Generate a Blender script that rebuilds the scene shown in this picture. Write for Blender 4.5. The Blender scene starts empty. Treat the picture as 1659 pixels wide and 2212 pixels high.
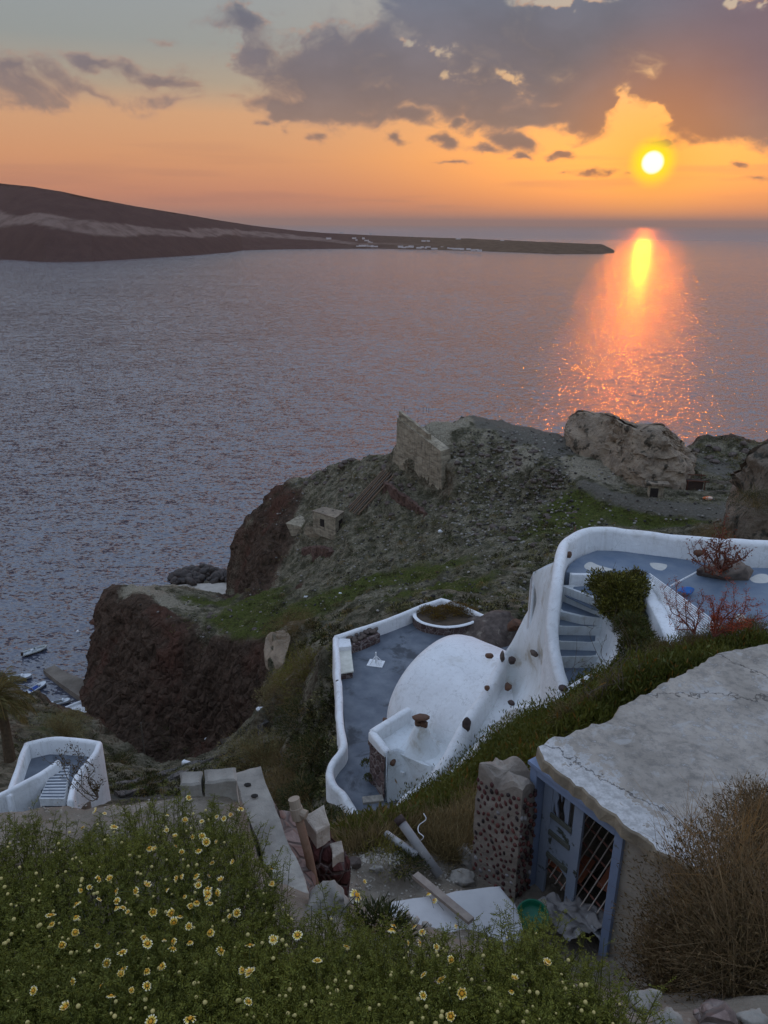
import bpy, bmesh, math, random
import numpy as np
from mathutils import Vector, Matrix, Euler
from mathutils.geometry import delaunay_2d_cdt
C = bpy.context.scene.collection
SC = bpy.context.scene
R_ = math.radians
PI = math.pi

# ---------------------------------------------------------------- camera
CAM_H = 115.0          # metres above the sea
PITCH = 20.58
ROLL = 0.30
cam_d = bpy.data.cameras.new('camera')
cam_d.sensor_fit = 'HORIZONTAL'; cam_d.sensor_width = 36.0; cam_d.lens = 36.0
cam_d.clip_start = 0.05; cam_d.clip_end = 200000
cam = bpy.data.objects.new('camera', cam_d); C.objects.link(cam)
camM = Matrix.Translation((0, 0, CAM_H)) @ Matrix.Rotation(R_(90 - PITCH), 4, 'X') @ Matrix.Rotation(R_(ROLL), 4, 'Z')
cam.matrix_world = camM
SC.camera = cam
SC.view_settings.view_transform = 'Standard'; SC.view_settings.look = 'None'
SC.view_settings.exposure = 0.0; SC.view_settings.gamma = 1.0
_R = np.array(camM.to_3x3())
def ray(px, py):
    """direction (scaled so depth = 1) of a view pixel, view is 1659 x 2212"""
    return _R @ np.array([(px - 829.5) / 1659.0, (1106 - py) / 1659.0, -1.0])
def P(px, py, z=None, t=None):
    d = ray(px, py)
    if t is None: t = (z - CAM_H) / d[2]
    return np.array([d[0] * t, d[1] * t, CAM_H + d[2] * t])
def V3(px, py, z=None, t=None): return Vector(P(px, py, z, t))
def under(px, py, Y, zb=None):
    """point on the pixel ray where world Y is reached"""
    d = ray(px, py); t = Y / d[1]
    return np.array([d[0] * t, Y, CAM_H + d[2] * t])

# ---------------------------------------------------------------- sun + sky
SUN_PX = (1410, 351)
_sd = ray(*SUN_PX); _sd = _sd / np.linalg.norm(_sd)
SUN_EL = math.asin(_sd[2]); SUN_AZ = math.atan2(_sd[0], _sd[1])   # azimuth from +Y toward +X
sun_l = bpy.data.lights.new('sun', 'SUN'); sun_l.energy = 0.17; sun_l.angle = R_(0.9)
sun_l.color = (1.0, 0.17, 0.0)
sun_o = bpy.data.objects.new('sun', sun_l); C.objects.link(sun_o)
sun_o.rotation_euler = Vector(_sd).to_track_quat('Z', 'Y').to_euler()
# ---------------------------------------------------------------- numpy noise
def _hash(ix, iy, iz):
    h = (ix * 374761393 + iy * 668265263 + iz * 2147483647 ^ 0x27d4eb2d) & 0xffffffff
    h = ((h ^ (h >> 13)) * 1274126177) & 0xffffffff
    h = ((h ^ (h >> 16)) * 2246822519) & 0xffffffff
    return ((h ^ (h >> 15)) & 0xffffff) / float(0xffffff)
def vnoise(p):
    i = np.floor(p).astype(np.int64); f = p - i; f = f * f * f * (f * (f * 6 - 15) + 10)
    x, y, z = i[:, 0], i[:, 1], i[:, 2]; fx, fy, fz = f[:, 0], f[:, 1], f[:, 2]
    def L(a, b, t): return a + (b - a) * t
    return L(L(L(_hash(x, y, z), _hash(x + 1, y, z), fx), L(_hash(x, y + 1, z), _hash(x + 1, y + 1, z), fx), fy),
             L(L(_hash(x, y, z + 1), _hash(x + 1, y, z + 1), fx), L(_hash(x, y + 1, z + 1), _hash(x + 1, y + 1, z + 1), fx), fy), fz) * 2 - 1
def fbm(p, octv=4, gain=0.5, ridge=False):
    p = np.asarray(p, float); s = 0; a = 1; tot = 0
    for o in range(octv):
        n = vnoise(p * (2 ** o) + o * 17.3)
        if ridge: n = 1 - 2 * np.abs(n)
        s = s + a * n; tot += a; a *= gain
    return s / tot


def cloud_image(sky_px, W_=1500, H_=420):
    A0, A1, E0, E1 = -34.0, 34.0, -1.0, 17.0
    az, el = np.meshgrid(np.linspace(A0, A1, W_), np.linspace(E0, E1, H_)); N = az.size
    az = az.ravel(); el = el.ravel()
    BIG = [(1500, 60, 430, 130, -3, 1.2), (1250, 100, 330, 120, -8, 1.2), (1560, 215, 260, 88, -3, 1.2), (1000, 50, 190, 80, -5, 1.0), (1180, 190, 190, 60, -10, .9),
           (720, 145, 250, 85, -6, 1.0), (540, 35, 105, 42, 0, .8), (860, 212, 300, 36, -2, 1.0), (1250, 245, 140, 42, -6, 1.0), (1560, 265, 160, 40, -2, 1),
           (400, 170, 140, 26, -5, .6), (70, 178, 150, 34, -4, .55), (255, 148, 62, 20, -6, .6), (230, 197, 120, 18, -4, .45), (60, 205, 200, 20, 0, .4), (930, 160, 330, 90, -6, 1.0), (660, 215, 200, 30, 0, 1.0), (1100, 240, 250, 36, -4, .9),
           (1700, 60, 240, 190, 0, 1.2), (1850, 200, 250, 100, 0, 1)]
    SMALL = [(885, 248, 66, 22, 0, .95), (985, 266, 34, 19, 0, .9), (848, 297, 34, 16, -6, .85), (965, 304, 40, 18, -4, .9), (1105, 305, 74, 24, -12, 1.0),
             (1125, 340, 34, 9, -4, .8), (1217, 337, 32, 12, 0, .85), (688, 300, 24, 10, 0, .6), (1272, 372, 34, 9, -3, .7), (975, 350, 50, 7, 0, .55), (1085, 268, 80, 14, -10, .5),
             (1602, 358, 32, 8, -4, .7), (570, 266, 22, 9, 0, .5), (612, 278, 18, 10, 40, .4), (1425, 311, 24, 11, 0, .9), (1310, 372, 20, 7, 0, .6), (1640, 388, 60, 8, 0, .5), (1048, 322, 40, 8, -4, .6), (1225, 372, 20, 6, 0, .5), (350, 93, 30, 12, 0, .45), (1357, 374, 16, 4, 0, .6)]
    HOLE = [(960, 128, 100, 40, -32, .8), (1075, 165, 60, 26, -34, .8), (1362, 270, 62, 34, 0, 1.7), (1340, 236, 26, 36, 20, .7), (900, 95, 34, 26, 0, .8), (640, 38, 70, 18, 0, 1.0), (1230, 6, 120, 20, 0, 1.6), (640, 6, 80, 20, 0, 1.3), (1620, 5, 60, 22, 0, 1.5), (480, 95, 50, 60, 0, .6)]
    wx = fbm(np.c_[az / 5.5, el / 3.0, az * 0], 4, .55); wy = fbm(np.c_[az / 5.5, el / 3.0, az * 0 + 40], 4, .55)
    sx_ = fbm(np.c_[az / 1.3, el / .7, az * 0 + 3], 4, .6); sy_ = fbm(np.c_[az / 1.3, el / .7, az * 0 + 50], 4, .6)
    ed = fbm(np.c_[az / 3.2 + wx, el / 1.7 + wy, az * 0 + 90], 7, .60)
    md = fbm(np.c_[az / 8.0, el / 3.5, az * 0 + 70], 5, .55)
    def blobs(lst, X, Y):
        acc = np.full(N, -3.0)
        for (px, py, rx, ry, rot, wg) in lst:
            a0, e0 = sky_px(px, py); dx = (X - a0) * 29.0; dy = (Y - e0) * 29.0
            c, s = math.cos(R_(-rot)), math.sin(R_(-rot)); u = (dx * c - dy * s) / rx; v = (dx * s + dy * c) / ry
            m = (1 - np.hypot(u, v)) * wg
            acc = np.logaddexp(acc * 9, m * 9) / 9
        return acc
    ax = az + wx * 2.6 + sx_ * .55; ay = el + wy * 1.3 + sy_ * .4
    big = blobs(BIG, ax, ay) + ed * .62 + fbm(np.c_[az / 1.1 + wx, el / .6 + wy, az * 0 + 120], 5, .6) * .16
    hole = np.maximum(blobs(HOLE, az + wx * 1.5 + sx_ * .6, el + wy * .9 + sy_ * .5), 0)
    mott = fbm(np.c_[az / .95 + wx, el / .6 + wy, az * 0 + 160], 5, .6); big = big - hole * (.42 + 2.2 * np.maximum(mott + .08, 0))
    small = blobs(SMALL, az + sx_ * .9, el + sy_ * .35) + ed * .30
    dens = np.maximum(big, small)
    ss = lambda x, a, b: (lambda q: q * q * (3 - 2 * q))(np.clip((x - a) / (b - a), 0, 1))
    D = dens.reshape(H_, W_)
    # light reaches the cloud from the sun side: compare density with a point nearer the sun
    sa, se = sky_px(*SUN_PX)
    da = sa - az; de = se + 1.5 - el; L = np.hypot(da, de) + 1e-6; step = 0.45
    ix = np.clip((az + da / L * step - A0) / (A1 - A0) * (W_ - 1), 0, W_ - 1).astype(int); iy = np.clip((el + de / L * step - E0) / (E1 - E0) * (H_ - 1), 0, H_ - 1).astype(int)
    toward = D[iy, ix]
    iy2 = np.clip((el + .35 - E0) / (E1 - E0) * (H_ - 1), 0, H_ - 1).astype(int); ix0 = np.clip((az - A0) / (A1 - A0) * (W_ - 1), 0, W_ - 1).astype(int)
    up = D[iy2, ix0]
    lit = ss(dens - np.minimum(toward, up), 0.03, .30)
    cov = ss(dens, -.04, 0.34)
    thick = ss(dens + md * .25, 0.12, 0.65)
    rim = cov * (1 - ss(dens, .12, .46)) * lit
    def ramp(x, st):
        xs = [s[0] for s in st]; return np.stack([np.interp(x, xs, [s[1][k] for s in st]) for k in range(3)], 1)
    ang = np.hypot(az - sa, el - se)
    thin = ramp(el, [(2, srgb(196, 136, 100)), (6, srgb(190, 146, 120)), (9, srgb(158, 138, 128)), (13, srgb(134, 136, 142))])
    dark = ramp(el, [(2, srgb(156, 116, 97)), (6, srgb(146, 122, 110)), (9, srgb(124, 114, 117)), (13, srgb(110, 114, 128))])
    col = thin + (dark - thin) * thick[:, None]
    col = col * (1 + (md * .22 + ed * .12))[:, None]
    pu = (ss(az, 12, 26) * ss(el, 4, 8) * .55)[:, None]; col = col * (1 - pu) + np.array(srgb(134, 100, 110)) * pu
    wm = ((1 - ss(ang, 1.5, 9)) * .55)[:, None]; col = col * (1 - wm) + np.array(srgb(214, 132, 62)) * wm
    rc = ramp(ang, [(0, (1.3, .62, .10)), (7, (1.1, .47, .12)), (16, srgb(244, 168, 110)), (34, srgb(214, 160, 128))])
    rs = (rim * np.interp(ang, [0, 6, 16, 36], [1, .85, .6, .35]))[:, None]
    col = col * (1 - rs) + rc * rs
    a = cov * (0.45 + .52 * ss(dens, .05, .5))
    # streaks low on the horizon
    st = fbm(np.c_[az / 12.0, el / .8, az * 0 + 33], 4, .5)
    sa_ = ss(st, .05, .5) * np.interp(el, [0, .6, 4.5, 6], [.25, .35, .15, 0]) * (1 - cov)
    col = col * (a > .003)[:, None] + np.array(srgb(172, 120, 106)) * (a <= .003)[:, None]
    out = np.zeros((N, 4), np.float32)
    al = np.maximum(a, sa_); wgt = (a / (a + sa_ + 1e-6))[:, None]
    out[:, :3] = col * wgt + np.array(srgb(172, 120, 106)) * (1 - wgt); out[:, 3] = al
    im = bpy.data.images.new('cloud_bank', W_, H_, alpha=True, float_buffer=True); im.colorspace_settings.name = 'Linear Rec.709'
    im.alpha_mode = 'CHANNEL_PACKED'; im.pixels.foreach_set(out.ravel()); im.update(); im.pack()
    return im

def srgb(r, g, b):
    f = lambda c: ((c / 255 + 0.055) / 1.055) ** 2.4 if c > 10 else c / 255 / 12.92
    return (f(r), f(g), f(b))

# ---------------------------------------------------------------- node helper
class NT:
    def __init__(s, tree): s.t = tree; s.n = tree.nodes; s.l = tree.links
    def new(s, typ, **kw):
        nd = s.n.new(typ)
        for k, v in kw.items():
            if k == 'inp':
                for kk, vv in v.items():
                    if isinstance(vv, bpy.types.NodeSocket): s.l.new(vv, nd.inputs[kk])
                    else: nd.inputs[kk].default_value = vv
            else: setattr(nd, k, v)
        return nd
    def math(s, op, a, b=None, c=None, clamp=False):
        nd = s.n.new('ShaderNodeMath'); nd.operation = op; nd.use_clamp = clamp
        for i, v in enumerate((a, b, c)):
            if v is None: continue
            if isinstance(v, bpy.types.NodeSocket): s.l.new(v, nd.inputs[i])
            else: nd.inputs[i].default_value = v
        return nd.outputs[0]
    def vmath(s, op, a, b=None, out=0):
        nd = s.n.new('ShaderNodeVectorMath'); nd.operation = op
        for i, v in enumerate((a, b)):
            if v is None: continue
            if isinstance(v, bpy.types.NodeSocket): s.l.new(v, nd.inputs[i])
            else: nd.inputs[i].default_value = v
        return nd.outputs[out]
    def ramp(s, fac, stops, interp='LINEAR'):
        nd = s.n.new('ShaderNodeValToRGB'); cr = nd.color_ramp; cr.interpolation = interp
        while len(cr.elements) < len(stops): cr.elements.new(0.5)
        for e, (p, c) in zip(cr.elements, stops):
            e.position = p; e.color = (c[0], c[1], c[2], 1) if not isinstance(c, (int, float)) else (c, c, c, 1)
        if isinstance(fac, bpy.types.NodeSocket): s.l.new(fac, nd.inputs[0])
        return nd.outputs[0]
    def mix(s, fac, a, b, mode='MIX'):
        nd = s.n.new('ShaderNodeMix'); nd.data_type = 'RGBA'; nd.blend_type = mode; nd.clamp_factor = True
        for i, v in ((0, fac), (6, a), (7, b)):
            if isinstance(v, bpy.types.NodeSocket): s.l.new(v, nd.inputs[i])
            elif i == 0: nd.inputs[i].default_value = v
            else: nd.inputs[i].default_value = (v[0], v[1], v[2], 1)
        return nd.outputs[2]
    def noise(s, vec, scale, detail=4, rough=0.55, dist=0.0, out=0, dims='3D'):
        nd = s.n.new('ShaderNodeTexNoise'); nd.noise_dimensions = dims
        nd.inputs['Scale'].default_value = scale; nd.inputs['Detail'].default_value = detail
        nd.inputs['Roughness'].default_value = rough; nd.inputs['Distortion'].default_value = dist
        if vec is not None: s.l.new(vec, nd.inputs['Vector'])
        return nd.outputs[out]
    def voro(s, vec, scale, feature='F1', out=0, rnd=1.0):
        nd = s.n.new('ShaderNodeTexVoronoi'); nd.feature = feature
        nd.inputs['Scale'].default_value = scale; nd.inputs['Randomness'].default_value = rnd
        if vec is not None: s.l.new(vec, nd.inputs['Vector'])
        return nd.outputs[out]
    def mapr(s, v, a, b, c=0.0, d=1.0, smooth=False):
        nd = s.n.new('ShaderNodeMapRange'); nd.clamp = True
        if smooth: nd.interpolation_type = 'SMOOTHSTEP'
        s.l.new(v, nd.inputs[0])
        for i, x in enumerate((a, b, c, d)): nd.inputs[i + 1].default_value = x
        return nd.outputs[0]
    def mapping(s, vec, loc=(0, 0, 0), rot=(0, 0, 0), scale=(1, 1, 1)):
        nd = s.n.new('ShaderNodeMapping'); s.l.new(vec, nd.inputs[0])
        nd.inputs[1].default_value = loc; nd.inputs[2].default_value = rot; nd.inputs[3].default_value = scale
        return nd.outputs[0]

# ---------------------------------------------------------------- world
W = bpy.data.worlds.new('World'); SC.world = W; W.use_nodes = True
W.node_tree.nodes.clear(); w = NT(W.node_tree)
def azel(px, py):
    d = ray(px, py); d = d / np.linalg.norm(d)
    return math.degrees(math.atan2(d[0], d[1])), math.degrees(math.asin(d[2]))
tc = w.new('ShaderNodeTexCoord').outputs['Generated']
dirn = w.vmath('NORMALIZE', tc)
sx = w.new('ShaderNodeSeparateXYZ', inp={0: dirn})
el = w.math('MULTIPLY', w.math('ARCSINE', sx.outputs[2]), 180 / PI)
az = w.math('MULTIPLY', w.math('ARCTAN2', sx.outputs[0], sx.outputs[1]), 180 / PI)
# angular distance to the sun, degrees
dt = w.vmath('DOT_PRODUCT', dirn, tuple(_sd), out=1)
ang = w.math('MULTIPLY', w.math('ARCCOSINE', w.math('MINIMUM', dt, 0.9999999)), 180 / PI)
# physically based base, low sun
nish = w.new('ShaderNodeTexSky', sky_type='NISHITA', sun_disc=False, sun_elevation=SUN_EL, sun_rotation=SUN_AZ,
             altitude=115, air_density=1.4, dust_density=2.5, ozone_density=1.6)
nishc = w.vmath('MULTIPLY', nish.outputs[0], (0.02, 0.02, 0.02))
elf = w.math('DIVIDE', w.math('MAXIMUM', el, 0.0), 90.0)
# away from the sun (left of the picture) and toward it
g_far = w.ramp(elf, [(0.0, srgb(184, 130, 112)), (0.018, srgb(196, 131, 106)), (0.045, srgb(208, 146, 108)), (0.074, srgb(204, 154, 118)),
                     (0.092, srgb(164, 150, 135)), (0.118, srgb(140, 146, 147)), (0.30, srgb(146, 162, 186)), (1.0, srgb(150, 170, 205))])
g_sun = w.ramp(elf, [(0.0, srgb(192, 126, 98)), (0.018, srgb(214, 136, 88)), (0.045, srgb(246, 160, 84)), (0.078, srgb(230, 158, 100)),
                     (0.100, srgb(186, 156, 126)), (0.13, srgb(150, 150, 146)), (0.30, srgb(146, 162, 186)), (1.0, srgb(150, 170, 205))])
fs = w.mapr(ang, 3.0, 26.0, 1.0, 0.0, smooth=True)
sky = w.mix(fs, g_far, g_sun)
sky = w.vmath('ADD', sky, nishc)
# warm glow round the sun
gl = w.math('POWER', w.mapr(ang, 0.6, 7.0, 1.0, 0.0), 2.5)
sky = w.mix(w.math('MULTIPLY', gl, 0.85), sky, (1.25, 0.50, 0.06))

# clouds: a picture of the cloud bank computed here (azimuth x elevation), no file
CLOUD_IMG = cloud_image(sky_px=azel)
u_ = w.mapr(az, -34.0, 34.0); v_ = w.mapr(el, -1.0, 17.0)
uv = w.new('ShaderNodeCombineXYZ', inp={0: u_, 1: v_, 2: 0.0}).outputs[0]
ti = w.new('ShaderNodeTexImage', image=CLOUD_IMG, extension='EXTEND', interpolation='Cubic'); w.l.new(uv, ti.inputs[0])
cfade = w.math('MULTIPLY', w.mapr(el, 14.5, 17.0, 1, 0, smooth=True), w.mapr(w.math('ABSOLUTE', az), 30, 34, 1, 0, smooth=True))
sky2 = w.mix(w.math('MULTIPLY', ti.outputs[1], cfade), sky, ti.outputs[0])
# patchy grey cloud overhead, out of the picture
oh = w.noise(w.mapping(dirn, scale=(1, 1, 2.2)), 2.2, 4, .55)
sky2 = w.mix(w.math('MULTIPLY', w.mapr(oh, .48, .62, 0, .7), w.mapr(el, 15, 25)), sky2, srgb(140, 150, 172))
lift = w.math('MULTIPLY', w.mapr(el, 13.2, 23.0, 1.0, 2.0, smooth=True), w.mapr(el, 35.0, 75.0, 1.0, 0.72, smooth=True))  # added fill light: sky above the frame brightened to lift sea and walls
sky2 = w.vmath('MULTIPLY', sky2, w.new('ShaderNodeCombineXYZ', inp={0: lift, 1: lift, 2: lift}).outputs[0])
# sun disc and its yellow ring
halo = w.mapr(ang, 0.62, 1.75, 1.0, 0.0, smooth=True)
sky3 = w.mix(w.math('POWER', halo, 0.9), sky2, (1.25, 0.90, 0.0))
disc = w.mapr(ang, 0.52, 0.78, 1.0, 0.0, smooth=True)
sky3 = w.mix(disc, sky3, (1.7, 1.5, 1.15))
# below the horizon
sky3 = w.mix(w.mapr(el, -0.4, -0.05, 1.0, 0.0), sky3, srgb(84, 88, 104))
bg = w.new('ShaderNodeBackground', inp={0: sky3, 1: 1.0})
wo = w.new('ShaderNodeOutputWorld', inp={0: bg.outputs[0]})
W.cycles.sampling_method = 'MANUAL'; W.cycles.sample_map_resolution = 2048
# ---------------------------------------------------------------- objects
def tag(o, label=None, cat=None, group=None, kind=None):
    if label: o['label'] = label
    if cat: o['category'] = cat
    if group: o['group'] = group
    if kind: o['kind'] = kind
    return o
def link(name, me, m=None, parent=None):
    o = bpy.data.objects.new(name, me); C.objects.link(o)
    if m is not None: me.materials.append(m)
    if parent is not None: o.parent = parent
    return o
def mesh_np(name, verts, faces, m=None, parent=None, smooth=True, loc=None):
    """verts (n,3), faces (k,3|4) array or list"""
    me = bpy.data.meshes.new(name)
    verts = np.asarray(verts, float)
    if loc is not None: verts = verts - np.asarray(loc, float)
    if isinstance(faces, np.ndarray):
        k, c = faces.shape
        me.vertices.add(len(verts)); me.vertices.foreach_set('co', verts.astype(np.float32).ravel())
        me.loops.add(k * c); me.loops.foreach_set('vertex_index', faces.astype(np.int32).ravel())
        me.polygons.add(k); me.polygons.foreach_set('loop_start', np.arange(0, k * c, c, dtype=np.int32))
        try: me.polygons.foreach_set('loop_total', np.full(k, c, dtype=np.int32))
        except Exception: pass
        me.update(calc_edges=True); me.validate()
    else:
        me.from_pydata([tuple(v) for v in verts], [], faces); me.update()
    if smooth: me.polygons.foreach_set('use_smooth', np.ones(len(me.polygons), bool))
    o = link(name, me, m, parent)
    if loc is not None: o.location = loc
    return o
def empty(name, loc=(0, 0, 0), rz=0):
    o = bpy.data.objects.new(name, None); C.objects.link(o); o.location = loc; o.rotation_euler = (0, 0, rz)
    o.empty_display_size = 0.1
    return o
def from_bm(name, bm, m=None, parent=None, smooth=False, loc=None):
    """bm in WORLD coordinates; loc/parent offset removed"""
    me = bpy.data.meshes.new(name)
    off = Vector((0, 0, 0)) if loc is None else Vector(loc)
    if parent is not None and loc is None: pass
    if loc is not None: bmesh.ops.translate(bm, verts=bm.verts, vec=-off)
    bm.normal_update(); bm.to_mesh(me); bm.free()
    if smooth: me.polygons.foreach_set('use_smooth', np.ones(len(me.polygons), bool))
    o = link(name, me, m, parent)
    if loc is not None: o.location = off
    return o
def child(name, bm, m, root, smooth=False):
    """a part whose bm is in world coordinates, under an unrotated Empty/thing at root.location"""
    off = Vector(root.location); p = root.parent
    while p is not None: off += Vector(p.location); p = p.parent
    bmesh.ops.translate(bm, verts=bm.verts, vec=-off)
    return from_bm(name, bm, m, root, smooth)
def child_np(name, v, f, m, root, smooth=True):
    off = np.array(root.location); p = root.parent
    while p is not None: off = off + np.array(p.location); p = p.parent
    return mesh_np(name, np.asarray(v) - off, f, m, root, smooth)
def catmull(pts, n=8, closed=False):
    pts = [np.asarray(p, float) for p in pts]; out = []
    m = len(pts)
    for i in range(m if closed else m - 1):
        p0 = pts[(i - 1) % m] if closed or i > 0 else 2 * pts[0] - pts[1]
        p1 = pts[i]; p2 = pts[(i + 1) % m]
        p3 = pts[(i + 2) % m] if closed or i + 2 < m else 2 * pts[-1] - pts[-2]
        for k in range(n):
            t = k / n
            out.append(0.5 * ((2 * p1) + (-p0 + p2) * t + (2 * p0 - 5 * p1 + 4 * p2 - p3) * t * t + (-p0 + 3 * p1 - 3 * p2 + p3) * t ** 3))
    if not closed: out.append(pts[-1])
    return out
def box_bm(bm, c, s, rz=0, rot=None, bev=0):
    r = bmesh.ops.create_cube(bm, size=1.0)
    M = Matrix.Translation(Vector(c)) @ (rot if rot is not None else Matrix.Rotation(rz, 4, 'Z')) @ Matrix.Diagonal((s[0], s[1], s[2], 1))
    bmesh.ops.transform(bm, matrix=M, verts=r['verts'])
    if bev > 0:
        ed = list({e for v in r['verts'] for e in v.link_edges})
        bmesh.ops.bevel(bm, geom=ed, offset=bev, segments=2, affect='EDGES', profile=.6)
    return bm
def tube_bm(bm, pts, r, seg=8, cap=True, r2=None):
    """tube along pts; r number or list"""
    pts = [Vector(p) for p in pts]; n = len(pts); rings = []
    rr = r if isinstance(r, (list, tuple)) else [r + ((r2 if r2 is not None else r) - r) * i / max(1, n - 1) for i in range(n)]
    up = Vector((0.13, 0.21, 1)).normalized()
    for i, p in enumerate(pts):
        d = (pts[min(i + 1, n - 1)] - pts[max(i - 1, 0)])
        if d.length < 1e-9: d = Vector((0, 0, 1))
        d.normalize(); a = d.cross(up)
        if a.length < 0.05: a = d.cross(Vector((1, 0, 0)))
        a.normalize(); b = d.cross(a)
        rings.append([bm.verts.new(p + (a * math.cos(2 * PI * k / seg) + b * math.sin(2 * PI * k / seg)) * rr[i]) for k in range(seg)])
    for i in range(n - 1):
        for k in range(seg):
            bm.faces.new((rings[i][k], rings[i][(k + 1) % seg], rings[i + 1][(k + 1) % seg], rings[i + 1][k]))
    if cap:
        bm.faces.new(rings[0][::-1]); bm.faces.new(rings[-1])
    return bm
def rock_arr(rad, seed, sub=3, rough=0.25, squash=(1, 1, .7), freq=1.3, cuts=12):
    """angular stone: a ball with random flats cut on it, then weathered"""
    bm = bmesh.new(); bmesh.ops.create_icosphere(bm, subdivisions=sub, radius=1.0)
    v = np.array([x.co[:] for x in bm.verts]); f = np.array([[q.index for q in p.verts] for p in bm.faces]); bm.free()
    rg = np.random.RandomState(seed * 13 + 5)
    for _ in range(cuts):
        n = rg.normal(size=3); n /= np.linalg.norm(n); d = rg.uniform(.62, .86)
        v = v - np.maximum(0, v @ n - d)[:, None] * n
    v = v * (1 + fbm(v * freq + seed * 7.7, 4, 0.55)[:, None] * rough)
    return v * np.array(squash) * rad * 1.15, f
def rotz(v, a):
    c, s = math.cos(a), math.sin(a); v = np.asarray(v); o = v.copy(); o[:, 0] = v[:, 0] * c - v[:, 1] * s; o[:, 1] = v[:, 0] * s + v[:, 1] * c
    return o

# ---------------------------------------------------------------- materials
def new_mat(name):
    m = bpy.data.materials.new(name); m.use_nodes = True; m.node_tree.nodes.clear(); t = NT(m.node_tree)
    b = t.new('ShaderNodeBsdfPrincipled'); o = t.new('ShaderNodeOutputMaterial', inp={0: b.outputs[0]})
    return m, t, b
_mc = {}
def warm(c, k=(1.12, 1.04, .91)): return tuple(a * b for a, b in zip(c, k))
def mat(name, c1, c2=None, scale=3.0, rough=0.85, bump=0.3, bscale=None, detail=6, dist=0.02, spec=0.3, c3=None, s3=0.6, lo=.35, hi=.65, coords='Object', th3=(.55, .68), metal=0.0, aged=False):
    if name in _mc: return _mc[name]
    if max(c1) < .55 and 'blue' not in name and 'green' not in name and 'cement' not in name:
        c1 = warm(c1); c2 = warm(c2) if c2 else None; c3 = warm(c3) if c3 is not None else None
    m, t, b = new_mat(name)
    co = t.new('ShaderNodeTexCoord').outputs[coords]
    n1 = t.noise(co, scale, detail, 0.6)
    col = t.mix(t.mapr(n1, lo, hi), c1, c2 if c2 else tuple(x * .7 for x in c1))
    if c3 is not None:
        n3 = t.noise(co, s3, 5, 0.65, 0.4)
        col = t.mix(t.mapr(n3, th3[0], th3[1], smooth=True), col, c3)
    if aged:      # rain streaks, grime blotches and hairline cracks in old limewash
        sn = t.noise(t.mapping(co, scale=(5.0, 5.0, .45)), 1.0, 4, .6); col = t.mix(t.mapr(sn, .54, .72, 0, .40), col, (.44, .43, .40))
        gn_ = t.noise(co, 2.6, 6, .72, .5); col = t.mix(t.mapr(gn_, .57, .74, 0, .45), col, (.50, .48, .43))
        wv = t.vmath('ADD', co, t.vmath('MULTIPLY', t.noise(co, 1.7, 4, .7, out=1), (.8, .8, .8)))
        ck = t.voro(wv, .45, 'DISTANCE_TO_EDGE'); col = t.mix(t.mapr(ck, 0, .006, .45, 0), col, (.25, .24, .23))
    t.l.new(col, b.inputs['Base Color'])
    b.inputs['Roughness'].default_value = rough
    b.inputs['Specular IOR Level'].default_value = spec
    b.inputs['Metallic'].default_value = metal
    if bump > 0:
        nb = t.noise(co, bscale or scale * 3, 7, 0.65)
        bp = t.new('ShaderNodeBump', inp={'Height': nb, 'Strength': bump, 'Distance': dist})
        t.l.new(bp.outputs[0], b.inputs['Normal'])
    _mc[name] = m
    return m

# ---------------------------------------------------------------- vegetation builders
def unit(a): return a / (np.linalg.norm(a, axis=-1, keepdims=True) + 1e-9)
def blades(base, dirs, length, width, rg, droop=0.0, twist=True):
    """one pointed leaf per row: base (n,3), dirs (n,3), length (n,), width (n,) -> verts, quads"""
    n = len(base); d = unit(dirs)
    side = unit(np.cross(d, unit(rg.normal(size=(n, 3)))))
    L = np.asarray(length).reshape(-1, 1) * np.ones((n, 1)); Wd = np.asarray(width).reshape(-1, 1) * np.ones((n, 1))
    mid = base + d * L * .55; tip = base + d * L + np.array([0, 0, -1.0]) * L * droop
    v = np.stack([base, mid + side * Wd * .5, tip, mid - side * Wd * .5], 1).reshape(-1, 3)
    return v, np.arange(n * 4).reshape(n, 4)
def strips(p0, p1, w0, w1, rg):
    """thin twigs as two crossed strips"""
    n = len(p0); d = unit(p1 - p0); s = unit(np.cross(d, unit(rg.normal(size=(n, 3))))); s2 = np.cross(d, s); V_, F_ = [], []
    for k, q in enumerate((s, s2)):
        V_.append(np.stack([p0 + q * w0[:, None], p0 - q * w0[:, None], p1 - q * w1[:, None], p1 + q * w1[:, None]], 1).reshape(-1, 3))
    v = np.vstack(V_); return v, np.arange(len(v)).reshape(-1, 4)
def merge(parts):
    V_, F_, off = [], [], 0; A_ = []
    for v, f, c in parts:
        V_.append(v); F_.append(f + off); off += len(v); A_.append(np.broadcast_to(np.asarray(c, float), (len(v), 3)) if np.ndim(c) < 2 else c)
    return np.vstack(V_), np.vstack(F_), np.vstack(A_)
def col_mesh(name, v, f, cols, m, parent=None, loc=None, smooth=False):
    o = mesh_np(name, v, f, m, parent, smooth, loc)
    if len(o.data.vertices) == len(v):
        ca = o.data.color_attributes.new('tint', 'FLOAT_COLOR', 'POINT')
        ca.data.foreach_set('color', np.c_[cols, np.ones(len(v))].astype(np.float32).ravel())
    return o
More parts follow.
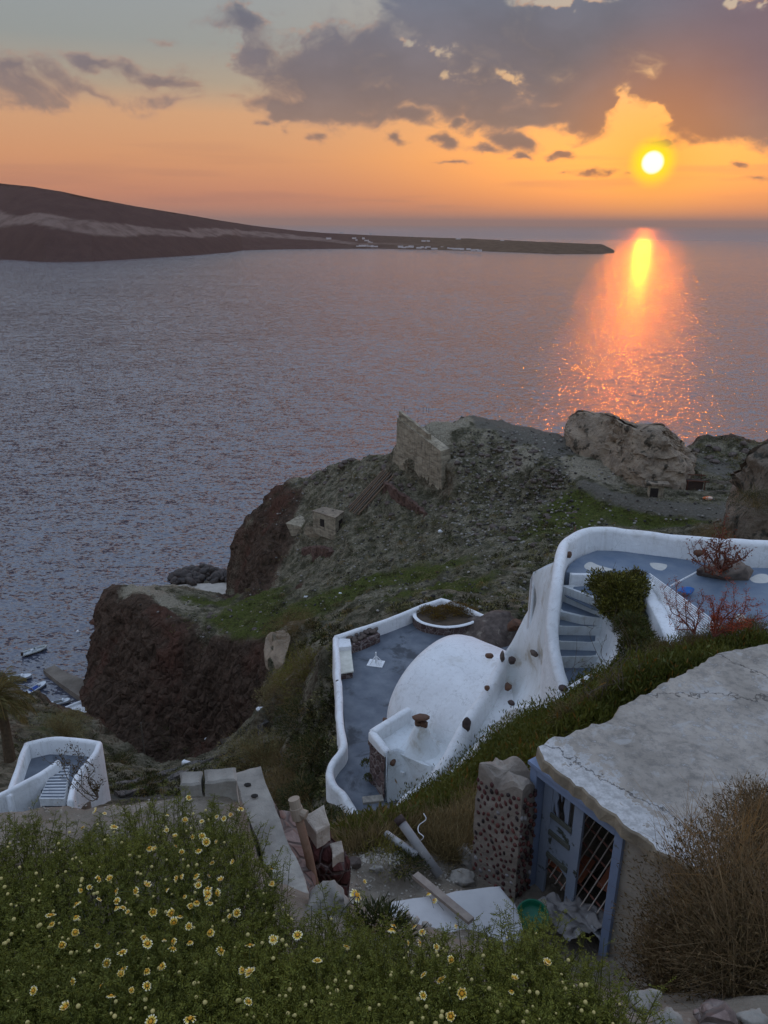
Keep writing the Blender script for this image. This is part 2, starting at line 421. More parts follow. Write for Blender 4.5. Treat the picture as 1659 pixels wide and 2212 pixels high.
def leaf_mat(name='leaves', transl=.25, rough=.6):
    if name in _mc: return _mc[name]
    m, t, b = new_mat(name); at = t.new('ShaderNodeVertexColor', layer_name='tint').outputs[0]
    if name == 'leaves': at = t.vmath('MULTIPLY', at, (1.80, 1.58, .84))
    t.l.new(at, b.inputs['Base Color']); b.inputs['Roughness'].default_value = rough; b.inputs['Specular IOR Level'].default_value = .25
    if transl > 0:
        tr = t.new('ShaderNodeBsdfTranslucent'); t.l.new(at, tr.inputs[0]); mx = t.new('ShaderNodeMixShader', inp={0: transl}); t.l.new(b.outputs[0], mx.inputs[1]); t.l.new(tr.outputs[0], mx.inputs[2])
        o = [n for n in t.n if n.type == 'OUTPUT_MATERIAL'][0]; t.l.new(mx.outputs[0], o.inputs[0])
    _mc[name] = m; return m
def jitter(rg, c0, c1, n, rep=4, dark=.35):
    t_ = rg.rand(n, 1); c = np.array(c0) * (1 - t_) + np.array(c1) * t_; c = c * (1 - dark * rg.rand(n, 1)); return np.repeat(c, rep, 0)
def bush_arr(rg, cen, rad, n, c0, c1, leaf=(.05, .02), squash=(1, 1, .8), twigs=0, twig_c=(.10, .085, .06), up=.4, lump=.35, shell=.55, frq=1.6):
    """leafy or twiggy cushion; returns parts list for merge()"""
    d = unit(rg.normal(size=(n, 3))); d[:, 2] = np.abs(d[:, 2]) * 1.0 - .12
    r = (shell + (1 - shell) * rg.rand(n) ** .6)
    lumps = 1 + lump * fbm(d * frq + cen * .37, 3)
    p = cen + d * (r * lumps)[:, None] * np.array(squash) * rad
    dirs = d + rg.normal(size=(n, 3)) * .7 + [0, 0, up]
    v, f = blades(p, dirs, leaf[0] * rg.uniform(.6, 1.4, n), leaf[1] * rg.uniform(.6, 1.3, n), rg)
    out = [(v, f, jitter(rg, c0, c1, n))]
    if twigs:
        d2 = unit(rg.normal(size=(twigs, 3)) + [0, 0, .8]); d2[:, 2] = np.abs(d2[:, 2])
        l2 = 1 + lump * fbm(d2 * frq + cen * .37, 3)
        a = cen + rg.normal(size=(twigs, 3)) * rad * .18 * np.array([1, 1, .3]); b_ = cen + d2 * (l2 * rg.uniform(.85, 1.22, twigs))[:, None] * np.array(squash) * rad
        mdp = (a + b_) / 2 + rg.normal(size=(twigs, 3)) * rad * .10
        w_ = np.full(twigs, leaf[1] * .30)
        v1, f1 = strips(a, mdp, w_, w_ * .7, rg); v2, f2 = strips(mdp, b_, w_ * .7, w_ * .2, rg)
        out += [(v1, f1, np.repeat(np.tile(np.array(twig_c) * 1.0, (twigs * 2, 1)) * rg.uniform(.6, 1.3, (twigs * 2, 1)), 4, 0)), (v2, f2, np.repeat(np.tile(np.array(twig_c) * 1.1, (twigs * 2, 1)) * rg.uniform(.6, 1.3, (twigs * 2, 1)), 4, 0))]
    return out
# ---------------------------------------------------------------- sea
def sea_mat():
    m, t, b = new_mat('sea_water')
    co = t.new('ShaderNodeTexCoord').outputs['Object']
    def wave(scale, rot, stretch, detail, rough, amp, dist=0.0):
        c = t.noise(t.mapping(co, rot=(0, 0, R_(rot)), scale=(scale * stretch, scale, scale)), 1.0, detail, rough, dist, out=1)
        return t.vmath('MULTIPLY', t.vmath('SUBTRACT', c, (.5, .5, .5)), (amp, amp * 1.15, 0.0))
    # slopes of swell, wind waves and ripples added to the upright normal
    sl = wave(0.010, 24, 0.5, 3, 0.5, .12)
    for args in ((0.11, 26, 0.36, 2, 0.6, .26, .4), (0.36, 21, 0.40, 3, 0.62, 1.0, .4), (1.4, 27, 0.5, 2, 0.6, 1.1, .3)):
        sl = t.vmath('ADD', sl, wave(*args))
    vc = t.voro(t.mapping(co, rot=(0, 0, R_(24)), scale=(.75, 1.9, 1)), 1.0, 'F1', out=1)
    sl = t.vmath('ADD', sl, t.vmath('MULTIPLY', t.vmath('SUBTRACT', vc, (.5, .5, .5)), (.60, .36, 0)))
    nrm = t.vmath('NORMALIZE', t.vmath('ADD', sl, (0, 0, 1)))
    t.l.new(nrm, b.inputs['Normal'])
    b.inputs['Base Color'].default_value = (.052, .060, .085, 1)
    dist_ = t.vmath('LENGTH', co, out=1); t.l.new(t.mapr(dist_, 250, 9000, .06, .34), b.inputs['Roughness'])
    b.inputs['IOR'].default_value = 1.9
    b.inputs['Specular IOR Level'].default_value = 0.5
    return m
def disc_np(r_list, seg):
    v = [[0, 0, 0]]; f = []
    for r in r_list:
        for k in range(seg): v.append([r * math.cos(2 * PI * k / seg), r * math.sin(2 * PI * k / seg), 0])
    for k in range(seg): f.append([0, 1 + k, 1 + (k + 1) % seg])
    for j in range(len(r_list) - 1):
        a = 1 + j * seg; b_ = a + seg
        for k in range(seg): f.append([a + k, b_ + k, b_ + (k + 1) % seg, a + (k + 1) % seg])
    return v, f
_v, _f = disc_np([300, 3000, 20000, 60000], 64)
sea = mesh_np('sea', _v, _f, sea_mat(), smooth=False); tag(sea, 'rippled grey violet sea stretching to the horizon', 'sea', kind='structure')

# ---------------------------------------------------------------- far island
def island():
    wl = [(-500, 575), (-300, 570), (-120, 562), (0, 560), (100, 566), (200, 565), (300, 559), (400, 553), (500, 545), (522, 541), (600, 539), (800, 537), (900, 539), (1000, 541.5), (1100, 545), (1200, 549), (1290, 549), (1327, 546.5)]
    sk = [(-500, 380), (-300, 384), (-120, 388), (0, 396), (60, 402), (130, 413), (200, 428), (300, 447), (400, 463), (480, 477), (560, 489), (640, 498), (700, 503), (800, 508), (900, 512), (1000, 515), (1100, 520), (1200, 525), (1298, 529), (1316, 538), (1327, 545.5)]
    wl = np.array(wl); sk = np.array(sk)
    xs = np.concatenate([np.linspace(-500, 1290, 420), np.linspace(1292, 1327, 24)])
    wy = np.interp(xs, wl[:, 0], wl[:, 1]); sy = np.interp(xs, sk[:, 0], sk[:, 1])
    base = np.array([P(x, y, z=0) for x, y in zip(xs, wy)])
    # skyline stands farther back than the shore
    back = np.interp(xs, [-500, 0, 520, 700, 1290, 1327], [900, 800, 650, 700, 420, 40])
    rows = []; NR = 26
    prof_s = np.linspace(0, 1, NR)
    topv = []
    for i, x in enumerate(xs):
        d = ray(x, sy[i]); hd = np.hypot(base[i, 0], base[i, 1]) + back[i]
        t = hd / np.hypot(d[0], d[1]); topv.append([d[0] * t, d[1] * t, CAM_H + d[2] * t])
    topv = np.array(topv)
    for s in prof_s:
        # steep lower cliff then shelving upper slope
        zf = np.interp(s, [0, 0.18, 0.45, 0.75, 1], [0.0, 0.34, 0.62, 0.84, 1.0])
        rows.append(base + (topv - base) * np.array([s, s, 0]) + np.outer(topv[:, 2] * zf, [0, 0, 1]))
    away = topv * np.array([1, 1, 0]); away /= np.linalg.norm(away, axis=1)[:, None]
    rows.append(topv + away * 300 + np.array([0, 0, -30.]) * (topv[:, 2:3] / 300))
    rows.append(np.c_[(topv + away * 900)[:, :2], np.full(len(xs), -20)])
    rows.insert(0, np.c_[(base - away * 20)[:, :2], np.full(len(xs), -8)])
    g = np.array(rows); nr, nc, _ = g.shape
    v = g.reshape(-1, 3)
    amp = np.clip(v[:, 2] / 300, 0, 1) ** 0.6
    gul = fbm(np.c_[v[:, 0] / 190, v[:, 1] / 190, v[:, 2] / 500], 5, .55, ridge=True)
    edge = np.ones(nr); edge[-3] = 0.15; edge = np.repeat(edge, nc)
    v = v + away[np.tile(np.arange(nc), nr)] * (gul * amp * 75 * edge)[:, None]
    v[:, 2] += fbm(v / 60, 4) * amp * 9 * edge
    idx = np.arange(nr * nc).reshape(nr, nc)
    f = np.stack([idx[:-1, :-1], idx[:-1, 1:], idx[1:, 1:], idx[1:, :-1]], -1).reshape(-1, 4)
    m, t, b = new_mat('island_rock')
    geo = t.new('ShaderNodeNewGeometry').outputs['Position']
    s = t.new('ShaderNodeSeparateXYZ', inp={0: geo})
    warp = t.noise(t.mapping(geo, scale=(.004, .004, .004)), 1, 4, .6)
    gl = t.noise(t.mapping(geo, scale=(.02, .02, .004)), 1, 5, .65)
    # the pale band lies a third below the crest, which falls to the right
    crest = t.math('ADD', t.math('MULTIPLY', s.outputs[0], -0.118), 10.0)
    rel = t.math('DIVIDE', s.outputs[2], t.math('MAXIMUM', crest, 25.0))
    rel = t.math('ADD', rel, t.math('MULTIPLY', t.math('SUBTRACT', warp, .5), 0.55))
    band = t.math('MULTIPLY', t.mapr(rel, 0.60, 0.68, smooth=True), t.mapr(rel, 0.86, 0.93, 1, 0, smooth=True))
    band = t.math('MULTIPLY', band, t.mapr(gl, 0.36, 0.58, .35, 1))
    col = t.mix(t.mapr(gl, .3, .7), srgb(46, 38, 42), srgb(70, 56, 54))
    col = t.mix(band, col, srgb(122, 106, 98))
    flat = t.mapr(s.outputs[0], -300, 300)
    sc = t.noise(t.mapping(geo, scale=(.03, .03, .05)), 1, 5, .65)
    col = t.mix(flat, col, t.mix(t.mapr(sc, .38, .6), srgb(66, 60, 48), srgb(96, 84, 68)))
    t.l.new(col, b.inputs['Base Color']); b.inputs['Roughness'].default_value = 1; b.inputs['Specular IOR Level'].default_value = 0
    nb = t.noise(t.mapping(geo, scale=(.05, .05, .02)), 1, 6, .7)
    bp = t.new('ShaderNodeBump', inp={'Height': nb, 'Strength': 0.8, 'Distance': 12.0}); t.l.new(bp.outputs[0], b.inputs['Normal'])
    o = mesh_np('hills', v, f, m); tag(o, 'long dark island falling to a low cape, with a pale rock band', 'island', kind='structure')
island()
# ---------------------------------------------------------------- land, as a triangulated survey of spot heights
TP = []   # x, y, z, masks (red, pale, track, green)
KIND = {'s': (0, 0, 0, 0), 'r': (1, 0, 0, 0), 'p': (0, 1, 0, 0), 't': (0, 0, 1, 0), 'g': (0, 0, 0, 1), 'm': (.4, 0, 0, .3), 'b': (.6, .25, 0, 0)}
def G(px, py, z=None, t=None, k='s', behind=None):
    q = P(px, py, z=z, t=t); TP.append((*q, *KIND[k]))
    if behind:
        a = q * np.array([1, 1, 0]); a = a / np.linalg.norm(a)
        for dist, dz in behind:
            TP.append((*(q + a * dist + np.array([0, 0, dz]))[:2], max(-6, q[2] + dz), *KIND['r']))
def GW(x, y, z, k='s'): TP.append((x, y, z, *KIND[k]))
DROP = [(2.5, -2.5), (7, -16), (16, -40), (26, -75)]
# --- sea bed frame
for x in range(-260, 301, 20):
    GW(x, 330, -8); GW(x, 290, -8)
for y in range(10, 330, 20): GW(-260, y, -8); GW(-200, y, -8)
for (px, py) in [(40, 1260), (150, 1260), (40, 1400), (150, 1350), (190, 1420), (0, 1450), (120, 1480), (60, 1540), (150, 1520), (300, 1180), (420, 1180), (460, 1100), (540, 1040), (600, 990), (700, 960), (800, 930), (860, 890), (1000, 850), (1200, 850), (1450, 850), (1700, 850), (200, 1280), (190, 1500), (330, 1240)]:
    G(px, py, z=-6)
# --- first cliff (dark, by the harbour)
for (px, py) in [(205, 1500), (203, 1450), (207, 1400), (212, 1340), (222, 1300), (185, 1522), (215, 1575), (250, 1612), (300, 1640)]: G(px, py, z=1, k='r')
for (px, py, z) in [(360, 1645, 2), (400, 1632, 4), (470, 1612, 10), (540, 1585, 20), (600, 1540, 31)]: G(px, py, z=z, k='r')
for (px, py, z) in [(236, 1264, 24), (300, 1300, 26), (350, 1338, 26), (400, 1368, 25.5), (470, 1398, 28), (540, 1402, 32), (600, 1418, 38)]: G(px, py, z=z, k='r')
for (px, py, z) in [(225, 1345, 17), (240, 1420, 12), (260, 1500, 9), (330, 1520, 10), (400, 1500, 13), (480, 1500, 18), (560, 1500, 27)]: G(px, py, z=z, k='r')
G(300, 1268, z=24, k='p'); G(330, 1266, z=22, k='p'); G(345, 1290, z=24, k='p'); G(372, 1310, z=25, k='p')
G(362, 1272, z=21, k='s'); G(365, 1263, z=1.2, k='p')
G(395, 1290, z=20.5, k='m'); G(430, 1300, z=20, k='g'); G(470, 1310, z=20.5, k='g'); G(500, 1318, z=21.5); G(385, 1276, z=9); G(440, 1284, z=6); G(498, 1296, z=6)
G(430, 1330, z=25.5, k='s'); G(500, 1350, z=29, k='g'); G(470, 1370, z=27.5, k='s'); G(560, 1360, z=35, k='g'); G(560, 1310, z=29, k='g')
# beach strip and seawall foot
for (px, py, z) in [(370, 1262, -.5), (420, 1252, 0), (498, 1252, 0), (498, 1285, 0), (450, 1272, 0), (400, 1268, 0)]: G(px, py, z=z, k='p')
G(505, 1240, z=.5, k='r'); G(505, 1300, z=1, k='r')
# --- second cliff and promontory
for (px, py, z) in [(507, 1290, 3), (508, 1200, 9), (530, 1305, 14), (560, 1308, 22), (640, 1290, 30)]: G(px, py, z=z, k='r')
for (px, py, z) in [(516, 1152, 25), (560, 1196, 30), (600, 1220, 28), (650, 1194, 33), (700, 1228, 36.5), (640, 1260, 33)]: G(px, py, z=z, k='r' if px < 640 else 's')
for (px, py, z) in [(548, 1225, 24), (580, 1260, 24), (530, 1250, 14)]: G(px, py, z=z, k='r')
for (px, py, z) in [(566, 1096, 33), (590, 1055, 38), (620, 1040, 41)]: G(px, py, z=z, k='r', behind=DROP)
for (px, py, z, k) in [(655, 1028, 44, 's'), (700, 1010, 48, 's'), (735, 995, 51, 's'), (770, 985, 54, 's'), (810, 976, 57, 's'), (848, 970, 59.5, 's'), (866, 972, 60, 's')]: G(px, py, z=z, k=k, behind=DROP)
for (px, py, z, k) in [(545, 1140, 29, 's'), (570, 1120, 33, 'r'), (600, 1090, 37, 'r'), (640, 1080, 40, 'r'), (680, 1060, 43, 's'), (740, 1030, 49, 's'), (800, 1010, 55, 's'), (700, 1105, 43.5, 's'),
                       (760, 1108, 47, 's'), (800, 1060, 51, 's'), (850, 1050, 53, 's'), (900, 1110, 51, 'm'), (965, 1076, 54, 's'), (862, 1002, 59, 's'), (880, 1030, 56, 's'), (820, 1130, 49, 's'),
                       (740, 1160, 43, 's')]: G(px, py, z=z, k=k)
WALL_A = P(864, 1000, z=59.0); WALL_B = P(966, 1078, z=54.0)
WTOP_A = under(868, 887, WALL_A[1]); WTOP_B = under(962, 966, WALL_B[1])
_wn = np.cross(WALL_B - WALL_A, [0, 0, 1]); _wn = _wn / np.linalg.norm(_wn)
if _wn[1] < 0: _wn = -_wn
for s in (0.0, .33, .66, 1.0):
    q = WALL_A + (WALL_B - WALL_A) * s; tz = WTOP_A[2] + (WTOP_B[2] - WTOP_A[2]) * s - 1.4
    GW(*(q - _wn * .1)[:2], q[2]); GW(*(q + _wn * 0.9)[:2], tz, 'p')
G(884, 889, z=71.3, k='p', behind=[(2.5, -2), (6, -14), (12, -35)])
_al = (WALL_B - WALL_A) * [1, 1, 0]; _al = _al / np.linalg.norm(_al)
for w_, dz_, al_ in [(0.1, 0, 1.0), (1.5, -2, .4), (4, -8, .2), (9, -22, 0), (16, -45, 0)]:
    q = WALL_A - _al * al_ + _wn * w_; GW(q[0], q[1], 58.5 + dz_)
for (px, py, z, k) in [(905, 892, 70.6, 'p'), (960, 884, 69.8, 'p'), (1000, 889, 69.3, 'p'), (1030, 895, 69, 't'), (1100, 911, 68.5, 't'), (1180, 930, 68, 't'), (1226, 943, 67.5, 't')]: G(px, py, z=z, k=k, behind=DROP)
for (px, py, z, k) in [(940, 905, 69.6, 'p'), (1000, 905, 69, 'p'), (1060, 915, 68.6, 't'), (980, 918, 68.6, 'p'), (1060, 934, 68, 'p'), (1120, 962, 67.5, 'p'), (1150, 990, 66.3, 'p'), (1100, 935, 68.2, 't'),
                       (1160, 950, 67.6, 't'), (1195, 980, 66.6, 't'), (1218, 1010, 66, 't'), (1262, 1040, 65.5, 't'), (1320, 1072, 64.6, 't'), (1400, 1093, 64.6, 't'), (1500, 1106, 65, 't'), (1570, 1112, 65.3, 't'),
                       (1145, 965, 67, 'p'), (1170, 1005, 65.8, 's'), (1000, 945, 66.8, 's'), (1060, 962, 65.5, 'b'), (1110, 985, 64.5, 'b'), (975, 1000, 62, 's'), (1060, 1000, 62.8, 's'), (1150, 1040, 61.2, 's'),
                       (1000, 1085, 56.5, 's'), (1060, 1080, 58, 's'), (1120, 1090, 58.3, 's'), (1225, 990, 66.2, 'p'), (1235, 1015, 65.8, 'p'), (1290, 1035, 65.3, 'p'), (1340, 1055, 65, 's'), (1400, 1066, 65, 's'), (1480, 1072, 65, 's'),
                       (1200, 1060, 62, 's'), (1250, 1075, 62.5, 'g'), (1300, 1105, 61.8, 'g'), (1400, 1130, 62, 'g'), (1500, 1140, 63, 'g'), (1560, 1150, 65, 's'), (1450, 1160, 62, 's')]: G(px, py, z=z, k=k)
for (px, py, z, k) in [(1486, 968, 65.5, 's'), (1510, 952, 67, 'b'), (1530, 948, 67.5, 'b'), (1600, 947, 67.8, 'b'), (1659, 956, 67, 'b'), (1750, 962, 67, 's'), (1900, 980, 66, 's')]: G(px, py, z=z, k=k, behind=DROP)
for (px, py, z, k) in [(1300, 985, 65.5, 's'), (1400, 985, 65, 's'), (1460, 985, 65, 's')]: G(px, py, z=z, k=k, behind=[(5, -6), (10, -20), (18, -40), (28, -70)])
for (px, py, z, k) in [(1500, 1000, 64.6, 't'), (1560, 1010, 64.3, 't'), (1620, 1030, 64, 't'), (1560, 980, 65.3, 's'), (1620, 985, 66, 's'), (1500, 1040, 64.5, 's'), (1560, 1060, 64.6, 's'), (1700, 1040, 64.5, 's'), (1900, 1080, 66, 's'), (1700, 1140, 70, 's'), (1900, 1200, 72, 's')]: G(px, py, z=z, k=k)
# --- hillside between the promontory and the houses
for (px, py, z, k) in [(1200, 1150, 60, 'g'), (1100, 1130, 57.5, 's'), (1000, 1150, 55.5, 's'), (1000, 1200, 55.5, 's'), (900, 1160, 50, 's'), (800, 1180, 45, 's'), (750, 1210, 42, 's'), (850, 1220, 47, 's'), (800, 1260, 45.5, 'g'), (900, 1250, 54, 'g'),
                       (1000, 1250, 60, 's'), (1100, 1200, 62, 's'), (1150, 1230, 66, 's'), (1100, 1285, 69, 's'), (1000, 1290, 67, 'g'), (900, 1290, 60, 'g'), (800, 1300, 54, 's'), (700, 1300, 43.5, 'g'), (740, 1345, 56, 's'), (640, 1318, 39, 'g'), (600, 1355, 39.5, 'g'),
                       (1200, 1180, 66, 's'), (1300, 1140, 62.5, 's'), (1400, 1160, 63.5, 's'), (1050, 1310, 72, 's'), (560, 1290, 27, 'g'), (700, 1265, 38.5, 's')]: G(px, py, z=z, k=k)
# --- near hillside under the houses
for (px, py, t, k) in [(606, 1395, 88, 'p'), (640, 1360, 92, 's'), (690, 1360, 88, 's'), (600, 1450, 86, 's'), (590, 1500, 84, 's'), (660, 1480, 74, 's'), (615, 1570, 80, 's'), (655, 1560, 66, 's'), (700, 1440, 60, 's'), (700, 1600, 48, 's'), (690, 1700, 41, 's'), (722, 1790, 33, 's'),
                       (700, 1380, 66, 's'), (640, 1640, 56, 's'), (600, 1700, 50, 's'), (520, 1620, 74, 's'), (450, 1655, 71, 's'), (350, 1680, 67, 's'), (250, 1705, 58, 't'), (400, 1700, 56, 't'), (330, 1700, 54, 't'), (300, 1740, 50, 't'), (500, 1720, 50, 's'), (600, 1780, 42, 's'),
                       (230, 1632, 94, 's'), (320, 1664, 90, 's'), (450, 1646, 90, 's'), (540, 1610, 90, 's'), (590, 1560, 92, 's'),
                       (60, 1500, 100, 'b'), (110, 1530, 99, 'b'), (150, 1546, 97, 'b'), (190, 1568, 94, 's'), (215, 1602, 91, 's'), (0, 1470, 103, 'b'), (-150, 1440, 106, 'b'), (-400, 1400, 110, 's'), (120, 1585, 86, 'm'), (60, 1600, 78, 'm'), (0, 1600, 76, 'b'), (-150, 1600, 70, 's'),
                       (230, 1700, 62, 's'), (0, 1660, 56, 's'), (-200, 1700, 50, 's'), (100, 1740, 46, 's'), (240, 1740, 46, 's'), (-400, 1700, 50, 's')]: G(px, py, t=t, k=k)
# ravine behind the near shoulder
for (px, py, t, z) in [(190, 1568, 108, 35), (230, 1632, 108, 25), (320, 1664, 106, 24), (450, 1646, 108, 26), (560, 1600, 108, 30), (60, 1500, 116, 32), (-100, 1450, 120, 30), (130, 1540, 114, 30), (230, 1600, 130, 4), (320, 1620, 135, 6), (430, 1600, 138, 14), (30, 1490, 135, 5), (-150, 1440, 140, 5), (620, 1500, 110, 42), (640, 1420, 115, 48), (130, 1520, 150, -2), (-50, 1470, 165, -5)]:
    q = P(px, py, t=t); GW(q[0], q[1], z, 'r')
# --- under the white houses
for (px, py, z) in [(728, 1390, 89.4), (850, 1340, 89.4), (950, 1302, 89.4), (1055, 1340, 89.4), (745, 1560, 89.4), (722, 1680, 89.2), (900, 1500, 89.4), (800, 1740, 88.6), (1000, 1420, 89.4), (845, 1765, 89.6)]: G(px, py, z=z)
for (px, py, z) in [(716, 1372, 84), (940, 1290, 83), (1065, 1335, 85)]: G(px, py, z=z)
# behind the terrace the ground falls steeply
for (px, py, t, z) in [(950, 1300, 58, 81), (850, 1330, 60, 76), (1060, 1330, 60, 82), (740, 1370, 58, 77), (1150, 1300, 56, 86), (1200, 1200, 48, 92), (1250, 1150, 45, 94), (1400, 1150, 45, 93), (1659, 1180, 45, 93), (1900, 1200, 45, 95), (1300, 1100, 75, 78), (1659, 1100, 75, 74)]:
    q = P(px, py, t=t); GW(q[0], q[1], z)
for (px, py, z) in [(1240, 1250, 96.5), (1340, 1220, 97), (1500, 1250, 98), (1659, 1240, 98), (1850, 1260, 99), (1659, 1340, 99.5), (1500, 1340, 99.5), (1850, 1380, 100), (1240, 1480, 96.5), (1340, 1390, 97.5), (1300, 1330, 96.5), (1395, 1320, 99.6), (1425, 1400, 99.9),
                    (1150, 1300, 90), (1130, 1380, 89), (1100, 1450, 89), (1180, 1480, 91), (1100, 1560, 91), (1010, 1620, 90), (930, 1700, 89)]: G(px, py, z=z)
for (px, py, t) in [(1360, 1440, 23.5), (1210, 1548, 25.5), (1100, 1578, 27.5), (1000, 1672, 29), (870, 1768, 30), (745, 1806, 29)]: G(px, py, t=t, k='g')
for (px, py, t) in [(1430, 1430, 17), (1300, 1508, 17), (1190, 1578, 18), (1060, 1655, 19), (950, 1728, 19), (840, 1780, 20), (740, 1812, 20), (1659, 1376, 17), (1850, 1390, 18)]: G(px, py, t=t, k='g')
for (px, py, t, z) in [(1150, 1690, 11.5, 105.2), (1000, 1760, 11.5, 104), (880, 1790, 11.5, 103.8), (740, 1815, 12, 103.5), (600, 1800, 11, 104), (400, 1800, 11, 102), (200, 1800, 11, 101), (-100, 1800, 11, 101), (-400, 1800, 12, 101), (1350, 1520, 12.5, 105.3), (1600, 1420, 13.5, 105.6), (1900, 1420, 15, 105.5)]:
    q = P(px, py, t=t); GW(q[0], q[1], z)
for x in range(-12, 14, 3): GW(x, 6, 104 if x > -1 else 101)
for x in (-40, -80, -140): GW(x, 10, 100); GW(x, 40, 80 if x > -60 else 60)
for x in (25, 60, 120): GW(x, 8, 110)
GW(25, 40, 102); GW(60, 40, 92); GW(120, 40, 88); GW(60, 80, 70); GW(120, 80, 70); GW(120, 130, 66)
GW(-60, 80, 62); GW(-110, 90, 40); GW(150, 180, 66); GW(200, 220, -6); GW(150, 240, -6); GW(280, 100, 60); GW(280, 10, 100); GW(280, 200, 0)

def terrain():
    A = np.array(TP)
    XY = [Vector((a[0], a[1])) for a in A]
    vo, eo, fo, ov, oe, of = delaunay_2d_cdt(XY, [], [], 0, 0.05)
    src = [o[0] if len(o) else -1 for o in ov]
    tv = np.array([[p.x, p.y] for p in vo]); att = np.array([A[s] if s >= 0 else [*tv[i], 0, 0, 0, 0, 0] for i, s in enumerate(src)])
    ys = [5.0]
    while ys[-1] < 262: ys.append(ys[-1] * 1.0040 + 0.006)
    ys = np.array(ys); us = np.linspace(-0.86, 0.95, 560)
    YY, UU = np.meshgrid(ys, us, indexing='ij'); XX = UU * (YY * 1.0 + 6)
    pts = np.stack([XX.ravel(), YY.ravel()], 1); n = len(pts)
    # rasterise triangle by triangle onto the grid
    val = np.full((n, 5), np.nan); val[:, 0] = -8; val[:, 1:] = 0
    for tri in fo:
        a, b, c = tri[0], tri[1], tri[2]
        pa, pb, pc = tv[a], tv[b], tv[c]
        den = (pb[0] - pa[0]) * (pc[1] - pa[1]) - (pc[0] - pa[0]) * (pb[1] - pa[1])
        if abs(den) < 1e-9: continue
        y0, y1 = min(pa[1], pb[1], pc[1]), max(pa[1], pb[1], pc[1])
        j0, j1 = np.searchsorted(ys, y0), np.searchsorted(ys, y1, side='right')
        if j1 <= j0: continue
        x0, x1 = min(pa[0], pb[0], pc[0]), max(pa[0], pb[0], pc[0])
        sub = slice(j0 * 560, j1 * 560)
        q = pts[sub]; sel = np.nonzero((q[:, 0] >= x0) & (q[:, 0] <= x1))[0]
        if not len(sel): continue
        q = q[sel]
        u = ((q[:, 0] - pa[0]) * (pc[1] - pa[1]) - (pc[0] - pa[0]) * (q[:, 1] - pa[1])) / den
        v = ((pb[0] - pa[0]) * (q[:, 1] - pa[1]) - (q[:, 0] - pa[0]) * (pb[1] - pa[1])) / den
        ins = (u >= -1e-7) & (v >= -1e-7) & (u + v <= 1 + 1e-7)
        s2 = sel[ins] + j0 * 560; u = u[ins][:, None]; v = v[ins][:, None]
        val[s2] = att[a][2:7] * (1 - u - v) + att[b][2:7] * u + att[c][2:7] * v
    Z = val[:, 0].reshape(YY.shape); M = val[:, 1:].reshape(*YY.shape, 4)
    # light smoothing, less where it is steep
    def blur(a, it):
        for _ in range(it):
            a = a.copy(); a[1:-1] = (a[:-2] + 2 * a[1:-1] + a[2:]) / 4; a[:, 1:-1] = (a[:, :-2] + 2 * a[:, 1:-1] + a[:, 2:]) / 4
        return a
    Zs = blur(Z, 6)
    Z = Zs
    for c in range(4): M[..., c] = blur(M[..., c], 8)
    V = np.stack([XX, YY, Z], -1)
    du = np.gradient(V, axis=1); dv = np.gradient(V, axis=0)
    N = np.cross(du, dv); N /= np.linalg.norm(N, axis=-1, keepdims=True) + 1e-9
    slope = 1 - N[..., 2]
    Vf = V.reshape(-1, 3); Nf = N.reshape(-1, 3); sl = slope.ravel()
    rockm = np.clip((sl - 0.30) / 0.25, 0, 1)
    redf = np.clip(M[..., 0].ravel(), 0, 1)
    rock = np.clip(np.maximum(rockm * .8, redf), 0, 1)
    dist = Vf[:, 1]
    q = Vf * np.array([1, 1, 0.75])
    land = np.clip((Vf[:, 2] + 1) / 3, 0, 1)
    # crags on the rock, low mounds and hummocks on the scrub
    st_ = np.abs(((q[:, 2] + fbm(q / 12.0, 3) * 2.5) / 2.3) % 1.0 - .5) * 2
    cr = fbm(q * [1, 1, .5] / 8.0, 5, .6, ridge=True) * 2.3 + fbm(q / 2.2 + 5, 4, .65, ridge=True) * 1.25 + st_ * .45
    hm = fbm(q / 14.0 + 9, 3) * 0.9 + fbm(q / 3.2, 4, .6) * 0.45 + np.maximum(fbm(q / 1.5 + 3, 3, .6), 0) * 0.55 + np.maximum(fbm(q / 6.0 + 31, 4, .6, ridge=True) - .1, 0) * 1.5
    flat = np.clip(M[..., 2].ravel() * 1.2 + M[..., 1].ravel() * .5, 0, 1)
    near = np.clip((dist - 20) / 60, 0.12, 1)
    d = (cr * rock * 1.15 + hm * (1 - rock) * (1 - flat * .85)) * near * land
    Vf = Vf + Nf * d[:, None]
    idx = np.arange(n).reshape(YY.shape)
    f = np.stack([idx[:-1, :-1], idx[:-1, 1:], idx[1:, 1:], idx[1:, :-1]], -1).reshape(-1, 4)
    f = f[(Vf[f][:, :, 2].max(1) > -2)]
    o = mesh_np('terrain', Vf, f, None)
    me = o.data
    ca = me.color_attributes.new('mask', 'FLOAT_COLOR', 'POINT')
    mk = np.clip(M.reshape(-1, 4), 0, 1).astype(np.float32); mk[:, 0] = np.clip(rock * (0.45 + .55 * redf), 0, 1)
    if len(me.vertices) == n: ca.data.foreach_set('color', mk.ravel())
    me.materials.append(terrain_mat())
    return o, ys, us, Vf.reshape(*YY.shape, 3)
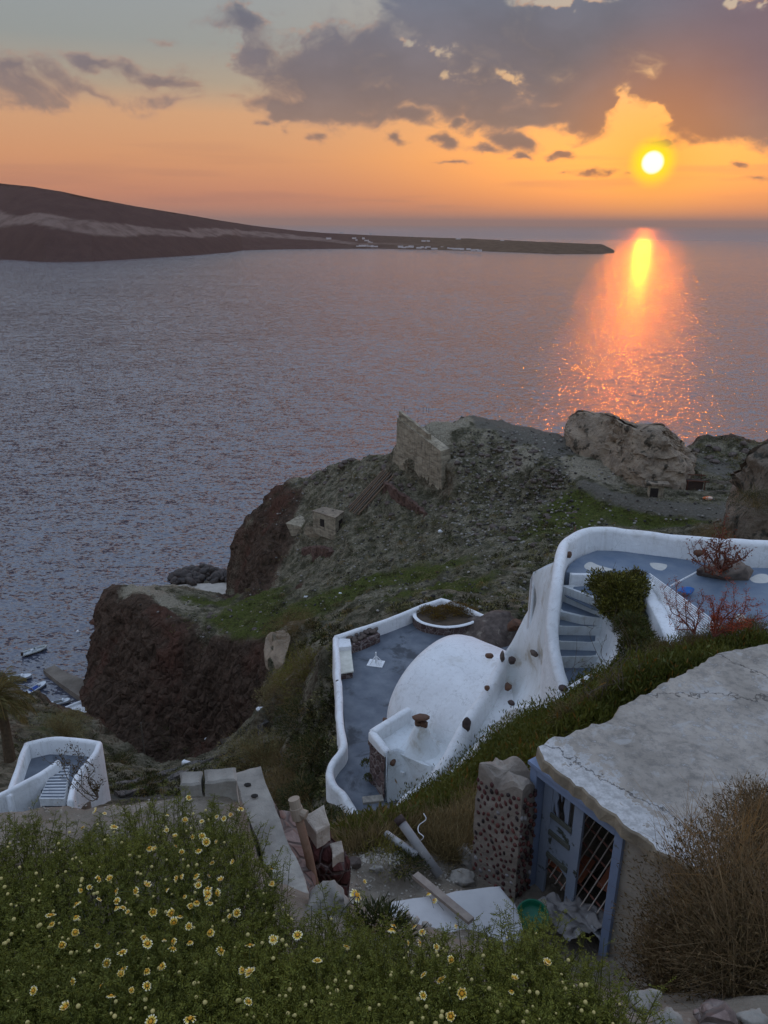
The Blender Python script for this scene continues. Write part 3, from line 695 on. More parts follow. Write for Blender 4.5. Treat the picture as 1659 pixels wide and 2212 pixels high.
def terrain_mat():
    m, t, b = new_mat('hillside')
    pos = t.new('ShaderNodeNewGeometry').outputs['Position']
    at = t.new('ShaderNodeVertexColor', layer_name='mask')
    sp = t.new('ShaderNodeSeparateColor', inp={0: at.outputs[0]})
    red, pale, trk, grn = sp.outputs[0], sp.outputs[1], sp.outputs[2], at.outputs[1]
    big = t.noise(pos, 0.07, 5, .6); mid = t.noise(pos, 0.45, 6, .65); fine = t.noise(pos, 2.6, 6, .7); tiny = t.noise(pos, 9.0, 3, .7)
    # scrub: grey thorny cushions over pale grit
    scrub = t.mix(t.mapr(mid, .40, .60), (0.055, 0.054, 0.040), (0.20, 0.185, 0.155))
    scrub = t.mix(t.mapr(fine, .50, .64), scrub, (0.030, 0.034, 0.018))
    scrub = t.mix(t.mapr(tiny, .60, .70, 0, .6), scrub, (0.36, 0.34, 0.30))
    gn = t.mapr(t.math('ADD', t.math('MULTIPLY', big, .6), t.math('ADD', t.math('MULTIPLY', grn, .42), t.math('MULTIPLY', mid, .25))), .52, .70, smooth=True)
    green = t.mix(t.mapr(fine, .38, .6), (0.036, 0.046, 0.012), (0.075, 0.092, 0.022))
    col = t.mix(gn, scrub, green)
    rr = t.mix(t.mapr(mid, .36, .64), (0.034, 0.024, 0.019), (0.095, 0.066, 0.055))
    rr = t.mix(t.mapr(big, .50, .64), rr, (0.085, 0.044, 0.036))
    rr = t.mix(t.mapr(fine, .58, .72, 0, .7), rr, (0.15, 0.12, 0.10))
    rm = t.mapr(t.math('ADD', red, t.math('MULTIPLY', t.math('SUBTRACT', fine, .5), .7)), .28, .55, smooth=True)
    col = t.mix(rm, col, rr)
    pp = t.mix(t.mapr(fine, .38, .62), (0.16, 0.145, 0.125), (0.30, 0.28, 0.25))
    pm = t.mapr(t.math('ADD', pale, t.math('MULTIPLY', t.math('SUBTRACT', mid, .5), 1.2)), .40, .66, smooth=True)
    col = t.mix(pm, col, pp)
    tk = t.mix(t.mapr(fine, .35, .65), (0.085, 0.082, 0.080), (0.14, 0.135, 0.13))
    tm = t.mapr(t.math('ADD', trk, t.math('MULTIPLY', t.math('SUBTRACT', mid, .5), .6)), .40, .62, smooth=True)
    col = t.mix(tm, col, tk)
    col = t.vmath('MULTIPLY', col, (1.42, 1.34, 1.10))
    t.l.new(col, b.inputs['Base Color']); b.inputs['Roughness'].default_value = .95; b.inputs['Specular IOR Level'].default_value = .15
    hb = t.math('ADD', t.math('MULTIPLY', mid, 1.0), t.math('ADD', t.math('MULTIPLY', fine, .55), t.math('MULTIPLY', tiny, .22)))
    vo = t.voro(pos, 1.3)
    hb = t.math('ADD', hb, t.math('MULTIPLY', t.math('SUBTRACT', 1.0, vo), .6))
    vo2 = t.voro(t.mapping(pos, scale=(1, 1, .6)), .5, 'DISTANCE_TO_EDGE'); hb = t.math('ADD', hb, t.math('MULTIPLY', t.mapr(vo2, 0, .25), t.math('MULTIPLY', red, 1.2)))
    bp = t.new('ShaderNodeBump', inp={'Height': hb, 'Strength': 1.0, 'Distance': 1.1})
    t.l.new(bp.outputs[0], b.inputs['Normal'])
    return m
TERR, T_YS, T_US, T_V = terrain()
tag(TERR, 'steep scrub and rock hillside running down to a cliffed headland', 'hillside', kind='structure')
def ground(x, y):
    """terrain point near (x, y)"""
    j = int(np.clip(np.searchsorted(T_YS, y), 1, len(T_YS) - 1)); i = int(np.clip(np.searchsorted(T_US, x / (y + 6)), 1, len(T_US) - 1))
    return T_V[j, i]
def hit(px, py, t0=12, t1=330):
    """where the ray through a view pixel meets the land"""
    d = ray(px, py); t = t0
    while t < t1:
        q = np.array([0, 0, CAM_H]) + d * t
        g = ground(q[0], q[1])
        if g[2] > q[2]:
            lo, hi = t - max(.15, t * .006), t
            for _ in range(8):
                mid = (lo + hi) / 2; q = np.array([0, 0, CAM_H]) + d * mid
                if ground(q[0], q[1])[2] > q[2]: hi = mid
                else: lo = mid
            return np.array([0, 0, CAM_H]) + d * hi
        t += max(.15, t * .006)
    return None
# ---------------------------------------------------------------- whitewashed houses
M_WHITE = mat('whitewash', (.79, .80, .80), (.71, .715, .715), scale=0.9, rough=.8, bump=.7, bscale=3.2, dist=.07, c3=(.52, .50, .45), s3=.6, th3=(.56, .80), aged=True)
M_WHITE2 = mat('stained_whitewash', (.73, .765, .78), (.62, .635, .62), scale=0.8, rough=.8, bump=.45, bscale=4, dist=.04, c3=(.42, .38, .31), s3=.85, th3=(.52, .72), aged=True)
M_FLOOR = mat('grey_painted_cement', (.085, .10, .125), (.155, .175, .20), scale=.8, rough=.6, bump=.15, bscale=6, dist=.01, c3=(.045, .052, .062), s3=.45, th3=(.52, .64))
M_FLOOR2 = mat('blue_grey_step_paint', (.10, .14, .20), (.17, .205, .25), scale=.9, rough=.55, bump=.1, bscale=6, dist=.01, c3=(.30, .33, .36), s3=1.4, th3=(.66, .74))
def stone_mat(name, s=3.0, mortar=(.26, .22, .2), st1=(.085, .055, .05), st2=(.17, .12, .11), bump=.8, w=.035):
    if name in _mc: return _mc[name]
    m, t, b = new_mat(name); co = t.new('ShaderNodeTexCoord').outputs['Object']
    wv = t.vmath('ADD', co, t.vmath('MULTIPLY', t.noise(co, 2.0, 2, out=1), (.18, .18, .18)))
    ed = t.voro(wv, s, 'DISTANCE_TO_EDGE'); cell = t.voro(wv, s, 'F1', out=1)
    cv = t.new('ShaderNodeSeparateColor', inp={0: cell}).outputs[0]
    col = t.mix(cv, st1, st2); n = t.noise(co, 14, 4, .7)
    col = t.mix(t.mapr(n, .35, .7, 0, .5), col, tuple(x * .5 for x in st1))
    col = t.mix(t.mapr(ed, w * .5, w * 1.6), mortar, col)
    t.l.new(col, b.inputs['Base Color']); b.inputs['Roughness'].default_value = .9; b.inputs['Specular IOR Level'].default_value = .2
    h = t.math('ADD', t.mapr(ed, 0, .16), t.math('MULTIPLY', n, .3))
    bp = t.new('ShaderNodeBump', inp={'Height': h, 'Strength': bump, 'Distance': .06}); t.l.new(bp.outputs[0], b.inputs['Normal'])
    _mc[name] = m; return m
M_STONE = stone_mat('volcanic_rubble_wall')
M_ROCK = mat('dark_lava_rock', (.055, .045, .043), (.12, .10, .095), scale=2.5, bump=.8, bscale=6, dist=.06, c3=(.20, .18, .165), s3=1.5, th3=(.58, .68))
M_BROWNROCK = mat('brown_stone', (.14, .075, .05), (.09, .06, .05), scale=5, bump=.6, dist=.03)
M_BLACKROCK = mat('black_stone', (.035, .028, .028), (.07, .05, .05), scale=6, bump=.6, dist=.03)

def wall_np(tops, th, base, n=6, rnd=None, wob=.02, seed=0, closed=False):
    """rounded-top wall. tops: list of (x,y,z) centreline crest; base: z or list of z"""
    cp = np.array(catmull(tops, n, closed)); N = len(cp)
    if np.isscalar(base): bz = np.full(N, float(base))
    else: bz = np.array(catmull([(b_, 0, 0) for b_ in base], n, closed))[:, 0]
    if not np.isscalar(th): thv = np.array(catmull([(b_, 0, 0) for b_ in th], n, closed))[:, 0]
    else: thv = np.full(N, float(th))
    d = np.gradient(cp, axis=0); d[:, 2] = 0; d /= np.linalg.norm(d, axis=1)[:, None] + 1e-9
    nn = np.c_[-d[:, 1], d[:, 0], np.zeros(N)]
    K = 9; rows = []
    for i in range(N):
        h = thv[i] / 2; r = min(h, (cp[i, 2] - bz[i]) * .5) if rnd is None else rnd; pr = []
        pr.append((-h, bz[i])); pr.append((-h, bz[i] + (cp[i, 2] - r - bz[i]) * .5))
        for k in range(K):
            a = PI * (1 - k / (K - 1)); pr.append((h * math.cos(a), cp[i, 2] - r + r * math.sin(a)))
        pr.append((h, bz[i] + (cp[i, 2] - r - bz[i]) * .5)); pr.append((h, bz[i]))
        rows.append([cp[i] * [1, 1, 0] + nn[i] * s + np.array([0, 0, z]) for s, z in pr])
    v = np.array(rows); J = v.shape[1]; v = v.reshape(-1, 3)
    nz = fbm(v / 1.1 + seed, 3)[:, None] * wob * 2.2; v = v + nn.repeat(J, 0) * nz; v[:, 2] += fbm(v / .9 + seed + 9, 2) * wob * 1.5
    f = []
    for i in range(N - 1 + (1 if closed else 0)):
        i2 = (i + 1) % N
        for j in range(J - 1): f.append((i * J + j, i * J + j + 1, i2 * J + j + 1, i2 * J + j))
    if not closed:
        f.append(tuple(range(J))[::-1]); f.append(tuple((N - 1) * J + j for j in range(J)))
    return v, [tuple(q) for q in f]
def slab_np(poly, z, depth, n=1):
    """flat prism from world xy polygon"""
    k = len(poly); v = [(p[0], p[1], z) for p in poly] + [(p[0], p[1], z - depth) for p in poly]
    f = [tuple(range(k))] + [tuple(range(2 * k - 1, k - 1, -1))] + [(i, i + k, (i + 1) % k + k, (i + 1) % k) for i in range(k)]
    return v, f
def sheet_np(rows, nu=6, nv=6, skirt=None, wob=.03, seed=1, left_skirt=True):
    """smooth sheet through rows of world points; optional skirt drops the sides to z"""
    R1 = [catmull(r, nu) for r in rows]; cols = [catmull([r[j] for r in R1], nv) for j in range(len(R1[0]))]
    g = np.array(cols).transpose(1, 0, 2); a, b_, _ = g.shape
    g = g.copy(); g[..., 2] += fbm(g.reshape(-1, 3) / 1.2 + seed, 3).reshape(a, b_) * wob * 2
    if skirt is not None:
        def sk(e, off): q = e.copy(); q[:, 2] = np.minimum(skirt, q[:, 2] - .1); return q
        L = sk(g[:, 0], 0)[:, None]; Rr = sk(g[:, -1], 0)[:, None]
        g = np.concatenate([L, g, Rr], 1)
        T = sk(g[0], 0)[None]; B = sk(g[-1], 0)[None]; g = np.concatenate([T, g, B], 0)
    a, b_, _ = g.shape; idx = np.arange(a * b_).reshape(a, b_)
    f = np.stack([idx[:-1, :-1], idx[1:, :-1], idx[1:, 1:], idx[:-1, 1:]], -1).reshape(-1, 4)
    return g.reshape(-1, 3), f
def stone_part(root, px, py, z, size, m, seed, name='embedded_stone', sq=(1, 1, .7), rz=0):
    v, f = rock_arr(size, seed, 2, .3, sq); v = rotz(v, rz) + P(px, py, z=z); return child_np(name, v, f, m, root, smooth=False)

# ---- lower terrace
FZ = 90.3
lt = empty('courtyard', P(745, 1560, z=FZ)); tag(lt, 'grey cement courtyard inside white parapets, beyond the vaulted roof', 'terrace')
poly = [(722, 1384), (952, 1297), (1064, 1339), (1135, 1400), (1135, 1480), (1060, 1600), (920, 1700), (842, 1752), (792, 1772), (735, 1740), (708, 1690), (735, 1640), (748, 1600), (742, 1540), (737, 1470)]
v, f = slab_np([P(x, y, z=FZ)[:2] for x, y in poly], FZ, 2.2); child_np('floor', v, f, M_FLOOR, lt, smooth=False)
def P_(l, z=None): return [P(q[0], q[1], z=(q[2] if len(q) > 2 else z)) for q in l]
back = P_([(724, 1373), (790, 1352), (850, 1331), (905, 1309), (940, 1297), (955, 1292)], 91.25)
v, f = wall_np(back, .34, 86.5, seed=2); child_np('parapet', v, f, M_WHITE, lt)
v, f = wall_np(P_([(953, 1292.5), (970, 1297), (1010, 1313), (1062, 1336)], 91.25), .34, 86.5, seed=3); child_np('parapet', v, f, M_WHITE, lt)
left = [(724, 1374, 91.22), (727, 1410, 91.2), (730, 1460, 91.2), (733, 1510, 91.2), (736, 1560, 91.2), (742, 1592, 91.2), (740, 1612, 91.2), (722, 1640, 91.15), (712, 1664, 91.1), (719, 1690, 91.0), (742, 1714, 90.9), (760, 1742, 90.75), (772, 1764, 90.6)]
v, f = wall_np(P_(left), .37, [88.3] * 5 + [88.0] * 8, seed=4, wob=.03); child_np('parapet', v, f, M_WHITE, lt)
for k in range(5):      # uneven steps down by the stone wall
    a = P(783 + k * 3, 1727 + k * 9, z=90.42 - k * .16); b2 = P(828 - k, 1722 + k * 9.5, z=90.42 - k * .16); bm = bmesh.new()
    c = (a + b2) / 2; L = np.linalg.norm(b2 - a); box_bm(bm, c - np.array([0, 0, .3]), (L, .42, .6), rz=math.atan2(b2[1] - a[1], b2[0] - a[0]) + .08 * math.sin(k * 2.1), bev=.04)
    child('step', bm, mat('worn_step', (.34, .33, .31), (.2, .2, .2), scale=5, bump=.5), lt)
# bench along the left wall
bz = empty('built_bench', P(745, 1430, z=FZ)); tag(bz, 'white topped masonry bench built against the left parapet of the courtyard', 'bench')
pl = [P(x, y, z=90.78)[:2] for x, y in [(727, 1402), (758, 1401), (764, 1450), (733, 1455)]]; v, f = slab_np(pl, 90.78, .07); child_np('seat', v, f, mat('yellowed_whitewash', (.66, .64, .56), (.52, .5, .42), scale=2, bump=.3), bz, False)
pl = [P(x, y, z=90.71)[:2] for x, y in [(729, 1404), (757, 1403), (762, 1451), (735, 1455)]]; v, f = slab_np(pl, 90.71, .45); child_np('base', v, f, M_STONE, bz, False)
pl = [P(x, y, z=91.05)[:2] for x, y in [(724, 1378), (756, 1380), (759, 1396), (727, 1399)]]; v, f = slab_np(pl, 91.05, .8); child_np('backrest', v, f, M_WHITE, bz, False)
# stone trough with lava stones
tr = empty('stone_planter', P(785, 1395, z=FZ)); tag(tr, 'low straight rubble trough filled with dark lava stones beside the bench', 'planter')
v, f = wall_np(P_([(757, 1392), (790, 1380), (818, 1367)], 90.92), .22, 90.2, rnd=.03, seed=7); child_np('front_wall', v, f, M_STONE, tr, False)
v, f = slab_np([P(x, y, z=90.85)[:2] for x, y in [(748, 1380), (810, 1356), (817, 1366), (757, 1390)]], 90.82, .5); child_np('soil', v, f, M_ROCK, tr, False)
random.seed(4)
for k in range(15):
    s = k / 14; x = 755 + 58 * s + random.uniform(-3, 3); y = 1384 - 24 * s + random.uniform(-7, 5)
    v, f = rock_arr(random.uniform(.13, .24), k, 1, .3); v = v + P(x, y, z=91.02); o = mesh_np('lava_stone', v - v.mean(0), f, M_ROCK, smooth=False); o.location = v.mean(0)
    tag(o, 'dark lava stone heaped in the straight stone trough', 'stone', 'lava stones in the trough')
# round planter in the corner
rp = empty('round_planter', P(965, 1330, z=FZ)); tag(rp, 'half round stone planter with a white rim in the far corner of the courtyard', 'planter')
arc = [(895, 1319), (897, 1332), (912, 1343), (938, 1350), (965, 1353), (995, 1350), (1020, 1343), (1035, 1333)]
v, f = wall_np(P_(arc, 91.0), .26, 90.93, rnd=.05, seed=8); child_np('rim', v, f, M_WHITE, rp)
v, f = wall_np(P_(arc, 90.93), .22, 90.1, rnd=.01, seed=8, wob=.03); child_np('wall', v, f, M_STONE, rp, False)
v, f = slab_np([P(x, y, z=90.9)[:2] for x, y in arc] + [P(x, y, z=90.9)[:2] for x, y in [(990, 1308), (955, 1296), (925, 1306)]], 90.88, .6); child_np('soil', v, f, mat('soil', (.05, .04, .03), (.08, .06, .045)), rp, False)
# umbrella stand
us = empty('parasol_base', P(812, 1434, z=FZ)); tag(us, 'white metal parasol base standing alone on the courtyard floor', 'parasol base')
c = P(812, 1434, z=FZ); bm = bmesh.new(); box_bm(bm, c + [0, 0, .03], (.95, .75, .05), rz=-.25, bev=.01); child('plate', bm, M_WHITE, us)
bm = bmesh.new(); tube_bm(bm, [c + [0, 0, .05], c + [0, 0, .8]], .045); child('pole', bm, M_WHITE, us)
for k in range(4):
    a = PI / 4 + k * PI / 2 - .25; bm = bmesh.new(); tube_bm(bm, [c + [math.cos(a) * .42, math.sin(a) * .34, .06], c + [math.cos(a) * .06, math.sin(a) * .06, .5]], .03, 6); child('brace', bm, M_WHITE, us)
# rock outcrop beside the round planter
def big_rock(name, label, cen, rad, seed, sq, m, rz=0, sub=4, rough=.3, cat='rock', group=None):
    v, f = rock_arr(rad, seed, sub, rough, sq, 1.6); v = rotz(v, rz); o = mesh_np(name, v, f, m, smooth=False); o.location = cen; tag(o, label, cat, group); return o
big_rock('rock_outcrop', 'dark rough rock outcrop rising from the courtyard beside the round planter', P(1065, 1368, z=90.3), 1.75, 5, (1.15, .8, .62), M_ROCK, .5)
big_rock('boulder', 'brown boulder against the white wall above the courtyard rock outcrop', P(1112, 1352, z=91.5), .5, 9, (1, .8, .9), M_BROWNROCK)

# ---- lower house
lh = empty('vaulted_house', P(900, 1600, z=FZ)); tag(lh, 'whitewashed cave house with a smooth barrel vault and a small flat roof', 'house')
dv = np.array([.73, -.68, 0]); dv /= np.linalg.norm(dv); pv = np.array([.68, .73, 0])
A = np.array([.12, 31.85, 92.0]); WD = 7.7; RISE = 3.0
NA, NL = 40, 14; g = []
for i in range(NL + 1):
    u = 6.2 * i / NL; row = []
    e = .10 * max(0, 1 - u / .35) ** 2
    row.append(A + dv * u + [0, 0, -2.3])
    for k in range(NA + 1):
        a = PI * k / NA; r = 1 - e * .3
        row.append(A + dv * u + pv * (WD / 2 * (1 - math.cos(a) * r)) + np.array([0, 0, RISE * (math.sin(a) ** .92) * r]))
    row.append(A + dv * u + pv * WD + [0, 0, -2.3]); g.append(row)
g = np.array(g); a_, b_, _ = g.shape; idx = np.arange(a_ * b_).reshape(a_, b_)
f = [tuple(int(q) for q in r) for r in np.stack([idx[:-1, :-1], idx[1:, :-1], idx[1:, 1:], idx[:-1, 1:]], -1).reshape(-1, 4)]
f.append(tuple(int(q) for q in idx[0])); f.append(tuple(int(q) for q in idx[-1][::-1]))
vv = g.reshape(-1, 3); vv = vv + (fbm(vv / 1.5, 3) * .03)[:, None]
child_np('vaulted_roof', vv, f, M_WHITE, lh)
RZ = 92.55
pl = [P(x, y, z=RZ)[:2] for x, y in [(808, 1590), (860, 1560), (940, 1515), (1030, 1520), (1010, 1600), (960, 1665), (911, 1650), (850, 1622), (836, 1628)]]
v, f = slab_np(pl, RZ, 2.2); child_np('flat_roof', v, f, M_WHITE2, lh, False)
v, f = wall_np(P_([(805, 1577), (835, 1558), (880, 1531), (932, 1502)], 93.25), .36, 92.2, seed=11, rnd=.10); child_np('roof_parapet', v, f, M_WHITE, lh)
v, f = wall_np(P_([(803, 1577, 93.2), (818, 1596, 93.18), (838, 1622, 93.0)]), .34, 92.7, seed=12, rnd=.12); child_np('roof_parapet', v, f, M_WHITE, lh)
# rubble wall under the left corner
c1 = P(799, 1583, z=93); c2 = P(833, 1629, z=92.8); dd = c2 - c1; dd[2] = 0; nrm = np.array([dd[1], -dd[0], 0]) / np.linalg.norm(dd)
if nrm[0] > 0: nrm = -nrm
NU, NZ = 22, 30; g = []
for i in range(NZ + 1):
    g.append([c1 + dd * (j / NU) + nrm * .05 + np.array([0, 0, (-.12 - c1[2] + 93) - 2.95 * i / NZ]) for j in range(NU + 1)])
g = np.array(g).reshape(-1, 3); g = g + nrm * (fbm(g * 3.2, 3)[:, None] * .10); idx = np.arange(len(g)).reshape(NZ + 1, NU + 1)
child_np('rubble_wall', g, np.stack([idx[:-1, :-1], idx[1:, :-1], idx[1:, 1:], idx[:-1, 1:]], -1).reshape(-1, 4), M_STONE, lh, False)
# white face under the roof edge
rows = [P_([(834, 1625, 93.05), (858, 1618, 92.75), (890, 1632, 92.62), (920, 1646, 92.6), (950, 1662, 92.75)]),
        P_([(835, 1655, 92.2), (860, 1652, 92.1), (888, 1660, 92.0), (918, 1668, 91.9), (950, 1678, 92.0)]),
        P_([(836, 1700, 91.1), (858, 1692, 91.15), (885, 1695, 91.2), (915, 1695, 91.2), (950, 1695, 91.4)]),
        P_([(840, 1762, 89.6), (862, 1750, 89.8), (890, 1738, 90.0), (920, 1722, 90.3), (955, 1705, 90.8)])]
v, f = sheet_np(rows, skirt=89, wob=.03); child_np('front_wall', v, f, M_WHITE2, lh)
# cone chimney with stones balanced on top
cc = P(908, 1618, z=RZ); g = []; NS = 28
for k, (h, r) in enumerate([(0, .92), (.15, .78), (.4, .62), (.8, .46), (1.15, .33), (1.28, .24), (1.3, .05)]):
    for q in range(NS): a = 2 * PI * q / NS; g.append(cc + np.array([math.cos(a) * r, math.sin(a) * r * .9, h]))
idx = np.arange(len(g)).reshape(-1, NS); f = [(int(idx[i, j]), int(idx[i, (j + 1) % NS]), int(idx[i + 1, (j + 1) % NS]), int(idx[i + 1, j])) for i in range(6) for j in range(NS)]
ch = child_np('chimney', g, f, M_WHITE2, lh)
for (dx, dy, dz, s, sd, sq, m) in [(0, 0, 1.72, .30, 1, (1.25, .9, .45), M_BROWNROCK), (-.16, -.02, 1.42, .15, 2, (1, 1, 1), M_BROWNROCK), (.12, -.05, 1.38, .18, 3, (1, .8, 1.1), M_BROWNROCK), (0, .12, 1.4, .15, 6, (1, 1, 1), M_BLACKROCK)]:
    v, f = rock_arr(s, sd, 2, .3, sq); child_np('cap_stone', v + cc + [dx, dy, dz], f, m, ch, smooth=False)
# ramped mass joining the two terraces
rows = [P_([(1152, 1237, 100.8), (1175, 1224, 101.3), (1195, 1213, 101.9), (1206, 1212, 102.2)]),
        P_([(1145, 1258, 100.2), (1168, 1262, 100.6), (1190, 1262, 101.3), (1202, 1260, 101.9)]),
        P_([(1148, 1300, 99.0), (1165, 1305, 99.7), (1185, 1310, 100.5), (1196, 1310, 101.1)]),
        P_([(1130, 1338, 98.0), (1150, 1345, 98.5), (1178, 1350, 99.6), (1194, 1350, 100.5)]),
        P_([(1108, 1382, 97.0), (1135, 1392, 97.3), (1170, 1395, 98.6), (1197, 1392, 100.0)]),
        P_([(1082, 1425, 96.2), (1120, 1432, 96.1), (1165, 1435, 97.4), (1207, 1435, 99.5)]),
        P_([(1060, 1480, 95.3), (1100, 1484, 94.9), (1150, 1482, 96.2), (1215, 1487, 99.0)]),
        P_([(1018, 1538, 94.6), (1062, 1542, 93.9), (1120, 1528, 95.2), (1200, 1522, 98.7)]),
        P_([(984, 1598, 94.0), (1020, 1592, 93.2), (1062, 1572, 94.0), (1092, 1545, 96.2)]),
        P_([(950, 1652, 93.3), (975, 1648, 92.6), (1010, 1622, 93.3), (1040, 1598, 94.8)]),
        P_([(885, 1706, 92.3), (905, 1706, 91.6), (930, 1700, 91.8), (962, 1680, 92.6)])]
v, f = sheet_np(rows, skirt=90.2, wob=.03, seed=5); child_np('ramp', v, f, M_WHITE2, lh)
ridge = [(1092, 1412, 96.4), (1076, 1440, 96.05), (1062, 1470, 95.7), (1040, 1505, 95.2), (1012, 1545, 94.7), (985, 1596, 94.15), (955, 1645, 93.5), (918, 1684, 92.7), (880, 1714, 92.1), (850, 1748, 91.3)]
v, f = wall_np(P_(ridge), [.35, .45, .5, .5, .5, .5, .5, .45, .45, .4], 90.0, seed=15, wob=.035); child_np('ramp_kerb', v, f, M_WHITE, lh)
near_rim = [(1345, 1352, 101.2), (1347, 1378, 100.9), (1341, 1412, 100.6), (1320, 1434, 100.3), (1281, 1455, 99.95), (1240, 1479, 99.6), (1215, 1499, 99.35), (1200, 1519, 99.1), (1160, 1522, 98.7), (1115, 1525, 98.2), (1096, 1537, 97.6), (1078, 1560, 96.8), (1050, 1590, 95.8), (1005, 1634, 94.3), (960, 1676, 93.0), (915, 1712, 91.9), (868, 1752, 91.0)]
v, f = wall_np(P_(near_rim), [.30] * 5 + [.34] * 4 + [.30] * 8, [98.0, 97.5, 97.3, 97, 97, 96.6, 96.2, 95.8, 95.2, 94.6, 94.2, 93.6, 93, 91.8, 90.6, 89.8, 89.2], seed=16, wob=.03); child_np('parapet', v, f, M_WHITE, lh)
for i, (px, py, z, s, m, sq) in enumerate([(1085, 1417, 96.6, .26, M_ROCK, (.6, 1, 1.2)), (1106, 1427, 96.9, .26, M_BLACKROCK, (1.1, .8, .7)), (1153, 1412, 98.0, .24, M_ROCK, (1.2, .6, .7)), (1097, 1484, 95.4, .24, M_BROWNROCK, (.8, 1, 1)),
                                           (1053, 1486, 95.7, .17, M_BROWNROCK, (.6, 1, 1.1)), (1104, 1518, 98.15, .17, M_BLACKROCK, (1.3, .8, .7)), (1217, 1487, 99.5, .18, M_BLACKROCK, (1.2, 1, .7)), (1008, 1566, 94.6, .36, M_BLACKROCK, (.7, .8, 1.2)),
                                           (847, 1646, 92.35, .24, M_BROWNROCK, (1.3, .9, .8)), (832, 1557, 93.0, .2, M_BROWNROCK, (1, 1, .8)), (1058, 1416, 96, .22, M_BROWNROCK, (1.2, 1, .8)), (729, 1471, 91.15, .12, M_ROCK, (1, 1, 1))]):
    stone_part(lh if px > 740 else lt, px, py, z - s * .25, s * .8, m, 20 + i, sq=sq, rz=i)
bm = bmesh.new(); box_bm(bm, P(869, 1671, z=91.75), (.22, .12, .2), rz=-.5, bev=.02); child('wall_box', bm, M_WHITE2, lh)
bm = bmesh.new(); box_bm(bm, P(832, 1702, z=91.6) + [-1.6, .9, 0], (.12, .12, .3)); bm.free()

# ---- upper terrace with the curved stair
UZ = 101.4
ut = empty('roof_terrace', P(1400, 1240, z=UZ)); tag(ut, 'upper blue grey terrace with a sweeping white parapet and curved stair', 'terrace')
pl = [(1222, 1236), (1232, 1218), (1255, 1202), (1290, 1189), (1330, 1190), (1400, 1196), (1470, 1207), (1540, 1219), (1608, 1226), (1720, 1228), (1880, 1240), (1880, 1420), (1640, 1400), (1480, 1400), (1400, 1330), (1370, 1280), (1340, 1243), (1290, 1240), (1250, 1240)]
v, f = slab_np([P(x, y, z=UZ)[:2] for x, y in pl], UZ, 5); child_np('floor', v, f, M_FLOOR2, ut, False)
rim = [(1900, 1180, 102.4), (1780, 1174, 102.4), (1659, 1169, 102.4), (1512, 1160, 102.4), (1400, 1148, 102.4), (1330, 1140, 102.4), (1285, 1139, 102.4), (1248, 1148, 102.42), (1224, 1165, 102.45), (1212, 1188, 102.45), (1207, 1218, 102.4), (1203, 1256, 102.05), (1197, 1300, 101.45), (1194, 1345, 100.85), (1198, 1388, 100.3), (1207, 1432, 99.9), (1217, 1474, 99.5), (1211, 1496, 99.3)]
v, f = wall_np(P_(rim), [.42] * 9 + [.46] * 7 + [.4, .35], [96.0] * 9 + [96.0] * 9, seed=21, wob=.03, n=8); child_np('parapet', v, f, M_WHITE, ut)
# wall under the terrace edge (riser of the top landing)
v, f = wall_np(P_([(1232, 1238), (1260, 1239), (1300, 1241), (1335, 1248), (1365, 1270)], 101.46), .20, 99.0, rnd=.04, seed=22); child_np('edge_wall', v, f, M_WHITE, ut)
# treads: (quad corners far-left, far-right, near-right, near-left in view pixels, z)
TR = [([(1226, 1268), (1300, 1262), (1330, 1272), (1320, 1297), (1296, 1293)], 100.95, 'a'),
      ([(1212, 1284), (1232, 1270), (1310, 1298), (1300, 1320), (1285, 1319)], 100.6, 'b'),
      ([(1208, 1318), (1214, 1290), (1240, 1292), (1310, 1326), (1300, 1336), (1262, 1331)], 100.25, 'c'),
      ([(1202, 1352), (1205, 1337), (1298, 1336), (1298, 1354)], 99.9, 'd'),
      ([(1199, 1384), (1200, 1366), (1290, 1368), (1288, 1388)], 99.5, 'e'),
      ([(1200, 1418), (1200, 1400), (1292, 1399), (1290, 1417)], 99.12, 'f'),
      ([(1218, 1476), (1210, 1440), (1280, 1440), (1300, 1450), (1262, 1470)], 98.6, 'g')]
stairs = empty('staircase', (0, 0, 0)); stairs.parent = ut
C0 = np.array(ut.location)
for i, (pl, z, _) in enumerate(TR):
    cen = np.mean([P(x, y, z=z)[:2] for x, y in pl], 0)
    pts = [P(x, y, z=z)[:2] for x, y in pl]
    big = [cen + (p - cen) * 1.10 for p in pts]
    big = [p + np.array([.42 if p[0] > cen[0] else -.12, (.75 if i else .1) if p[1] > cen[1] else 0]) for p in big]
    v, f = slab_np(big, z, 2.6 - i * .25); v = np.array(v)
    st = child_np('step', v, f, M_WHITE2, stairs, False)
    ins = [tuple(cen + (p - cen) * .93) for p in pts]
    # rounded blue grey tread paint laid as a thin slab
    r = catmull([(p[0], p[1], 0) for p in ins], 5, closed=True)
    lin = []
    for k in range(len(ins)):
        a = np.array(ins[k]); b2 = np.array(ins[(k + 1) % len(ins)])
        lin += [a + (b2 - a) * .12, a + (b2 - a) * .5, a + (b2 - a) * .88]
    v, f = slab_np(lin, z + .008, .03); child_np('tread', v, f, M_FLOOR2, st, False)
# bare rubble insets in three risers
for (a, b2, z0, h) in [((1231, 1273), (1292, 1301), 100.78, .17), ((1215, 1322), (1293, 1335), 100.0, .22), ((1209, 1390), (1290, 1394), 99.2, .18)]:
    p, q = P(*a, z=z0), P(*b2, z=z0); c = (p + q) / 2; L = np.linalg.norm(q - p); bm = bmesh.new()
    box_bm(bm, c + [0, -.02, 0], (L, .10, h), rz=math.atan2(q[1] - p[1], q[0] - p[0]), bev=.02); child('riser_inset', bm, stone_mat('small_rubble', 5, (.3, .28, .26), (.05, .035, .035), (.22, .2, .19)), stairs)
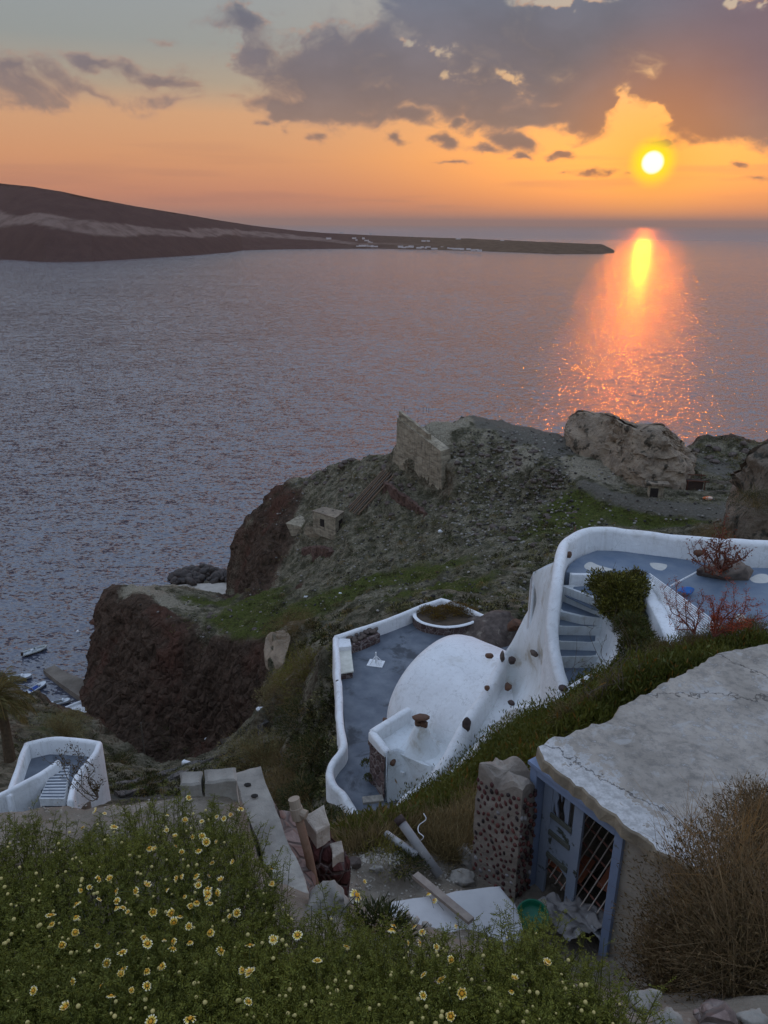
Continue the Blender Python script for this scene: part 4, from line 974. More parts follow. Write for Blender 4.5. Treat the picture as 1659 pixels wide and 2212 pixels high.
# inner curved face of the stair well
rows = [P_([(1300, 1325, 100.3), (1318, 1325, 100.9), (1336, 1338, 101.2)]), P_([(1296, 1360, 99.7), (1322, 1362, 100.4), (1345, 1374, 101.0)]), P_([(1292, 1400, 99.1), (1320, 1402, 99.9), (1342, 1410, 100.7)]), P_([(1278, 1445, 98.6), (1300, 1440, 99.4), (1318, 1436, 100.35)])]
v, f = sheet_np(rows, skirt=98, wob=.02); child_np('stair_wall', v, f, M_WHITE, ut)
v, f = wall_np(P_([(1388, 1252, 101.9), (1400, 1270, 101.9), (1425, 1315, 101.85), (1452, 1370, 101.8), (1464, 1396, 101.75)]), .55, 99.5, rnd=.08, seed=30); child_np('sloping_wall', v, f, M_WHITE, ut)
v, f = wall_np(P_([(1404, 1250, 101.95), (1440, 1300, 101.95), (1480, 1356, 101.9)]), .3, 100.5, rnd=.08, seed=31); child_np('sloping_wall', v, f, M_WHITE, ut)
rows = [P_([(1398, 1290, 101.3), (1412, 1310, 101.2)]), P_([(1402, 1340, 100.9), (1425, 1360, 101.0)]), P_([(1425, 1400, 100.5), (1448, 1402, 100.7)])]
v, f = sheet_np(rows, wob=.04); child_np('rendered_bank', v, f, mat('grey_render', (.22, .21, .2), (.13, .125, .12), scale=4, bump=.6), ut)
v, f = wall_np(P_([(1580, 1372, 101.9), (1600, 1362, 101.95), (1625, 1362, 101.95), (1660, 1380, 101.9), (1720, 1400, 101.9)]), .4, 99, seed=33); child_np('parapet', v, f, M_WHITE, ut)
stone_part(ut, 1227, 1198, 102.0, .18, M_BROWNROCK, 60, sq=(.7, .7, 1)); stone_part(ut, 1508, 1196, 102.0, .2, M_BROWNROCK, 61, sq=(1, .7, .8))
bm = bmesh.new(); tube_bm(bm, [P(1241, 1152, z=102.3), P(1241, 1152, z=102.3) + [0, 0, .32]], .035, 6); child('rusty_stub', bm, M_BROWNROCK, ut)
# painted patches
for i, (pts, c) in enumerate([([(1262, 1222), (1275, 1214), (1295, 1222), (1330, 1232), (1300, 1234), (1270, 1231)], (.5, .52, .54)), ([(1405, 1216), (1440, 1220), (1432, 1232), (1412, 1228)], (.48, .47, .42)), ([(1620, 1250), (1640, 1240), (1659, 1243), (1659, 1258), (1632, 1259)], (.55, .57, .58)), ([(1585, 1334), (1600, 1326), (1612, 1336), (1600, 1344)], (.5, .52, .55))]):
    v, f = slab_np([p[:2] for p in catmull(P_(pts, UZ), 4, closed=True)], UZ + .006, .02); child_np('paint_patch', v, f, mat('paint_patch%d' % 0, c, tuple(x * .85 for x in c), scale=3), ut, False)
# ---------------------------------------------------------------- ruins and rocks on the headland
def conc_mat():
    m, t, b = new_mat('old_stone_facing'); co = t.new('ShaderNodeTexCoord').outputs['Object']
    n = t.noise(t.mapping(co, scale=(.5, .5, 1.1)), 1.0, 6, .65, .6); n2 = t.noise(t.mapping(co, scale=(2, 2, .35)), 1.0, 5, .6); n3 = t.noise(co, 5, 5, .7)
    col = t.mix(t.mapr(n, .36, .62), (.21, .175, .12), (.42, .36, .26))
    col = t.mix(t.mapr(n2, .52, .70, 0, .7), col, (.10, .085, .07))
    wv = t.noise(t.mapping(co, scale=(.25, .25, 2.2)), 1.0, 3, .6); col = t.mix(t.mapr(wv, .56, .62, 0, .35), col, (.06, .055, .048))
    t.l.new(col, b.inputs['Base Color']); b.inputs['Roughness'].default_value = .95; b.inputs['Specular IOR Level'].default_value = .2
    bp = t.new('ShaderNodeBump', inp={'Height': t.math('ADD', n3, n), 'Strength': .7, 'Distance': .25}); t.l.new(bp.outputs[0], b.inputs['Normal'])
    return m
M_OLD = conc_mat()
M_TUFF = mat('pale_tuff', (.30, .255, .205), (.17, .145, .12), scale=.45, bump=1.0, bscale=1.1, dist=.7, c3=(.05, .046, .036), s3=.5, th3=(.54, .64))
M_TIMBER = mat('weathered_timber', (.13, .115, .10), (.07, .06, .052), scale=3, bump=.5)
# tall retaining wall, leaning face, two stepped coping levels
rw = empty('retaining_wall', WALL_A); tag(rw, 'tall tan stone retaining wall standing on the crest of the headland', 'wall')
def facade(corners, thick, nu=24, nv=16, rough=.25, seed=3, jag=.0):
    """closed slab: corners bottom-left, bottom-right, top-right, top-left (world); thickened away from camera"""
    bl, br, tr_, tl = [np.array(c, float) for c in corners]
    n = np.cross(br - bl, tl - bl); n /= np.linalg.norm(n)
    if n[1] > 0: n = -n
    def grid(off):
        g = []
        for i in range(nv + 1):
            v_ = i / nv
            for j in range(nu + 1):
                u = j / nu; p = (bl * (1 - u) + br * u) * (1 - v_) + (tl * (1 - u) + tr_ * u) * v_
                if i == nv and jag: p = p - np.array([0, 0, jag * abs(math.sin(j * 2.3 + seed) * math.sin(j * .9 + seed))])
                g.append(p + off)
        g = np.array(g); return g
    F = grid(n * 0); B = grid(-n * thick); F = F + n * (fbm(F / 2.0 + seed, 4)[:, None] * rough)
    K = len(F); v = np.vstack([F, B]); idx = np.arange(K).reshape(nv + 1, nu + 1); f = []
    for i in range(nv):
        for j in range(nu):
            f.append((idx[i, j], idx[i, j + 1], idx[i + 1, j + 1], idx[i + 1, j])); f.append((idx[i, j] + K, idx[i + 1, j] + K, idx[i + 1, j + 1] + K, idx[i, j + 1] + K))
    for i in range(nv):
        for j in (0, nu): f.append((idx[i, j], idx[i + 1, j], idx[i + 1, j] + K, idx[i, j] + K))
    for j in range(nu):
        for i in (0, nv): f.append((idx[i, j], idx[i, j + 1], idx[i, j + 1] + K, idx[i, j] + K))
    return v, [tuple(int(q) for q in r) for r in f]
b0 = WALL_A + [0, 0, -1.5]; b1 = WALL_B + [0, 0, -3]
mid_t = under(938, 938, (WALL_A[1] + WALL_B[1]) / 2 + 1.5)
v, f = facade([q - _wn * 1.5 for q in (b0, b1, WTOP_B - [0, 0, .6], WTOP_A - [0, 0, 1.6])], 3.2, rough=.09); child_np('facing', v, f, M_OLD, rw, False)
# parapet course on the upper two thirds
q0 = WTOP_A; q1 = WTOP_A + (WTOP_B - WTOP_A) * .70
v, f = facade([q0 - [0, 0, 1.7], q1 - [0, 0, 1.2], q1 + [0, 0, .55], q0 + [0, 0, .1]], .8, 14, 3, .05, 9, .12); v = v - _wn * 1.0; child_np('upper_course', v, f, M_OLD, rw, False)
for s in (.02, .10, .34, .52, .60):
    c = WTOP_A + (WTOP_B - WTOP_A) * s + _wn * .6; bm = bmesh.new(); tube_bm(bm, [c, c + [0.05, 0, 1.2]], .045, 5); child('iron_post', bm, M_BLACKROCK, rw)
for px, py in [(905, 889), (914, 888), (921, 887), (926, 889)]:
    c = P(px, py, z=70.2); o_ = bmesh.new(); tube_bm(o_, [c - [0, 0, .3], c + [0.05, 0, 1.0]], .045, 5); o = from_bm('iron_post', o_, M_BLACKROCK, loc=c)
    tag(o, 'thin rusty iron stake upright on the headland platform behind the big wall', 'stake', 'iron stakes on the platform')
# lower wing beside the wall
lw = empty('wall_stub', P(870, 1030, z=57)); tag(lw, 'low stepped masonry stub at the left foot of the big retaining wall', 'wall')
v, f = facade([P(868, 1032, z=55.5), P(905, 1040, z=54.5), under(906, 1006, P(905, 1040, z=55)[1]), under(868, 995, P(868, 1032, z=56)[1])], 2.0, 8, 6, .15, 4, .4); child_np('masonry', v, f, M_OLD, lw, False)
v, f = facade([P(846, 1012, z=57.5), P(868, 1030, z=56), under(869, 995, P(868, 1032, z=56)[1]), under(852, 965, P(846, 1012, z=57.5)[1])], 1.5, 6, 6, .15, 6, .5); child_np('masonry', v, f, M_OLD, lw, False)
# collapsed timbers / ladder-like stair running down from the wall foot
random.seed(11)
for k in range(7):
    o0, o1 = k * 5.0 - 15, k * 4.2 - 12
    a = hit(845 + o0 * .8, 1010 + abs(o0) * .35 + k * 1.5); b2 = hit(757 + o1 * .7, 1112 + k * 3 - 6)
    if a is None or b2 is None: continue
    bm = bmesh.new(); c = (a + b2) / 2; d = Vector(b2 - a); L = d.length * random.uniform(.82, 1.0)
    rot = d.to_track_quat('X', 'Z').to_matrix().to_4x4(); box_bm(bm, c + [0, 0, .55 + .1 * (k % 3)], (L, .32, .28), rot=rot)
    o = from_bm('timber_beam', bm, M_TIMBER if k % 2 else mat('brown_timber', (.17, .12, .085), (.10, .07, .05), scale=2), loc=c)
    tag(o, 'long weathered beam lying in the collapsed ramp below the big wall', 'beam', 'beams of the collapsed ramp')
# red ruined wall lower right of the timbers
rr = empty('ruined_wall', P(940, 1090, z=52)); tag(rr, 'broken low red brown wall slanting down the slope below the timber beams', 'wall')
pa = [hit(x, y) for x, y in [(826, 1052), (850, 1070), (880, 1090), (905, 1104), (918, 1115)]]
pa = [p + [0, 0, h] for p, h in zip(pa, (1.8, 2.2, 1.9, 1.4, .8))]
v, f = wall_np(pa, .9, [p[2] - 4 for p in pa], rnd=.1, wob=.35, seed=40); child_np('masonry', v, f, stone_mat('red_rubble', 1.6, (.14, .10, .08), (.07, .038, .03), (.17, .10, .075)), rr, False)
# small block house
def block(name, label, corners, z, h, m, roofm=None):
    """corners: px of roof corners (near-left, near-right, far-right, far-left) at roof height z"""
    r = empty(name, P(*corners[0], z=z - h)); tag(r, label, 'hut')
    pl = [P(x, y, z=z)[:2] for x, y in corners]
    v, f = slab_np(pl, z - .25, h); child_np('walls', v, f, m, r, False)
    cen = np.mean(pl, 0); v, f = slab_np([cen + (p - cen) * 1.05 for p in pl], z, .22); child_np('roof', v, f, roofm or m, r, False)
    return r, pl
hut, pl = block('stone_hut', 'small square stone hut with a flat roof and dark window on the headland slope', [(675, 1103), (724, 1118), (742, 1104), (700, 1095)], 47.2, 6.0, M_OLD, M_TUFF)
M_DARK = mat('dark_opening', (.012, .012, .012), (.02, .018, .018), bump=0)
def opening(root, a, b2, s0, s1, z0, z1, name='window', out=.03):
    d = np.array(b2) - np.array(a); n = np.array([d[1], -d[0]]) / np.hypot(*d)
    if n @ np.array([0., -1.]) < 0: n = -n
    p, q = np.array(a) + d * s0 + n * out, np.array(a) + d * s1 + n * out
    v = [(*p, z0), (*q, z0), (*q, z1), (*p, z1)]; pi, qi = p - n * .4, q - n * .4
    v += [(*pi, z0), (*qi, z0), (*qi, z1), (*pi, z1)]
    f = [(0, 1, 2, 3), (4, 7, 6, 5), (0, 4, 5, 1), (1, 5, 6, 2), (2, 6, 7, 3), (3, 7, 4, 0)]
    return child_np(name, v, f, M_DARK, root, False)
opening(hut, pl[0], pl[1], .33, .52, 43.7, 45.7); opening(hut, pl[1], pl[2], .40, .85, 43.2, 45.6, 'doorway')
# two buttress-like cisterns below the hut
def prism_block(name, label, top, bot, m, cat='wall'):
    """top and bottom rings of world points"""
    k = len(top); r = empty(name, bot[0]); tag(r, label, cat); v = list(top) + list(bot)
    f = [tuple(range(k)), tuple(range(2 * k - 1, k - 1, -1))] + [(i, i + k, (i + 1) % k + k, (i + 1) % k) for i in range(k)]
    child_np('masonry', v, f, m, r, False); return r
t0 = [P(617, 1130, z=38.5), P(651, 1138, z=38), P(673, 1128, z=38.2), P(648, 1112, z=39)]
b0 = [p * [1, 1, 0] + [0, 0, 29.5] for p in t0]; b0[0] = under(634, 1152, t0[0][1]) * [1, 1, 0] + [0, 0, 33]
prism_block('cistern', 'pale angular masonry cistern left of the stone hut, above the red cliff', t0, b0, M_OLD)
t1 = [P(655, 1158, z=37), P(660, 1132, z=41), P(700, 1147, z=41), P(690, 1175, z=36)]
b1 = [P(650, 1185, z=33), P(668, 1150, z=33), P(700, 1165, z=33), P(683, 1188, z=33)]
prism_block('buttress', 'sloping smooth masonry buttress directly below the stone hut', t1, b1, M_OLD)
pa = [hit(x, y) for x, y in [(655, 1186), (672, 1196), (700, 1196), (722, 1192)]]; pa = [p + [0, 0, h] for p, h in zip(pa, (1.5, 3.0, 3.2, 1.6))]
rv = empty('ruined_vault', pa[0]); tag(rv, 'broken dark red vault and walls below the buttress', 'ruin')
v, f = wall_np([p - [0, 0, 1.2] for p in pa], 1.6, [p[2] - 9 for p in pa], rnd=.3, wob=.5, seed=41); child_np('masonry', v, f, stone_mat('red_rubble', 1.6), rv, False)
# ---- the big pale rock with its little door
def outcrop(name, label, rings, m, wob=1.0, seed=5, frq=3.2, close_top=True, cat='rock'):
    """rings: list (bottom to top) of equal-length closed loops of world points; smoothed, roughened"""
    R1 = [catmull(r, 9, closed=True) for r in rings]; cols = [catmull([r[j] for r in R1], 9) for j in range(len(R1[0]))]
    g = np.array(cols).transpose(1, 0, 2); a, b_, _ = g.shape
    cen = g[-1].mean(0)
    v = g.reshape(-1, 3); c3 = g.mean((0, 1)); out = v - c3; out[:, 2] *= .3; out /= np.linalg.norm(out, axis=1)[:, None] + 1e-9
    d = (fbm(v / frq + seed, 5, .58, ridge=True) * .8 + fbm(v / (frq * .35) + seed, 4) * .35) * wob
    hole = np.maximum(fbm(v / (frq * .5) + seed + 20, 3) - .28, 0) * wob * 1.6
    v = v + out * (d - hole)[:, None]; v[:, 2] += fbm(v / frq + 50, 4) * wob * .5
    v = np.vstack([v, cen[None]]); idx = np.arange(a * b_).reshape(a, b_)
    f = [(int(idx[i, j]), int(idx[i, (j + 1) % b_]), int(idx[i + 1, (j + 1) % b_]), int(idx[i + 1, j])) for i in range(a - 1) for j in range(b_)]
    f += [(int(idx[-1, j]), int(idx[-1, (j + 1) % b_]), a * b_) for j in range(b_)]
    r = empty(name, g[0].mean(0)); tag(r, label, cat); child_np('rock_body', v, f, m, r, False); return r
def ring(front, back_off, z=None):
    """front points (world) left to right; back side mirrored away from the camera by back_off metres"""
    fr = [np.array(p) for p in front]; bk = []
    for p in fr[::-1]:
        a = p * [1, 1, 0]; a = a / np.linalg.norm(a); bk.append(p + a * back_off)
    return fr + bk
Fb = [P(1232, 985, z=64.5), P(1262, 1000, z=64.5), P(1300, 1018, z=64), P(1345, 1050, z=63.5), P(1385, 1072, z=63), P(1425, 1078, z=63), P(1468, 1076, z=63), P(1482, 1050, z=63.5)]
def lift(xs, ys, base): return [under(x, y, b[1] + dy) for (x, y, dy), b in zip([(a, c, d) for (a, c), d in zip(zip(xs, ys), [0] * 8)], base)]
Fm = [under(x, y, b[1] + .4) for (x, y), b in zip([(1230, 950), (1262, 965), (1305, 985), (1345, 1015), (1385, 1035), (1425, 1035), (1470, 1030), (1490, 1012)], Fb)]
Fn = [under(x, y, b[1] + 2.2) for (x, y), b in zip([(1234, 930), (1266, 935), (1308, 950), (1352, 965), (1388, 985), (1426, 992), (1464, 990), (1488, 1000)], Fb)]
Ft = [under(x, y, b[1] + 5) for (x, y), b in zip([(1242, 912), (1268, 901), (1310, 905), (1345, 918), (1385, 934), (1418, 930), (1440, 940), (1462, 975)], Fb)]
big = outcrop('tuff_rock', 'large pale eroded rock with a small dark doorway, standing beside the track', [ring([p - [0, 0, 3] for p in Fb], 15), ring(Fm, 13), ring(Fn, 9), ring(Ft, 4.5), ring([p + [0, 3, .3] for p in Ft], 1.0)], M_TUFF, 2.1, 7, 4.6)
dz_ = P(1424, 1074, t=151.5); bm = bmesh.new(); box_bm(bm, dz_ + [-1.1, -.5, 1.3], (2.7, 1.4, 3.0), rz=-.12, bev=.05); child('door_frame', bm, M_OLD, big)
bm = bmesh.new(); box_bm(bm, dz_ + [-.9, -.5, 3.0], (4.4, 2.0, .5), rz=-.12, bev=.08); child('lintel', bm, M_TUFF, big)
bm = bmesh.new(); box_bm(bm, dz_ + [-1.55, -.95, 1.05], (1.5, .7, 2.4), rz=-.12); child('doorway', bm, M_DARK, big)
# right hand near cliff
Gb = [P(1568, 1150, t=118), P(1580, 1165, t=114), P(1600, 1172, t=111), P(1640, 1172, t=110), P(1700, 1175, t=110), P(1800, 1175, t=112)]
Gm = [under(x, y, b[1] + 1) for (x, y), b in zip([(1575, 1110), (1590, 1120), (1612, 1120), (1645, 1120), (1700, 1120), (1800, 1130)], Gb)]
Gn = [under(x, y, b[1] + 3) for (x, y), b in zip([(1590, 1085), (1606, 1085), (1628, 1082), (1650, 1080), (1700, 1070), (1800, 1100)], Gb)]
Gt = [under(x, y, b[1] + 5) for (x, y), b in zip([(1600, 1065), (1618, 1050), (1636, 1025), (1655, 1005), (1700, 985), (1800, 1020)], Gb)]
outcrop('cliff_outcrop', 'pale rounded cliff outcrop cut off by the right edge, above the white terrace', [ring([p - [0, 0, 3] for p in Gb], 22), ring(Gm, 19), ring(Gn, 14), ring(Gt, 7), ring([p + [0, 4, .4] for p in Gt], 2)], mat('brown_tuff', (.16, .135, .11), (.10, .085, .07), scale=.35, bump=1.0, bscale=1.3, dist=.5, c3=(.035, .035, .028), s3=.5, th3=(.52, .62)), 1.2, 12, 4.0)
# wreck of a rusty shed and planks right of the rock
rs = empty('rusty_shed', P(1497, 1058, z=64)); tag(rs, 'collapsed dark rusty shed frame right of the pale rock', 'shed')
M_RUST = mat('rust', (.10, .038, .022), (.05, .025, .018), scale=4)
c = P(1497, 1062, z=64.2)
for dx in (-1.8, 1.8):
    for dy in (-1, 1.2): bm = bmesh.new(); tube_bm(bm, [c + [dx, dy, 0], c + [dx * .96, dy, 3.0 + .3 * dy]], .12, 5); child('post', bm, M_RUST, rs)
for dy in (-1, 1.2): bm = bmesh.new(); tube_bm(bm, [c + [-2.1, dy, 3 + .3 * dy], c + [2.6, dy, 2.7 + .3 * dy]], .12, 5); child('rail', bm, M_RUST, rs)
bm = bmesh.new(); box_bm(bm, c + [-.1, .2, 1.2], (3.3, 1.8, 2.4), rz=.1); child('wall_panel', bm, mat('dark_rust', (.045, .028, .022), (.025, .02, .018)), rs)
random.seed(5)
for k in range(9):
    q = hit(random.uniform(1512, 1575), random.uniform(1042, 1072)); 
    if q is None: continue
    a_ = random.uniform(-.5, .5); bm = bmesh.new(); box_bm(bm, q + [0, 0, .3 + .05 * k], (random.uniform(2.5, 5), .25, .08), rot=Matrix.Rotation(a_, 4, 'Z') @ Matrix.Rotation(random.uniform(-.15, .15), 4, 'Y'))
    o = from_bm('plank', bm, M_TIMBER, loc=q); tag(o, 'grey plank scattered on the ground beside the collapsed rusty shed', 'plank', 'planks by the rusty shed')
q = hit(1527, 1079); 
if q is not None: v, f = rock_arr(.8, 3, 2, .15, (1.2, .8, .5)); o = mesh_np('scrap_bin', v, f, mat('orange_scrap', (.5, .14, .05), (.6, .5, .45), scale=1.2, lo=.5, hi=.52), smooth=True); o.location = q + [0, 0, .3]; tag(o, 'small orange and white heap of scrap near the rusty shed', 'scrap')
# litter and pale boulders on the slope
LIT = [(1090, 1283, .5), (1165, 1268, .4), (1100, 1275, .35), (950, 1318 - 0, 0), (725, 1525, .5), (668, 1551, .5), (1158, 1281, .3), (630, 1500, 0)]
for i, (px, py, s, lab) in enumerate([(952, 1317, 0, ''), (1168, 1270, .45, 'crumpled white sheet caught on the slope left of the white ramp'), (950, 1320, 0, ''), (951, 1150, .5, 'scrap of white plastic on the slope below the ruins'), (724, 1525, 0, ''), (565, 1537, .6, 'white bag on the dark slope above the old path'), (448, 1598, .6, 'pale crumpled bag on the bank near the old path'), (404, 1652, .5, 'small white box beside the old path'), (725, 1525, 0, ''), (725, 1290, 0, ''), (660, 1291, .45, 'white stone on the green slope'), (735, 1284, .3, 'little white stone high on the green slope'), (1135, 1221, .25, 'bit of white litter above the ramp')]):
    if s <= 0: continue
    q = hit(px, py)
    if q is None: continue
    v, f = rock_arr(s, 50 + i, 2, .5, (1, .6, .7)); o = mesh_np('litter', v, f, M_WHITE, smooth=False); o.location = q + [0, 0, .2]; tag(o, lab, 'litter')
# scattered lava boulders on the headland
random.seed(21)
protos = []
for k in range(5):
    v, f = rock_arr(1.0, 90 + k, 2, .35, (1, .85, .7)); me = mesh_np('lava_boulder', v, f, M_ROCK, smooth=False); protos.append(me)
REG = [(1120, 1215, 1010, 1055, 34, .25, .7), (780, 1000, 980, 1120, 30, .4, 1.0), (620, 860, 990, 1090, 30, .5, 1.3), (980, 1180, 950, 1050, 40, .3, .9), (1000, 1250, 1050, 1180, 30, .3, .9), (430, 560, 1290, 1400, 14, .3, .8), (1490, 1640, 950, 1010, 14, .5, 1.2)]
nb = 0
for (x0, x1, y0, y1, n, s0, s1) in REG:
    for _ in range(n):
        q = hit(random.uniform(x0, x1), random.uniform(y0, y1))
        if q is None or q[2] < 3 or q[1] < 90: continue
        if nb < 5: o = protos[nb]
        else: o = protos[nb % 5].copy(); C.objects.link(o)
        nb += 1; o.location = q; s = random.uniform(s0, s1); o.scale = (s, s, s * random.uniform(.6, 1)); o.rotation_euler = (0, 0, random.uniform(0, 6))
        wh = {1120: 'heaped just below the bend of the track', 780: 'on the slope between the timber beams and the big wall', 620: 'on the left shoulder of the headland near the stone hut', 980: 'on the slope right of the big wall', 1000: 'on the green slope below the track', 430: 'on top of the dark harbour cliff', 1490: 'on the brown ridge right of the pale rock'}[x0]
        tag(o, 'dark lava boulder ' + wh, 'boulder', 'lava boulders ' + wh)
# ---------------------------------------------------------------- harbour
def hull(L, B_, H, bowp=.35, n=14):
    g = []
    for i in range(n + 1):
        s = i / n; w_ = B_ / 2 * (1 if s < 1 - bowp else math.sqrt(max(0, 1 - ((s - 1 + bowp) / bowp) ** 2)) * .98 + .02) * (.9 + .1 * min(1, s * 4)); sh = H * (1 + .35 * s * s)
        g.append([(s * L - L / 2, -w_, sh), (s * L - L / 2, -w_ * .85, sh * .35), (s * L - L / 2, 0, -.15), (s * L - L / 2, w_ * .85, sh * .35), (s * L - L / 2, w_, sh)])
    g = np.array(g); return g
def boat(px, py, L, B_, ang, label, kind):
    c = P(px, py, z=.12); r = empty('motor_boat' if kind != 'rib' else 'inflatable_boat', c, ang); tag(r, label, 'boat')
    g = hull(L, B_, .75); a, b_, _ = g.shape; idx = np.arange(a * b_).reshape(a, b_); f = np.stack([idx[:-1, :-1], idx[1:, :-1], idx[1:, 1:], idx[:-1, 1:]], -1).reshape(-1, 4)
    fl = [tuple(int(q) for q in x) for x in f] + [tuple(int(q) for q in idx[0])]
    white = mat('boat_white', (.62, .66, .68), (.5, .53, .55), bump=0, rough=.4); grey = mat('boat_tube', (.34, .38, .40), (.28, .32, .34), bump=0, rough=.5); blk = M_BLACKROCK; blue = mat('boat_blue', (.03, .08, .30), (.02, .05, .2), bump=0)
    if kind == 'rib':
        mesh_np('hull', g.reshape(-1, 3) * [1, .7, .8], fl, white, r)
        pts = [(-L / 2, -B_ * .38, .6), (L * .1, -B_ * .40, .62), (L * .36, -B_ * .28, .72), (L * .5, 0, .85), (L * .36, B_ * .28, .72), (L * .1, B_ * .40, .62), (-L / 2, B_ * .38, .6)]
        bm = bmesh.new(); tube_bm(bm, catmull(pts, 6), .27, 10); from_bm('inflatable_tube', bm, grey, r, True)
        bm = bmesh.new(); box_bm(bm, (-.2, 0, .75), (1.6, .7, .7), bev=.1); from_bm('console', bm, white, r)
        bm = bmesh.new(); box_bm(bm, (.1, 0, 1.25), (.5, .6, .4), bev=.1); from_bm('windscreen', bm, mat('boat_glass', (.1, .15, .16), bump=0, rough=.2), r)
        bm = bmesh.new(); box_bm(bm, (-L / 2 - .05, 0, .7), (.6, .5, 1.1), bev=.12); from_bm('outboard_motor', bm, blk, r)
    else:
        mesh_np('hull', g.reshape(-1, 3), fl, white, r)
        top = [(p[0], p[1] * .92, p[2] - .08) for p in g[:, 0]] + [(p[0], p[1] * .92, p[2] - .08) for p in g[::-1, 4]]
        mesh_np('deck', top, [tuple(range(len(top)))], white if kind != 'blue' else white, r, False)
        bm = bmesh.new(); box_bm(bm, (-L * .12, 0, .72), (L * .5, B_ * .62, .22)); from_bm('cockpit', bm, blue if kind == 'blue' else mat('cockpit_dark', (.10, .11, .12), bump=0), r)
        bm = bmesh.new(); box_bm(bm, (-L / 2 - .1, 0, .7), (.4, .4, 1.0), bev=.1); from_bm('outboard_motor', bm, blk, r)
        bm = bmesh.new(); box_bm(bm, (L * .12, 0, 1.1), (.5, B_ * .5, .45), bev=.12); from_bm('windscreen', bm, white, r)
        if kind == 'blue':
            for sx_ in (-.30, 0):
                for sy_ in (-.35, .35): bm = bmesh.new(); tube_bm(bm, [(L * sx_, B_ * sy_, .7), (L * sx_, B_ * sy_, 2.1)], .04, 5); from_bm('canopy_post', bm, white, r)
            bm = bmesh.new()
            for q in range(5): box_bm(bm, (L * (-.3 + .075 * q), 0, 2.1), (.06, B_ * .75, .06))
            from_bm('canopy_frame', bm, white, r)
    return r
boat(75, 1409, 6.6, 2.6, .70, 'grey and white inflatable boat moored alone farthest from the quay', 'rib')
boat(80, 1489, 5.6, 2.2, 1.05, 'small white boat with a blue cockpit and canopy frame, left of the quay', 'blue')
boat(42, 1467, 6.4, 2.3, .25, 'white motor boat half hidden behind the palm fronds', 'white')
boat(132, 1520, 4.6, 1.8, .35, 'small pale dinghy just off the white quay wall', 'white')
v, f = rock_arr(.45, 4, 2, .05, (1, 1, 1)); o = mesh_np('mooring_buoy', v, f, M_WHITE); o.location = P(168, 1364, z=.2); tag(o, 'small pale mooring buoy floating off the dark cliff', 'buoy')
# concrete quay
qy = empty('concrete_quay', P(145, 1472, z=0)); tag(qy, 'tilted weathered concrete quay jutting from the foot of the dark cliff', 'quay')
top = [P(93, 1447, z=1.3), P(118, 1436, z=1.5), P(142, 1452, z=1.2), P(192, 1472, z=1.9), P(196, 1488, z=1.9), P(180, 1510, z=1.8), P(150, 1490, z=1.6), P(122, 1470, z=1.3)]
bot = [p * [1, 1, 0] + [0, 0, -1.5] for p in top]; k = len(top)
child_np('quay_slab', top + bot, [tuple(range(k))] + [(i, i + k, (i + 1) % k + k, (i + 1) % k) for i in range(k)], mat('wet_concrete', (.20, .185, .17), (.10, .09, .08), scale=.22, bump=.4, bscale=1, dist=.1), qy, False)
qw = empty('white_quay', P(150, 1525, z=1)); tag(qw, 'whitewashed quay terrace at the water below the dark cliff', 'quay')
v, f = slab_np([P(x, y, z=2.2)[:2] for x, y in [(122, 1534), (196, 1505), (205, 1512), (205, 1545), (150, 1550)]], 2.2, 3.5); child_np('quay_slab', v, f, M_WHITE, qw, False)
v, f = wall_np(P_([(122, 1535), (160, 1519), (197, 1505)], 2.9), .5, 1.5, rnd=.1); child_np('parapet', v, f, M_WHITE, qw)
# breakwater of boulders and seawall at the small beach
br = []
random.seed(8)
for k in range(120):
    s = random.random(); x = 372 + 130 * s; y = 1262 - 34 * (1 - abs(s * 2 - .9) ** 1.6 * .55) * random.random() ** .7 + (s * -6)
    y = min(y, 1258 - 4 * s); q = P(x, max(y, 1226), z=random.uniform(.2, 2.6))
    if k < 4: v, f = rock_arr(1.0, 120 + k, 2, .3, (1, .9, .8)); o = mesh_np('breakwater_boulder', v, f, mat('basalt', (.035, .032, .034), (.07, .065, .066), scale=1, bump=.6), smooth=False); br.append(o)
    else: o = br[k % 4].copy(); C.objects.link(o)
    s_ = random.uniform(1.0, 2.1); o.location = q; o.scale = (s_, s_, s_ * .8); o.rotation_euler = (random.random(), 0, random.uniform(0, 6))
    tag(o, 'dark basalt boulder heaped in the breakwater off the small beach', 'boulder', 'breakwater boulders')
sw = empty('sea_wall', P(501, 1290, z=0)); tag(sw, 'straight pale sea wall closing the small beach against the red cliff', 'wall')
v, f = wall_np([P(501, 1252, z=4.5), P(502, 1275, z=4.5), P(503, 1303, z=4.5)], 1.2, -.5, rnd=.1); child_np('masonry', v, f, mat('cream_wall', (.40, .37, .33), (.3, .28, .25)), sw, False)
v, f = slab_np([P(x, y, z=1.4)[:2] for x, y in [(355, 1268), (400, 1262), (500, 1258), (501, 1300), (420, 1300), (365, 1285)]], 1.4, 2.5)
o = mesh_np('beach', v, f, mat('pale_concrete_apron', (.40, .39, .38), (.32, .31, .30), scale=.5), smooth=False); tag(o, 'pale concrete apron behind the boulder breakwater', 'beach', kind='structure')
